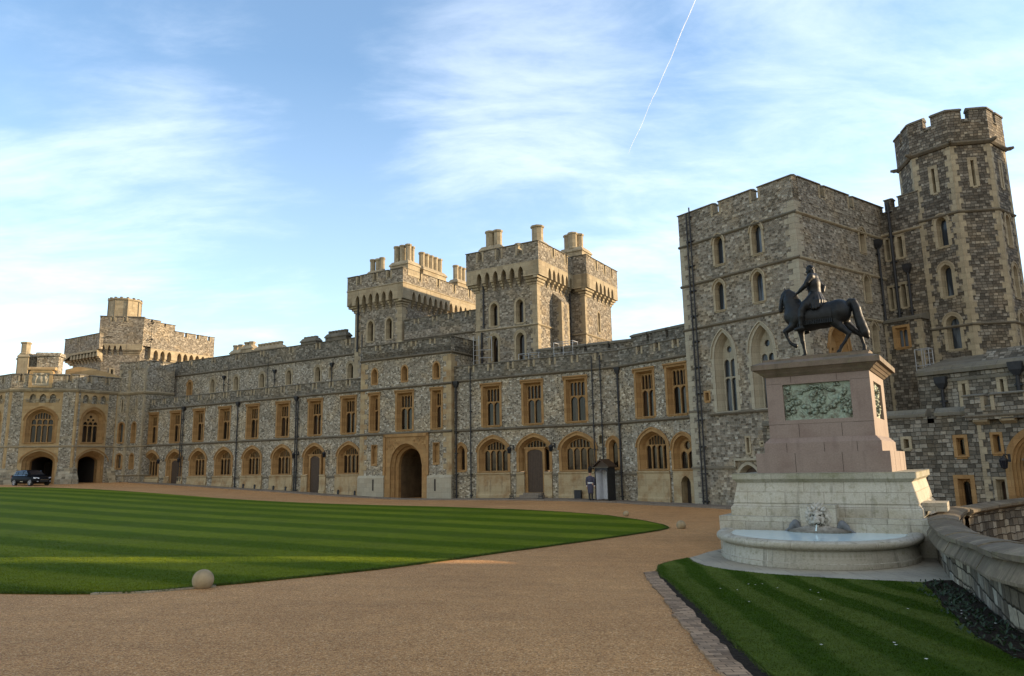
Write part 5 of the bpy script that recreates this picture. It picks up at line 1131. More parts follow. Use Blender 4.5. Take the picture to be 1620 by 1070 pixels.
# grass blades near the camera
def blades(name, P, n, hgt, mat, lift, ymax, near_pow=1.6, wid=.006):
    P = np.array(P); x0, y0 = P.min(0); x1, y1 = P.max(0); y1 = min(y1, ymax); x0 = max(x0, -30)
    X = rng.uniform(x0, x1, n*3); Y = y0+(y1-y0)*rng.uniform(0, 1, n*3)**near_pow; k = inside(P, X, Y); X, Y = X[k], Y[k]; k = rng.uniform(0, 1, len(X)) < np.clip((ymax+2-Y)/(ymax*.45), 0, 1); X, Y = X[k][:n], Y[k][:n]; n = len(X)
    Z = tz(X, Y)+lift-.005; a = rng.uniform(0, 2*PI, n); h = hgt*rng.uniform(.5, 1.2, n); l = h*rng.uniform(.1, .8, n); b = rng.uniform(0, 2*PI, n)
    w_ = wid*(.6+Y/12)
    v = np.stack([np.stack([X-w_*np.cos(a), Y-w_*np.sin(a), Z], -1), np.stack([X+w_*np.cos(a), Y+w_*np.sin(a), Z], -1), np.stack([X+l*np.cos(b), Y+l*np.sin(b), Z+h], -1)], 1).reshape(-1, 3)
    me = bpy.data.meshes.new(name); me.vertices.add(3*n); me.vertices.foreach_set('co', v.ravel().astype(np.float32)); me.loops.add(3*n); me.loops.foreach_set('vertex_index', np.arange(3*n, dtype=np.int32)); me.polygons.add(n); me.polygons.foreach_set('loop_start', np.arange(0, 3*n, 3, dtype=np.int32)); me.update(calc_edges=True); me.materials.append(mat)
    return struct(obj(name, me), 'stuff')
tag(blades('grass', LR, 110000, .020, LAWN2, .05, 21), 'short green grass blades on the striped verge by the fountain', 'grass')
tag(blades('grass', LL, 150000, .020, LAWN1, .045, 26, 1.6), 'short green grass blades on the near side of the big striped lawn', 'grass')
def along(P, n, w0):
    P = [np.array(p) for p in P]; L = [np.linalg.norm(b-a) for a, b in zip(P, P[1:])]; tot = sum(L); out = []
    for i in range(n):
        s = random.random()*tot; k = 0
        while s > L[k]: s -= L[k]; k += 1
        d = (P[k+1]-P[k])/L[k]; nn = np.array((-d[1], d[0])); out.append(P[k]+d*s+nn*random.gauss(0, w0))
    return np.array(out)
eb = np.vstack([along(LL[9:29], 26000, .035), along(LR+[LR[0]], 16000, .03)])
n = len(eb); X, Y = eb[:, 0], eb[:, 1]; Z = tz(X, Y)+.02; a = rng.uniform(0, 2*PI, n); h = .035*rng.uniform(.4, 1.3, n); b = rng.uniform(0, 2*PI, n); w_ = .005*(.6+Y/10)
v = np.stack([np.stack([X-w_*np.cos(a), Y-w_*np.sin(a), Z], -1), np.stack([X+w_*np.cos(a), Y+w_*np.sin(a), Z], -1), np.stack([X+h*.9*np.cos(b), Y+h*.9*np.sin(b), Z+h], -1)], 1).reshape(-1, 3)
me = bpy.data.meshes.new('grass_fringe'); me.from_pydata(v.tolist(), [], [(3*i, 3*i+1, 3*i+2) for i in range(n)]); me.materials.append(BLADE); tag(struct(obj('grass_fringe', me), 'stuff'), 'ragged grass fringe where lawn meets gravel', 'grass')
# bed plants: low leaves with a few pale flowers
lf = MB()
for i in range(420):
    k = random.random(); p = along(BED[6:13], 1, .12)[0]+np.array((random.uniform(0, .5), random.uniform(-.2, .2)))
    z = float(tz(p[0], p[1]))+.07; 
    for j in range(3):
        an = random.uniform(0, 2*PI); l = random.uniform(.03, .09); c, s = math.cos(an), math.sin(an); e = random.uniform(.2, 1.1)
        lf.add([(p[0], p[1], z), (p[0]+c*l*.5-s*l*.25, p[1]+s*l*.5+c*l*.25, z+l*e*.7), (p[0]+c*l, p[1]+s*l, z+l*e), (p[0]+c*l*.5+s*l*.25, p[1]+s*l*.5-c*l*.25, z+l*e*.7)], [(0, 1, 2, 3)])
tag(struct(mk('bed_plants', lf, LEAF), 'stuff'), 'low dark seedlings in the soil bed along the curved wall', 'plants')
fl_ = MB()
for i in range(26):
    if i < 9: p = along(BED[6:12], 1, .1)[0]+np.array((.15, 0))
    else: p = np.array((random.uniform(3.2, 6.5), random.uniform(8, 16)))
    z = float(tz(p[0], p[1]))+.085
    for j in range(5): an = j*2*PI/5; c, s = math.cos(an), math.sin(an); r = .014; fl_.add([(p[0], p[1], z), (p[0]+r*math.cos(an-.5), p[1]+r*math.sin(an-.5), z+.006), (p[0]+1.5*r*c, p[1]+1.5*r*s, z+.009), (p[0]+r*math.cos(an+.5), p[1]+r*math.sin(an+.5), z+.006)], [(0, 1, 2, 3)])
tag(struct(mk('daisies', fl_, FLOW), 'stuff'), 'tiny pale flowers scattered on the verge and soil bed', 'flowers')

# ---------------------------------------------------------------- curved moat wall
tM = thing('moat_wall', 'curved rough stone parapet wall with weathered sloping coping, lower right', 'wall', Matrix.Translation((11.35, 19.9, -.45)))
def pathwall(path, side, th, hgt, down, nm, cm, split=1.25):
    P = path; T_ = np.gradient(P, axis=0); T_ /= np.linalg.norm(T_, axis=1)[:, None]; Nn = np.stack([T_[:, 1], -T_[:, 0]], 1)*side
    zg = tz(P[:, 0], P[:, 1]); off = np.array((11.35, 19.9, -.45)); Lc = np.r_[0, np.cumsum(np.linalg.norm(np.diff(P, axis=0), axis=1))]
    body = MB(); n = len(P)
    def row(o, dz, base=None): return [(P[i, 0]+Nn[i, 0]*o-off[0], P[i, 1]+Nn[i, 1]*o-off[1], (zg[i]+dz if base is None else base)-off[2]) for i in range(n)]
    rs = [row(0, -.4), row(0, hgt-.34), row(-.06, hgt-.30), row(-.06, hgt-.22)]
    re = [row(th+.06, hgt-.22), row(th, hgt-.3), row(th, hgt-.8), row(th, -down)]
    body.loft(rs+re, close=False); me = mk(nm, body, MOATM, tM)
    # override UVs along the path
    cop = MB(); s = 0.; i0 = 0
    st = [0]
    for i in range(1, n):
        if Lc[i]-Lc[st[-1]] > split: st.append(i)
    if st[-1] != n-1: st.append(n-1)
    for k, (a, b) in enumerate(zip(st, st[1:])):
        rr = []; dz = random.uniform(-.012, .018); g_ = .012
        for i in range(a, b+1):
            q = lambda o, z: (P[i, 0]+Nn[i, 0]*o-off[0]+(T_[i, 0]*g_ if i == a else (-T_[i, 0]*g_ if i == b else 0)), P[i, 1]+Nn[i, 1]*o-off[1]+(T_[i, 1]*g_ if i == a else (-T_[i, 1]*g_ if i == b else 0)), zg[i]+z+dz-off[2])
            rr.append([q(-.06, hgt-.42), q(-.20, hgt-.40), q(-.20, hgt-.36), q(-.05, hgt-.125), q(-.15, hgt-.12), q(-.15, hgt-.045), q(-.10, hgt-.02), q(.05, hgt+.02), q(th*.5, hgt+.04), q(th+.06, hgt+.0), q(th+.16, hgt-.04), q(th+.16, hgt-.12), q(th+.04, hgt-.2)])
        cop.loft(rr, cap0=True, cap1=True)
    mk('coping', cop, MCOPE, me, WM[tM.name])
    return me, Lc, row
for me_, path, args in ((0, WP, (-1, .42, 1.06, 3., 'near_parapet', 0)), (1, FPp, (1, .45, 1.02, .5, 'far_parapet', 0))):
    o, Lc, _ = pathwall(path, *args)
    m_ = o.data; uvl = m_.uv_layers[0].data
    npth = len(path)
    for poly in m_.polygons:
        for li in poly.loop_indices:
            vi = m_.loops[li].vertex_index; co = m_.vertices[vi].co; uvl[li].uv = (Lc[vi % npth]*1.0, co.z)
# inner face of the far wall down to the moat
inn = MB(); P = FPp; T_ = np.gradient(P, axis=0); T_ /= np.linalg.norm(T_, axis=1)[:, None]
inn.loft([[(p[0]+.02*t_[1]-11.35, p[1]-.02*t_[0]-19.9, z+.45) for p, t_ in zip(P, T_)] for z in (-3.2, .05)], close=False); mk('moat_retaining_wall', inn, LOWM, tM)
# ---------------------------------------------------------------- smooth solids: blended round cones turned into one mesh (surface nets)
def sdf_mesh(prims, h, k=.05, pad=.08, scale=(1, 1, 1)):
    """prims: (p1, r1, p2, r2[, k]) round cones"""
    pts = np.array([p[0] for p in prims]+[p[2] for p in prims]); rs = np.array([p[1] for p in prims]+[p[3] for p in prims])
    lo = (pts-rs[:, None]).min(0)-pad; hi = (pts+rs[:, None]).max(0)+pad
    n = np.ceil((hi-lo)/h).astype(int)+1
    ax_ = [lo[i]+h*np.arange(n[i]) for i in range(3)]
    D = np.full(tuple(n), 1e3)
    for pr in prims:
        p1, r1, p2, r2 = pr[:4]; kk = pr[4] if len(pr) > 4 else k
        p1 = np.array(p1, float); p2 = np.array(p2, float); m_ = max(r1, r2)+pad*1.2+kk
        a = np.maximum(np.floor((np.minimum(p1, p2)-m_-lo)/h).astype(int), 0); b = np.minimum(np.ceil((np.maximum(p1, p2)+m_-lo)/h).astype(int)+1, n)
        sl = tuple(slice(a[i], b[i]) for i in range(3)); X, Y, Z = np.meshgrid(*[ax_[i][a[i]:b[i]] for i in range(3)], indexing='ij')
        d = p2-p1; L2 = max(d @ d, 1e-9); t_ = np.clip(((X-p1[0])*d[0]+(Y-p1[1])*d[1]+(Z-p1[2])*d[2])/L2, 0, 1)
        q = np.sqrt((X-p1[0]-t_*d[0])**2+(Y-p1[1]-t_*d[1])**2+(Z-p1[2]-t_*d[2])**2)-(r1+(r2-r1)*t_)
        o = D[sl]; hh_ = np.clip(.5+.5*(q-o)/kk, 0, 1); D[sl] = q*(1-hh_)+o*hh_-kk*hh_*(1-hh_)
    ins = D < 0
    c = np.zeros(tuple(n-1), int)
    for i in (0, 1):
        for j in (0, 1):
            for l in (0, 1): c += ins[i:n[0]-1+i, j:n[1]-1+j, l:n[2]-1+l]
    act = (c > 0) & (c < 8); ids = -np.ones(act.shape, int); cells = np.argwhere(act); ids[act] = np.arange(len(cells))
    acc = np.zeros((len(cells), 3)); cnt = np.zeros(len(cells))
    cor = [(i, j, l) for i in (0, 1) for j in (0, 1) for l in (0, 1)]
    for a_ in cor:
        for dim in range(3):
            if a_[dim] == 0:
                b_ = list(a_); b_[dim] = 1
                va = D[cells[:, 0]+a_[0], cells[:, 1]+a_[1], cells[:, 2]+a_[2]]; vb = D[cells[:, 0]+b_[0], cells[:, 1]+b_[1], cells[:, 2]+b_[2]]
                m_ = (va < 0) != (vb < 0); t_ = np.where(m_, va/np.where(m_, va-vb, 1), 0)
                p = np.array(a_, float)[None]+t_[:, None]*(np.array(b_)-np.array(a_))[None]; acc[m_] += p[m_]; cnt[m_] += 1
    V = lo+(cells+acc/cnt[:, None])*h; F_ = []
    for dim in range(3):
        o1, o2 = [(1, 2), (2, 0), (0, 1)][dim]
        s0 = [slice(1, -1)]*3; s0[dim] = slice(0, -1); s1 = [slice(1, -1)]*3; s1[dim] = slice(1, None)
        A_ = ins[tuple(s0)]; B_ = ins[tuple(s1)]; e = np.argwhere(A_ != B_); 
        if not len(e): continue
        fl = A_[tuple(e.T)]; base = e.copy()
        for d_ in range(3):
            if d_ != dim: base[:, d_] += 1
        u = np.zeros(3, int); u[o1] = 1; w_ = np.zeros(3, int); w_[o2] = 1
        q = [base-u-w_, base-w_, base, base-u]
        f = np.stack([ids[tuple(x.T)] for x in q], 1); f[~fl] = f[~fl][:, ::-1]; F_.append(f)
    F_ = np.vstack(F_); F_ = F_[(F_ >= 0).all(1)]
    V = V*np.array(scale); return V.tolist(), F_.tolist()
def sdf_obj(name, prims, h, mat, parent, M=None, k=.05, scale=(1, 1, 1)):
    v, f = sdf_mesh(prims, h, k, scale=scale); return obj(name, mesh_from(name, v, f, mat, True), parent, M)
def mir(pr): return [((p[0][0], -p[0][1], p[0][2]), p[1], (p[2][0], -p[2][1], p[2][2]), *p[3:]) for p in pr]
def chain(pts, rs, k=None): return [(pts[i], rs[i], pts[i+1], rs[i+1])+((k,) if k else ()) for i in range(len(pts)-1)]
def hand(p, fw_, dn, s=1.0, curl=.5):
    """palm, five fingers and a thumb as thin cones; fw_ = finger direction, dn = curl direction"""
    p = Vector(p); f = Vector(fw_).normalized(); d = Vector(dn).normalized(); sd2 = f.cross(d).normalized(); out = [(tuple(p), .034*s, tuple(p+f*.06*s), .034*s, .012)]
    for i, L in enumerate((.070, .082, .076, .058)):
        b = p+f*.075*s+sd2*(i-1.5)*.021*s; m_ = b+(f*(1-curl*.5)+d*curl*.6).normalized()*L*.5*s; e = m_+(f*(1-curl)+d*curl*1.4).normalized()*L*.5*s
        out += [(tuple(b), .0105*s, tuple(m_), .0095*s, .004), (tuple(m_), .0095*s, tuple(e), .008*s, .004)]
    b = p+f*.02*s-sd2*.034*s; m_ = b+(f*.6-sd2*.6+d*.4).normalized()*.04*s; e = m_+(f+d*.8).normalized()*.03*s
    return out+[(tuple(b), .013*s, tuple(m_), .011*s, .006), (tuple(m_), .011*s, tuple(e), .009*s, .004)]

# ---------------------------------------------------------------- monument
MA = R(33); FM = frame(11.0796, 19.8257, MA)        # s=0 right end of the lowest marble course
tMo = thing('monument', 'pink granite pedestal on a tall marble base with bronze relief panels, carrying the equestrian statue', 'monument', sub(FM, -2.86, 0, -.45))
cm_ = -2.86
def tier(mb, hw, k, z0, z1, hd=None, hw2=None, hd2=None):   # centred block; depth centre fixed
    yc = 3.1; hd = hd if hd is not None else hw-.35; a, b = hw, hd; a2 = hw2 if hw2 else a; b2 = hd2 if hd2 else (b if not hw2 else b+(hw2-hw))
    q = lambda a, b, z: [(cm_-a, yc-b, z), (cm_+a, yc-b, z), (cm_+a, yc+b, z), (cm_-a, yc+b, z)]
    mb.loft([q(a, b, z0), q(a2, b2, z1)], cap0=True, cap1=True)
m1 = MB(); 
tier(m1, 2.88, 0, -1.2, .56, 3.10); tier(m1, 2.60, 0, .5601, .80, 2.76); tier(m1, 2.60, 0, .8001, .94, 2.76, 2.49, 2.66); tier(m1, 2.53, 0, .9401, 1.55, 2.70, 2.40, 2.57)
mk('marble_base', m1, MARB, tMo, FM)
m1 = MB(); tier(m1, 2.42, 0, 1.5501, 1.64, 2.60, 2.50, 2.68); tier(m1, 2.52, 0, 1.6401, 1.815, 2.70); mk('marble_cornice', m1, MARBC, tMo, FM)
m1 = MB(); tier(m1, 1.90, 0, 1.816, 2.42, 2.08); tier(m1, 1.68, 0, 2.4201, 2.73, 1.84)
tier(m1, 1.665, 0, 2.7301, 2.80, 1.825, 1.62, 1.78); tier(m1, 1.60, 0, 2.8001, 2.88, 1.76, 1.54, 1.70)
G0 = m1
# die with recessed front/side panels
yf, yb_ = 3.1-1.68, 3.1+1.68; hw = 1.52; z0, z1 = 2.8801, 4.83
fr = MB(); po = [(cm_-hw, z0), (cm_-hw, z1), (cm_+hw, z1), (cm_+hw, z0)]; hp = rectp(cm_-1.02, cm_+.96, 3.44, 4.57)
fr.prism(po, yf, None, [hp]); fr.loft([[(x, yf, z) for x, z in hp], [(x, yf+.12, z) for x, z in hp]])
fr.prism(po, yb_)
side = sub(FM, cm_+hw, yf, 0, PI/2); hs = rectp(.75, 2.6, 3.44, 4.57); q = MB(); q.prism([(0, z0), (0, z1), (3.36, z1), (3.36, z0)], 0, None, [hs]); q.loft([[(x, 0, z) for x, z in hs], [(x, .12, z) for x, z in hs]]); q.xf(FM.inverted() @ side); fr.merge(q)
fr.add([(cm_-hw, yf, z0), (cm_-hw, yb_, z0), (cm_-hw, yb_, z1), (cm_-hw, yf, z1)], [(0, 1, 2, 3)]); G0.merge(fr)
# granite joints as thin dark grooves
mk('granite_die', G0, GRAN, tMo, FM)
jt = MB()
def vj(mb, x, y, z0, z1, w_=.012): mb.box(x-w_/2, x+w_/2, y-.0035, y+.02, z0, z1)
yA = 3.1-2.08
for x in (cm_-.72, cm_+.62): vj(jt, x, yA, 1.83, 2.41)
yB = 3.1-1.84
for x in (cm_-1.0, cm_+.1, cm_+1.02): vj(jt, x, yB, 2.43, 2.72)
for x in (cm_-.62, cm_+.62): vj(jt, x, yf, 2.9, 3.30)
for x in (cm_-.75, cm_+.6): vj(jt, x, yf, 4.62, 4.82)
for zz2 in (3.31, 4.60):
    jt.box(cm_-hw, cm_-1.03, yf-.0035, yf+.02, zz2-.004, zz2+.004); jt.box(cm_+.97, cm_+hw, yf-.0035, yf+.02, zz2-.004, zz2+.004)
jt.box(cm_-hw, cm_+hw, yf-.0035, yf+.02, 3.31, 3.317)
sj = sub(FM, cm_+1.9, yA, 0, PI/2); q = MB()
for x in (1.1, 2.5, 3.6): q.box(x-.006, x+.006, -.0035, .02, 1.83, 2.41)
q.xf(FM.inverted() @ sj); jt.merge(q)
mk('granite_joint', jt, DARK, tMo, FM)
m1 = MB(); tier(m1, 1.56, 0, 4.8301, 4.90, 1.72, 1.62, 1.78); tier(m1, 1.64, 0, 4.9001, 4.98, 1.80, 1.70, 1.86); tier(m1, 1.72, 0, 4.9801, 5.06, 1.88, 1.80, 1.96); tier(m1, 1.88, 0, 5.0601, 5.22, 2.02, 1.88, 2.02); tier(m1, 1.88, 0, 5.2201, 5.33, 2.02, 1.60, 1.76); tier(m1, 1.56, 0, 5.3301, 5.40, 1.70)
mk('cornice', m1, GRANC, tMo, FM)
# relief panels
def relief(name, F, w_, h_, n1, n2, seed, side_=False):
    rm = MB(); V_ = []
    bl = []
    rr = random.Random(seed)
    if not side_:
        for i in range(46):      # hanging garland
            u = i/45; x = -.82+1.64*u; z = -.33+.62*(2*u-1)**2; bl += [(x+rr.uniform(-.05, .05), z+rr.uniform(-.06, .06), rr.uniform(.035, .075), rr.uniform(.05, .10))]
        for i in range(40): a = rr.uniform(0, 2*PI); q = rr.uniform(.15, 1)**.5; bl.append((.02+.19*q*math.cos(a), .08+.27*q*math.sin(a), rr.uniform(.03, .06), rr.uniform(.05, .09)))
        for sg in (-1, 1):
            for i in range(18): bl.append((sg*rr.uniform(.62, .95), rr.uniform(-.45, .12), rr.uniform(.03, .07), rr.uniform(.04, .09)))
            for i in range(8): bl.append((sg*(.12+i*.055), .42-.02*i+rr.uniform(-.03, .03), .035, .07))
        for i in range(12): bl.append((-.16+.03*i, .46+rr.uniform(-.03, .03), .04, .10))
        for i in range(6): bl.append((-.85+rr.uniform(-.06, .06), .44+rr.uniform(-.05, .05), .05, .08)); bl.append((.6+rr.uniform(-.06, .06), .47+rr.uniform(-.05, .05), .04, .07))
    else:
        for i in range(46): u = i/45; bl.append((.25*math.sin(u*9)*(.5+u*.3)+rr.uniform(-.12, .12), .46-.9*u, rr.uniform(.04, .09), rr.uniform(.05, .12)))
        for i in range(26): bl.append((rr.uniform(-.7, .7), rr.uniform(-.45, .45), rr.uniform(.03, .07), rr.uniform(.03, .07)))
    B_ = np.array(bl); 
    for j in range(n2):
        for i in range(n1):
            x = (i/(n1-1)-.5)*w_; z = (j/(n2-1)-.5)*h_
            d = np.hypot(B_[:, 0]-x, B_[:, 1]-z)/B_[:, 2]; e = float(np.max(np.where(d < 1, B_[:, 3]*np.sqrt(np.maximum(0, 1-d*d)), 0)))
            wv = noise.noise(Vector((x*5+seed, z*5, 0))); e = e*1.25+.006*math.sin(14*(x+z*.6)+9*wv)+.008*abs(noise.noise(Vector((x*9, z*9, seed))))
            V_.append((x, -e, z))
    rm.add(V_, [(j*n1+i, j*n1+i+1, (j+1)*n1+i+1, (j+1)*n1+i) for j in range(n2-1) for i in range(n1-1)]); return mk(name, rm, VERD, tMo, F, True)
relief('relief_panel', sub(FM, cm_-.03, yf+.115, 4.005), 1.98, 1.13, 200, 115, 3); relief('side_relief_panel', sub(side, 1.675, .115, 4.005), 1.85, 1.13, 110, 90, 8, True)
# lion mask and its shell bracket
LX = sub(FM, cm_+.02, 0, 0); m1 = MB(); m1.box(-.48, .48, -.20, .33, .05, .93); mk('mask_block', m1, MARB, tMo, LX)
pr = [((0, -.12, .60), .20, (0, -.24, .62), .165), ((0, -.33, .60), .10, (0, -.50, .535), .072, .02), ((-.05, -.50, .485), .058, (-.03, -.53, .50), .05, .012), ((.05, -.50, .485), .058, (.03, -.53, .50), .05, .012), ((-.025, -.56, .555), .026, (.025, -.56, .555), .026, .01),
      ((-.135, -.36, .715), .034, (-.035, -.415, .69), .030, .010), ((.135, -.36, .715), .034, (.035, -.415, .69), .030, .010), ((0, -.36, .76), .045, (0, -.45, .62), .036, .014), ((0, -.44, .365), .055, (0, -.34, .38), .06, .02), ((-.14, -.33, .56), .062, (-.12, -.37, .47), .05, .02), ((.14, -.33, .56), .062, (.12, -.37, .47), .05, .02)]
rr = random.Random(4)
for ring_k, (q, nn_, yy_) in enumerate(((.25, 13, -.22), (.315, 17, -.17), (.38, 21, -.12))):
    for i in range(nn_):
        a = 2*PI*(i+.5*(ring_k % 2))/nn_; x, z = q*math.cos(a), .61+q*.95*math.sin(a)
        if z > .36 or abs(x) > .18: pr.append(((x*.94, yy_-.03, .61+(z-.61)*.94), .050, (x*1.04+.06*math.sin(a*2+1), yy_+.03, max(.18, .56+(z-.61)*1.0-.06)), .040, .016))
for sg in (-1, 1): pr.append(((sg*.2, -.27, .80), .055, (sg*.22, -.29, .86), .03, .015))
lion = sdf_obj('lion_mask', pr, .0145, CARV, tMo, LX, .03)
m1 = MB(); m1.box(-.06, .06, -.47, -.30, .40, .45); mk('open_mouth', m1, DARK, tMo, LX)
for sg in (-1, 1): sdf_obj('lion_eye', [((sg*.070, -.375, .655), .030, (sg*.095, -.365, .652), .026)], .01, DARK, lion, LX, .01)
m1 = MB(); m1.cyl((0, -.46, .405), (0, -.64, .24), .014, .022, 6); mk('water_spout', m1, WATER, tMo, LX)
m1 = MB(); m1.loft([[(r*math.cos(a), -.2-r*.55*math.sin(a), z) for a in [PI*i/14 for i in range(15)]] for r, z in ((.45, -.1), (.80, .17), (.86, .20), (.86, .23), (.30, .36))], close=False); mk('shell_bracket', m1, CARV, tMo, LX, True)
pr = []
for sg in (-1, 1): pr += [((sg*.48, -.2, .22), .06, (sg*.62, -.22, .42), .09, .05), ((sg*.62, -.22, .42), .09, (sg*.74, -.2, .34), .07, .05), ((sg*.7, -.2, .3), .07, (sg*.95, -.16, .16), .03, .05)]
[sdf_obj('dolphin_carving', pr[i:i+3], .025, LEAD, tMo, LX, .05) for i in (0, 3)]
m1 = MB(); m1.box(cm_+2.2, cm_+2.9, -.35, .6, .56, .80) if False else m1.box(cm_+2.53, cm_+3.15, 1.2, 2.4, .72, .95); mk('side_step_stone', m1, MARB, tMo, FM)

# fountain basin
FBn = frame(11.0796, 19.8257, R(26)); BC = (-2.92, 2.58, 3.15)
tBn = thing('fountain_basin', 'half-oval marble fountain basin with rounded rim full of pale water', 'fountain', sub(FBn, BC[0], 0, -.45))
def arcp(da, db, z, n=56, y0=.35):
    a, b = BC[1]+da, BC[2]+db; return [(BC[0]-a, y0, z)]+[(BC[0]-a*math.cos(PI*i/n), -b*abs(math.sin(PI*i/n))**.92, z) for i in range(n+1)]+[(BC[0]+a, y0, z)]
m1 = MB(); m1.loft([arcp(-.02, -.02, -.9), arcp(-.02, -.02, -.30), arcp(-.05, -.05, -.28), arcp(-.10, -.10, .02)], close=False); mk('basin_wall', m1, MARB, tBn, FBn)
rim = []
for i in range(15): a = PI*.5+2*PI*(i/14)*.62-PI*.75; 
prof = [(-.10, .02), (-.04, .03), (.03, .05), (.07, .09), (.085, .14), (.07, .19), (.03, .225), (-.05, .24), (-.22, .235), (-.28, .215), (-.30, .17), (-.30, .0)]
m1 = MB(); m1.loft([arcp(d, d, z) for d, z in prof], close=False); mk('basin_rim', m1, MARB, tBn, FBn, True)
m1 = MB(); pp_ = arcp(-.29, -.29, .185); m1.add(pp_, [tuple(range(len(pp_)))]); mk('water', m1, WATER, tBn, FBn)
m1 = MB(); m1.loft([arcp(-.32, -.32, .2), arcp(-.5, -.5, -.2)], close=False); mk('basin_lining', m1, MARB, tBn, FBn)

# ---------------------------------------------------------------- equestrian statue
HS = 1.0
FH = sub(FM, cm_-.06, 2.95, 5.60, PI) @ Matrix.Diagonal((.935, 1.06, 1.07, 1))        # horse's +x points to the monument's left
tH = thing('equestrian_statue', 'black bronze statue of a bareheaded rider on a trotting horse, on the granite pedestal', 'statue', FH)
# FH: local x forward (left in the photo); local y towards the viewer is -? rotate by PI: y flips, so viewer is at +y
H_ = []
H_ += [((.66, 0, 1.28), .38, (.25, 0, 1.20), .385), ((.25, 0, 1.20), .385, (-.25, 0, 1.23), .375), ((-.25, 0, 1.23), .375, (-.74, 0, 1.30), .40), ((.84, 0, 1.34), .29, (.55, 0, 1.45), .28)]
H_ += [((.74, 0, 1.48), .34, (.86, 0, 1.82), .255, .08), ((.86, 0, 1.82), .245, (.93, 0, 2.04), .16, .06), ((.55, 0, 1.62), .13, (.72, 0, 1.98), .12, .06), ((.72, 0, 1.98), .12, (.88, 0, 2.14), .09, .05)]
H_ += [((1.0, 0, 2.08), .12, (1.13, 0, 1.90), .10, .03), ((1.13, 0, 1.90), .10, (1.23, 0, 1.64), .068, .02), ((1.23, 0, 1.64), .068, (1.225, 0, 1.55), .060, .015), ((1.20, 0, 1.54), .04, (1.15, 0, 1.62), .045, .01), ((1.04, .05, 1.92), .075, (1.08, .04, 1.80), .055, .03), ((1.04, -.05, 1.92), .075, (1.08, -.04, 1.80), .055, .03), ((1.15, .075, 1.95), .022, (1.16, .075, 1.94), .02, .01), ((1.15, -.075, 1.95), .022, (1.16, -.075, 1.94), .02, .01)]
for sg in (-1, 1): H_ += [((.98, sg*.06, 2.16), .032, (1.05, sg*.075, 2.32), .008, .012)]
# mane waves
for i in range(16):
    u = i/15; x = .93-.46*u; z = 2.16-.62*u**1.35; H_ += [((x, .06, z), .045, (x+.02, .19+.05*u, z-.16-.06*(i % 2)), .022, .015), ((x, -.06, z), .045, (x+.02, -.19-.05*u, z-.16-.06*(i % 2)), .022, .015), ((x-.02, 0, z+.02), .05, (x-.08, 0, z-.04), .04, .02)]
H_ += chain([(1.04, .04, 2.16), (1.15, .05, 2.05), (1.18, .05, 1.95)], [.035, .026, .012], .01)
# raised near foreleg
H_ += [((.66, .17, 1.15), .17, (.82, .19, .98), .12, .08)]+chain([(.82, .19, .98), (1.08, .2, .84)], [.105, .07], .03)+chain([(1.08, .2, .84), (1.03, .2, .66), (.93, .2, .46)], [.068, .045, .042], .02)+chain([(.93, .2, .46), (.86, .2, .40)], [.05, .042], .015)+[((.86, .2, .40), .045, (.76, .2, .35), .062, .012)]
# standing far foreleg
H_ += [((.62, -.17, 1.1), .16, (.62, -.18, .86), .105, .08)]+chain([(.62, -.18, .86), (.60, -.18, .52), (.58, -.18, .48), (.55, -.18, .20)], [.095, .06, .058, .04], .02)+chain([(.55, -.18, .20), (.53, -.18, .13)], [.05, .045], .015)+[((.545, -.18, .10), .045, (.60, -.18, .035), .062, .012)]
# near hind leg stepping under
H_ += [((-.72, .15, 1.25), .27, (-.62, .18, .98), .17, .08)]+chain([(-.62, .18, .98), (-.80, .19, .78), (-1.02, .19, .57)], [.15, .10, .065], .04)+[((-1.02, .19, .57), .06, (-1.07, .19, .61), .035, .02)]+chain([(-1.02, .19, .57), (-.90, .19, .38), (-.74, .19, .20)], [.06, .044, .042], .02)+chain([(-.74, .19, .20), (-.70, .19, .12)], [.052, .045], .015)+[((-.70, .19, .10), .045, (-.64, .19, .035), .064, .012)]
# far hind leg trailing
H_ += [((-.80, -.15, 1.25), .26, (-.88, -.17, .95), .16, .08)]+chain([(-.88, -.17, .95), (-1.10, -.18, .74), (-1.33, -.18, .56)], [.15, .095, .062], .04)+[((-1.33, -.18, .56), .058, (-1.385, -.18, .58), .034, .02)]+chain([(-1.33, -.18, .56), (-1.37, -.18, .36), (-1.42, -.18, .19)], [.058, .044, .042], .02)+[((-1.42, -.18, .19), .05, (-1.42, -.18, .12), .045, .015), ((-1.42, -.18, .10), .045, (-1.37, -.18, .035), .064, .012)]
# tail
H_ += chain([(-1.0, 0, 1.50), (-1.12, 0, 1.58), (-1.23, 0, 1.54), (-1.30, 0, 1.34), (-1.34, 0, 1.08), (-1.41, 0, .82), (-1.50, 0, .58), (-1.58, 0, .44)], [.08, .10, .125, .145, .15, .165, .15, .06], .02)
for i in range(9): a = i*.7; H_ += [((-1.31+.05*math.cos(a), .09*math.sin(a), 1.2), .04, (-1.50+.09*math.cos(a), .12*math.sin(a), .56), .025, .012)]
horse = sdf_obj('horse', [(tuple(a), b*(1.18 if min(a[2], c[2]) < .9 and abs(a[1]) > .1 else 1), tuple(c), d*(1.18 if min(a[2], c[2]) < .9 and abs(a[1]) > .1 else 1), *e) for a, b, c, d, *e in H_], .022, BRONZE, tH, FH, .07, (1, .93, 1))
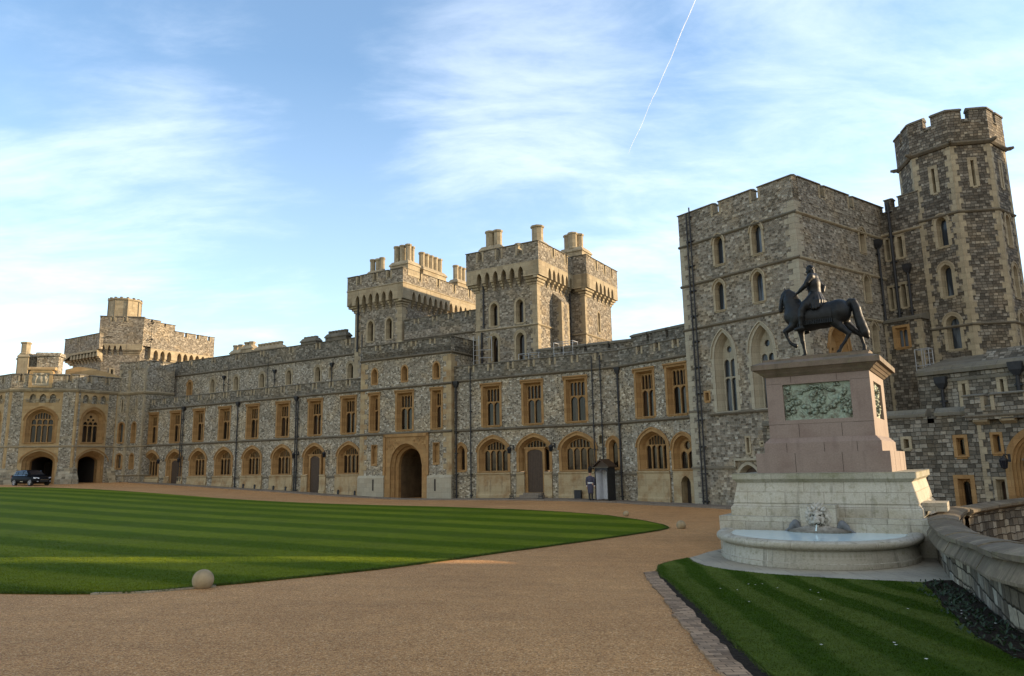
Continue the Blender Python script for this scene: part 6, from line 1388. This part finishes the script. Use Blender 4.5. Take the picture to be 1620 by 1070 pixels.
# saddle cloth with fringe
m1 = MB(); n = 14
def sadd(x, u, o=.0): a = u; return (x, (.395+o)*math.sin(a)*.93, 1.235+(.40+o)*math.cos(a))
ring_rows = [[sadd(x, a, .022) for a in [(-1.95+3.9*i/22) for i in range(23)]] for x in (.42, .2, -.05, -.3, -.55)]
m1.loft(ring_rows, close=False)
for sg in (-1, 1):
    for i in range(17): 
        p = sadd(.40-.058*i, sg*1.93, .025); m1.cyl(p, (p[0], p[1]*1.0, p[2]-.13), .02, .026, 6)
mk('saddle_cloth', m1, BRONZE, tH, FH)
# rider
Rr_ = [((0, 0, 1.80), .18, (.0, 0, 1.98), .155), ((.0, 0, 1.98), .155, (.03, 0, 2.28), .185), ((.03, 0, 2.28), .185, (.04, 0, 2.44), .165), ((.05, -.17, 2.49), .095, (.05, .17, 2.49), .095, .05)]
Rr_ += [((.05, 0, 2.5), .075, (.08, 0, 2.66), .062, .03), ((.10, 0, 2.76), .098, (.125, 0, 2.70), .085, .03), ((.125, 0, 2.70), .08, (.16, 0, 2.64), .045, .02), ((.20, 0, 2.74), .02, (.235, 0, 2.70), .018, .015), ((.20, .035, 2.77), .012, (.2, .035, 2.77), .012, .01), ((.19, 0, 2.655), .02, (.20, 0, 2.66), .016, .01), ((.09, .095, 2.73), .018, (.09, .1, 2.70), .014, .01), ((.09, -.095, 2.73), .018, (.09, -.1, 2.70), .014, .01)]
# near (left) arm to the reins
Rr_ += chain([(.05, .22, 2.48), (.17, .30, 2.30), (.25, .30, 2.20)], [.085, .068, .06], .03)+chain([(.25, .30, 2.20), (.42, .24, 2.10), (.50, .18, 2.06)], [.06, .05, .035], .02)+hand((.51, .17, 2.05), (1, -.3, -.3), (0, 0, -1), 1., .7)
# far (right) arm, hand on hip holding a baton
Rr_ += chain([(.05, -.22, 2.48), (-.14, -.33, 2.32), (-.24, -.36, 2.22)], [.085, .07, .06], .03)+chain([(-.24, -.36, 2.22), (-.22, -.30, 2.08), (-.16, -.24, 1.98)], [.06, .05, .035], .02)+hand((-.15, -.23, 1.97), (.6, .5, -.5), (0, 0, -1), 1., .7)
for sg in (-1, 1):
    Rr_ += chain([(.02, sg*.14, 1.82), (.26, sg*.36, 1.58), (.40, sg*.42, 1.42)], [.15, .115, .085], .05)+chain([(.40, sg*.42, 1.42), (.44, sg*.43, 1.22), (.47, sg*.42, 1.00), (.48, sg*.42, .88)], [.085, .078, .055, .05], .03)+chain([(.46, sg*.42, .86), (.58, sg*.43, .835), (.68, sg*.43, .825)], [.052, .048, .034], .02)+[((.45, sg*.42, .87), .04, (.41, sg*.42, .84), .034, .02)]
for i in range(18):     # skirt flaps
    a = 2*PI*i/18; Rr_ += [((.17*math.cos(a), .19*math.sin(a), 1.92), .055, (.28*math.cos(a), .36*math.sin(a), 1.68), .06, .015), ((.28*math.cos(a), .36*math.sin(a), 1.68), .06, (.27*math.cos(a)-.02, .42*math.sin(a), 1.42+.12*abs(math.cos(a))), .042, .012)]
for i in range(8): a = 2*PI*i/8; Rr_ += [((-.13+.04*math.cos(a), -.16+.04*math.sin(a), 1.98), .02, (-.22+.08*math.cos(a), -.1+.07*math.sin(a), 1.70), .03, .01)]
Rr_ = [(a, b*(1.32 if a[2] < 2.58 and b > .03 else 1.14), c, d*(1.32 if c[2] < 2.58 and d > .03 else 1.14), *e) for a, b, c, d, *e in Rr_]
rider = sdf_obj('rider', Rr_, .016, BRONZE, tH, FH, .04)
HR = []; rr = random.Random(9)
for i in range(60):
    a = rr.uniform(0, 2*PI); e = rr.uniform(-.35, 1.4); x = .085+.115*math.cos(e)*math.cos(a); y = .115*math.cos(e)*math.sin(a); z = 2.775+.115*math.sin(e)
    if x > .15 and z < 2.80: continue
    HR.append(((x, y, z), .034, (x+rr.uniform(-.03, .02), y*1.08, z-rr.uniform(0, .05)), .026, .008))
HR += [((-.01, y, 2.72), .04, (-.03, y*1.2, 2.60), .035, .012) for y in (-.06, -.02, .02, .06)]+[((.04, sg*.1, 2.72), .035, (.03, sg*.11, 2.62), .03, .012) for sg in (-1, 1)]
sdf_obj('hair', HR, .013, BRONZE, rider, FH, .02)
m1 = MB(); m1.cyl((-.30, -.30, 2.28), (.08, -.18, 1.80), .016, .02, 8); m1.octo(0, 0, [(0, 0), (.03, .01), (.03, .04), (0, .05)], 6) if False else None; mk('baton', m1, BRONZE, tH, FH)
m1 = MB(); m1.tube([(.56, .16, 2.03), (.75, .19, 1.88), (1.0, .15, 1.76), (1.2, .08, 1.62)], .010, 5); m1.tube([(.56, .14, 2.03), (.75, -.12, 1.90), (1.0, -.15, 1.76), (1.2, -.08, 1.62)], .010, 5); m1.tube([(1.21, -.075, 1.63), (1.12, -.11, 1.88), (1.0, -.1, 2.14), (1.0, .1, 2.14), (1.12, .11, 1.88), (1.21, .075, 1.63), (1.29, 0, 1.66), (1.21, -.075, 1.63)], .012, 5)
m1.cyl((.20, -.38, 1.95), (.20, -.38, 1.5), .01, n=5) if False else None; mk('bridle', m1, BRONZE, tH, FH)
m1 = MB()
for sg in (-1, 1): m1.tube([(.40, sg*.44, 1.5), (.54, sg*.45, .98), (.50, sg*.44, .79), (.60, sg*.44, .785), (.58, sg*.44, .98), (.56, sg*.45, 1.02)], .012, 5)
mk('stirrup', m1, BRONZE, tH, FH)
m1 = MB(); m1.box(-1.62, .95, -.34, .34, -.19, .004); mk('statue_plinth', m1, GRANC, tH, FH)

# ---------------------------------------------------------------- stone balls on the lawn edge
def ball(x, y, r, lab, sink=.25):
    z = float(tz(x, y)); m1 = MB(); n, k = 28, 16
    m1.loft([[(r*math.sin(PI*(j+.001)/k*.998)*math.cos(2*PI*i/n), r*math.sin(PI*(j+.001)/k*.998)*math.sin(2*PI*i/n), r*math.cos(PI*j/k)) for i in range(n)] for j in range(k+1)])
    o = mk('stone_ball', m1, BALL, None, Matrix.Translation((x, y, z+r*(1-sink))), True); return tag(o, lab, 'stone ball', 'stone balls along the lawn edge')
BALL = simple('ball_stone', (.31, .235, .135), .9, nscale=4., namt=.3, bstr=.6, bd=.01)
ball(-6.03, 14.55, .20, 'round sandy stone ball on the near lawn edge, lower left'); ball(6.62, 29.9, .19, 'grey stone ball at the far pointed tip of the lawn', .3); ball(5.3, 35.7, .14, 'smallest stone ball, on the far lawn edge in front of the guard', .2)

# ---------------------------------------------------------------- sentry box and guard
GX_, GY_ = pt(FA, .72, -1.05)[:2]; gz0 = float(tz(GX_, GY_))+.09
FSB = frame(GX_, GY_, A_ANG+R(6), gz0)
ts = thing('sentry_box', 'narrow gabled sentry box with black sides and a pale interior, against the facade', 'sentry box', FSB)
m1 = MB(); w_, d_ = .46, .48
m1.box(-w_, -w_+.05, -d_, d_, 0, 2.05); m1.box(w_-.05, w_, -d_, d_, 0, 2.05); m1.box(-w_+.05, w_-.05, d_-.05, d_, 0, 2.05)
m1.prism([(-w_+.05, 1.75), (-w_+.05, 2.05), (w_-.05, 2.05), (w_-.05, 1.75), (.3, 1.86), (0, 1.9), (-.3, 1.86)], -d_, -d_+.05); mk('box_body', m1, IRON, ts)
m1 = MB(); m1.box(-w_+.052, w_-.052, d_-.075, d_-.052, .02, 2.0); m1.box(-w_+.052, -w_+.07, -d_+.06, d_-.08, .02, 2.0); m1.box(w_-.07, w_-.052, -d_+.06, d_-.08, .02, 2.0)
for i in range(9): m1.box(-w_+.08+i*.094, -w_+.088+i*.094, d_-.08, d_-.0755, .02, 2.0)
mk('interior_boarding', m1, WHITE, ts)
m1 = MB(); m1.box(-w_+.05, w_-.05, -d_, d_-.05, 0, .06); mk('floor_board', m1, WOOD, ts)
m1 = MB(); m1.prism([(-w_-.14, 2.04), (-w_-.14, 2.10), (0, 2.56), (w_+.14, 2.10), (w_+.14, 2.04), (0, 2.48)], -d_-.12, d_+.08)
m1.prism([(-w_, 2.05), (0, 2.47), (w_, 2.05)], -d_+.02, d_-.02); m1.octo(0, -d_-.05, [(.03, 2.5), (.05, 2.58), (.02, 2.68), (0, 2.7)], 6); mk('gabled_roof', m1, WOOD, ts)
m1 = MB(); m1.box(-w_-.14, w_+.14, -d_-.13, -d_-.121, 2.02, 2.06); m1.octo(0, 0, [(0, 0), (.05, .005), (.05, .02), (0, .02)], 8); mk('eaves_trim', m1, COPE, ts)
gx_, gy_ = pt(FA, -.02, -1.66)[:2]; FGd = frame(gx_, gy_, R(30), float(tz(gx_, gy_))+.09)
# guard: local x right, -y towards viewer; he stands with his back three-quarter turned, arms at his sides
tg = sdf_obj('person', [((0, 0, 1.50), .062, (0, -.01, 1.60), .058, .02), ((0, 0, 1.66), .088, (0, .01, 1.72), .088, .03), ((0, .05, 1.60), .045, (0, .07, 1.61), .03, .02), ((0, .10, 1.665), .014, (0, .115, 1.65), .014, .008), ((-.03, .088, 1.69), .01, (-.03, .088, 1.69), .01, .005), ((.03, .088, 1.69), .01, (.03, .088, 1.69), .01, .005), ((-.02, .088, 1.62), .01, (.02, .088, 1.62), .01, .005), ((-.09, 0, 1.67), .016, (-.09, 0, 1.64), .012, .008), ((.09, 0, 1.67), .016, (.09, 0, 1.64), .012, .008),
     ((0, 0, 1.0), .09, (0, 0, 1.42), .095, .04), ((-.14, 0, 1.44), .055, (.14, 0, 1.44), .055, .05)]
     + [p for sg in (-1, 1) for p in chain([(sg*.2, 0, 1.42), (sg*.25, -.02, 1.14), (sg*.255, .04, .90)], [.055, .045, .03], .02)+hand((sg*.255, .05, .885), (0, .15, -1), (0, 1, 0), 1., .6)]
     + [p for sg in (-1, 1) for p in chain([(sg*.09, 0, 1.0), (sg*.09, .01, .52), (sg*.09, -.01, .10)], [.10, .06, .042], .03)+[((sg*.09, -.02, .05), .045, (sg*.10, .14, .035), .035, .02)]], .012, SKIN, None, FGd, .03)
tag(tg, 'guard in black fur cap and blue-grey coat with white belt, by the sentry box', 'person')
sdf_obj('bearskin_hat', [((0, 0, 1.76), .115, (0, 0, 1.93), .125, .04), ((0, 0, 1.93), .125, (0, .01, 2.0), .10, .04)], .014, FUR, tg, FGd, .04)
m1 = MB(); sec = [(.17, .13, .42), (.18, .14, .50), (.195, .15, .8), (.175, .135, 1.04), (.165, .125, 1.10), (.19, .14, 1.25), (.205, .135, 1.38), (.17, .105, 1.47), (.075, .07, 1.52)]
m1.loft([[(a*math.cos(2*PI*i/20)*(1+.05*math.cos(6*2*PI*i/20) if z < .9 else 1), b*math.sin(2*PI*i/20), z) for i in range(20)] for a, b, z in sec], cap0=True)
for sg in (-1, 1):
    m1.loft([[(x+r*math.cos(2*PI*i/14)*sx_, y+r*math.sin(2*PI*i/14), z) for i in range(14)] for x, y, z, r, sx_ in ((sg*.12, 0, 1.475, .035, 1.), (sg*.175, 0, 1.45, .07, 1.), (sg*.215, 0, 1.40, .076, .9), (sg*.245, -.012, 1.28, .068, 1.), (sg*.256, -.02, 1.15, .060, 1.), (sg*.258, .0, 1.04, .054, 1.), (sg*.257, .03, .915, .048, 1.))], cap0=True, cap1=True)
mk('greatcoat', m1, COAT, tg, FGd, True)
m1 = MB(); m1.loft([[(a*math.cos(2*PI*i/20), b*math.sin(2*PI*i/20), z) for i in range(20)] for a, b, z in ((.178, .138, 1.045), (.178, .138, 1.10))]); m1.box(-.035, .035, -.150, -.138, 1.04, 1.105); mk('white_belt', m1, BELT, tg, FGd)
m1 = MB()
for sg in (-1, 1): m1.cyl((sg*.256, .03, .935), (sg*.257, .045, .87), .050, .046, 10)
mk('white_glove_cuff', m1, BELT, tg, FGd)
m1 = MB()
for sg in (-1, 1): m1.cyl((sg*.09, 0, .46), (sg*.09, -.01, .12), .075, .06, 12); m1.cyl((sg*.09, -.01, .13), (sg*.09, -.01, .01), .06, .062, 12); m1.loft([[(sg*.09+x*.055, y, z) for x in (-1, 1)]+[(sg*.09+x*.05, y, .0) for x in (1, -1)] for y, z in ((-.07, .08), (.05, .10), (.15, .055), (.19, .03))], cap0=True, cap1=True)
mk('trousers_and_boots', m1, IRON, tg, FGd)

# ---------------------------------------------------------------- car
cx0, cy0 = -43.8, 66.9; 
cz0 = float(tz(cx0, cy0)); FCar = Matrix.Translation((cx0, cy0, cz0)) @ Matrix.Rotation(R(-27), 4, 'Z') @ Matrix.Scale(.88, 4)
tC = thing('parked_car', 'black family car parked in front of the left carriage arch', 'car', FCar)
SX = [(-2.18, .42, .62, .62), (-2.15, .34, .92, .80), (-2.0, .30, 1.0, .86), (-1.6, .26, 1.02, .90), (-.6, .24, 1.0, .92), (.6, .24, .98, .92), (1.1, .25, .96, .91), (1.7, .28, .86, .87), (2.1, .32, .76, .78), (2.22, .40, .62, .60)]
def sect(x, zb, zt, hw): return [(x, -hw*.86, zb), (x, -hw, zb+.12), (x, -hw*1.0, (zb+zt)*.5), (x, -hw*.97, zt-.08), (x, -hw*.86, zt), (x, hw*.86, zt), (x, hw*.97, zt-.08), (x, hw, (zb+zt)*.5), (x, hw, zb+.12), (x, hw*.86, zb)]
m1 = MB(); m1.loft([sect(*s_) for s_ in SX], cap0=True, cap1=True); mk('body', m1, PAINT, tC, smooth=True)
m1 = MB(); CB = [(-2.05, 1.0, .80, 1.02), (-1.75, 1.40, .66, 1.0), (-1.3, 1.55, .64, 1.0), (-.2, 1.59, .66, 1.0), (.35, 1.52, .66, .98), (1.25, 1.0, .78, .94)]
m1.loft([[(x, -.84, zb), (x, -(hw+.05), zb+(zt-zb)*.5), (x, -hw, zt-.04), (x, -hw+.1, zt), (x, hw-.1, zt), (x, hw, zt-.04), (x, hw+.05, zb+(zt-zb)*.5), (x, .84, zb)] for x, zt, hw, zb in CB], cap0=True, cap1=True); mk('cabin', m1, PAINT, tC, smooth=True)
m1 = MB()
for sg in (-1, 1):
    for xa, xb, za, zb2 in ((-1.62, -.98, 1.06, 1.42), (-.9, -.12, 1.05, 1.47), (-.04, .72, 1.04, 1.44)):
        y = lambda z: sg*(.84-(z-1.0)*.30+.03); m1.add([(xa+(.12 if xa < -1.5 else 0), y(za), za), (xb+(.22 if xb > .5 else 0), y(za), za), (xb-(.30 if xb > .5 else 0), y(zb2), zb2), (xa+(.2 if xa < -1.5 else 0), y(zb2), zb2)], [(0, 1, 2, 3)])
m1.add([(1.24, -.70, 1.0), (1.24, .70, 1.0), (.42, .56, 1.50), (.42, -.56, 1.50)], [(0, 1, 2, 3)]); m1.add([(-2.07, -.66, 1.06), (-2.07, .66, 1.06), (-1.80, .55, 1.40), (-1.80, -.55, 1.40)], [(0, 1, 2, 3)])
mk('window_glass', m1, TINT, tC)
m1 = MB()
for sg in (-1, 1): m1.tube([(-1.6, sg*.865, 1.03), (.95, sg*.865, 1.01)], .014, 5); m1.tube([(-1.62, sg*.86, 1.04), (-1.45, sg*.73, 1.46), (-.1, sg*.715, 1.52), (.4, sg*.725, 1.46)], .012, 5); m1.box(-.3, .2, min(sg*.925, sg*.93), max(sg*.925, sg*.93), .40, .43)
m1.box(2.19, 2.25, -.40, .40, .58, .62); mk('chrome_trim', m1, CHROME, tC)
for sx in (-1.36, 1.36):
    for sg in (-1, 1):
        wq = MB(); wq.cyl((sx, sg*.70, .33), (sx, sg*.93, .33), .33, n=24); wo = mk('wheel', wq, TYRE, tC)
        rq = MB(); rq.cyl((sx, sg*.931, .33), (sx, sg*.935, .33), .09, n=12)
        for i in range(5): a = 2*PI*i/5; rq.cyl((sx, sg*.934, .33), (sx+.21*math.cos(a), sg*.934, .33+.21*math.sin(a)), .035, .028, 6)
        for i in range(20): a = 2*PI*i/20; b = 2*PI*(i+1)/20; rq.cyl((sx+.22*math.cos(a), sg*.932, .33+.22*math.sin(a)), (sx+.22*math.cos(b), sg*.932, .33+.22*math.sin(b)), .016, n=5)
        mk('rim', rq, ALLOY, wo, FCar)
for sg in (-1, 1):
    hl = MB(); hl.loft([[(2.02, sg*.80, .70), (2.02, sg*.80, .82), (1.85, sg*.86, .84), (1.85, sg*.88, .74)], [(2.20, sg*.48, .68), (2.18, sg*.48, .78), (2.1, sg*.52, .82), (2.1, sg*.52, .70)]], cap0=True, cap1=True); mk('headlight', hl, LAMPG, tC)
    hl = MB(); hl.box(-2.20, -2.05, min(sg*.55, sg*.80), max(sg*.55, sg*.80), .78, .96); mk('tail_light', hl, RED, tC)
    hl = MB(); hl.box(2.14, 2.21, min(sg*.5, sg*.66), max(sg*.5, sg*.66), .40, .47); mk('fog_light', hl, LAMPG, tC)
    hl = MB(); hl.box(.72, .88, min(sg*.9, sg*1.06), max(sg*.9, sg*1.06), 1.02, 1.15); mk('wing_mirror', hl, PAINT, tC)
m1 = MB(); m1.box(2.19, 2.235, -.42, .42, .38, .56); mk('grille', m1, TYRE, tC)

# ---------------------------------------------------------------- lanterns and small fittings
for F, x, z, lab in ((FA, -43.45, 3.35, 'wall lantern right of the far left doorway'), (FA, -46.6, 3.3, 'wall lantern left of the far left doorway'), (FA, -27.9, 3.45, 'wall lantern left of the doorway nearest the gate bay'), (FA, -24.35, 3.45, 'wall lantern right of the doorway nearest the gate bay'), (FA, -6.62, 3.35, 'wall lantern left of the central wooden door'), (FA, -3.35, 3.4, 'wall lantern right of the central wooden door'), (FGT, 1.05, 2.05, 'black wall lantern beside the pointed ochre doorway at the right edge')):
    lantern(sub(F, x, -.02, z), lab)
m1 = MB(); m1.box(0, .5, -.16, 0, 0, .62); m1.box(.04, .46, -.17, -.161, .05, .57); tag(mk('ventilation_box', m1, IRON, None, sub(FA, -1.85, -.17, -.1)), 'small dark metal box at the foot of the stained panel right of the door', 'vent')
for i, x in enumerate((-34.6, -33.1, -30.7, -29.2, -23.1, -21.3)):
    m1 = MB(); m1.box(-.09, .09, -.02, .02, 0, .42); m1.octo(0, 0, [(.09, .42), (.0, .5)], 8)
    tag(mk('air_grating', m1, IRON, None, sub(FA, x, -.175, gz(x)+.02)), '%s dark slot below the %s arched window left of the gate' % (('left', 'right')[i % 2], ('fourth', 'fourth', 'third', 'third', 'nearest', 'nearest')[i]), 'grating', 'gratings below the arched windows')
for i, x in enumerate((-6.15, -3.9)):
    m1 = MB(); m1.tube([(-.14, 0, 0), (-.14, 0, .22), (.14, 0, .22), (.14, 0, 0)], .02, 6); m1.box(-.16, .16, -.012, .012, .10, .15); m1.box(-.22, .22, -.1, .1, -.05, .01)
    tag(mk('boot_scraper', m1, IRON, None, sub(FA, x, -.75 if False else -1.15, 0.0)), 'black boot scraper %s of the central door steps' % ('left', 'right')[i], 'boot scraper', 'boot scrapers by the door')
# ---------------------------------------------------------------- contrail far above
def raypt(px, py, dist): d = (cx_*(px-810)+cy_*(535-py)+fw*1148.85).normalized(); return Vector((0, 0, EYE))+d*dist
a_, b_2 = raypt(1108, -18, 3400), raypt(994, 243, 4100); m1 = MB(); rings = []; n = 60
dv = (b_2-a_); u_ = dv.normalized().orthogonal().normalized(); v_ = dv.normalized().cross(u_)
for i in range(n+1):
    t_ = i/n; c_ = a_+dv*t_+u_*(9*math.sin(t_*3.1))+v_*6*noise.noise(Vector((t_*7, 3, 1))); r_ = 1.9*(1-.45*t_)*(.75+.5*abs(noise.noise(Vector((t_*23, 0, 5))))); rings.append([tuple(c_+(u_*math.cos(2*PI*k/8)+v_*math.sin(2*PI*k/8))*r_-a_) for k in range(8)])
m1.loft(rings, cap0=True, cap1=True); tag(mk('contrail', m1, TRAIL, None, Matrix.Translation(a_), True), 'thin white aircraft contrail slanting down the sky above the towers', 'contrail')
block('castle_range', 'long unseen shade block added outside the frame on the right, beyond the tall one', 60, 66, 47.1, 78, 20)  # unseen block added to keep the far court in shade
block('castle_tower', 'tall unseen shade block added outside the frame on the right, shading the keep', 59, 67, 31.6, 47, 24.5, 'tower')  # unseen block added to keep sun off the square tower's right face
block('castle_range', 'near unseen shade block added outside the frame on the right, past the low one', 60, 66, -40, 25.7, 20)  # unseen block added to shade the near gravel and lawn
block('low_shade_block', 'low unseen shade block added outside the frame on the right, between taller ones', 60.5, 65.5, 25.8, 31.5, 9.2)  # added unseen and kept low, so sunlight still reaches the monument
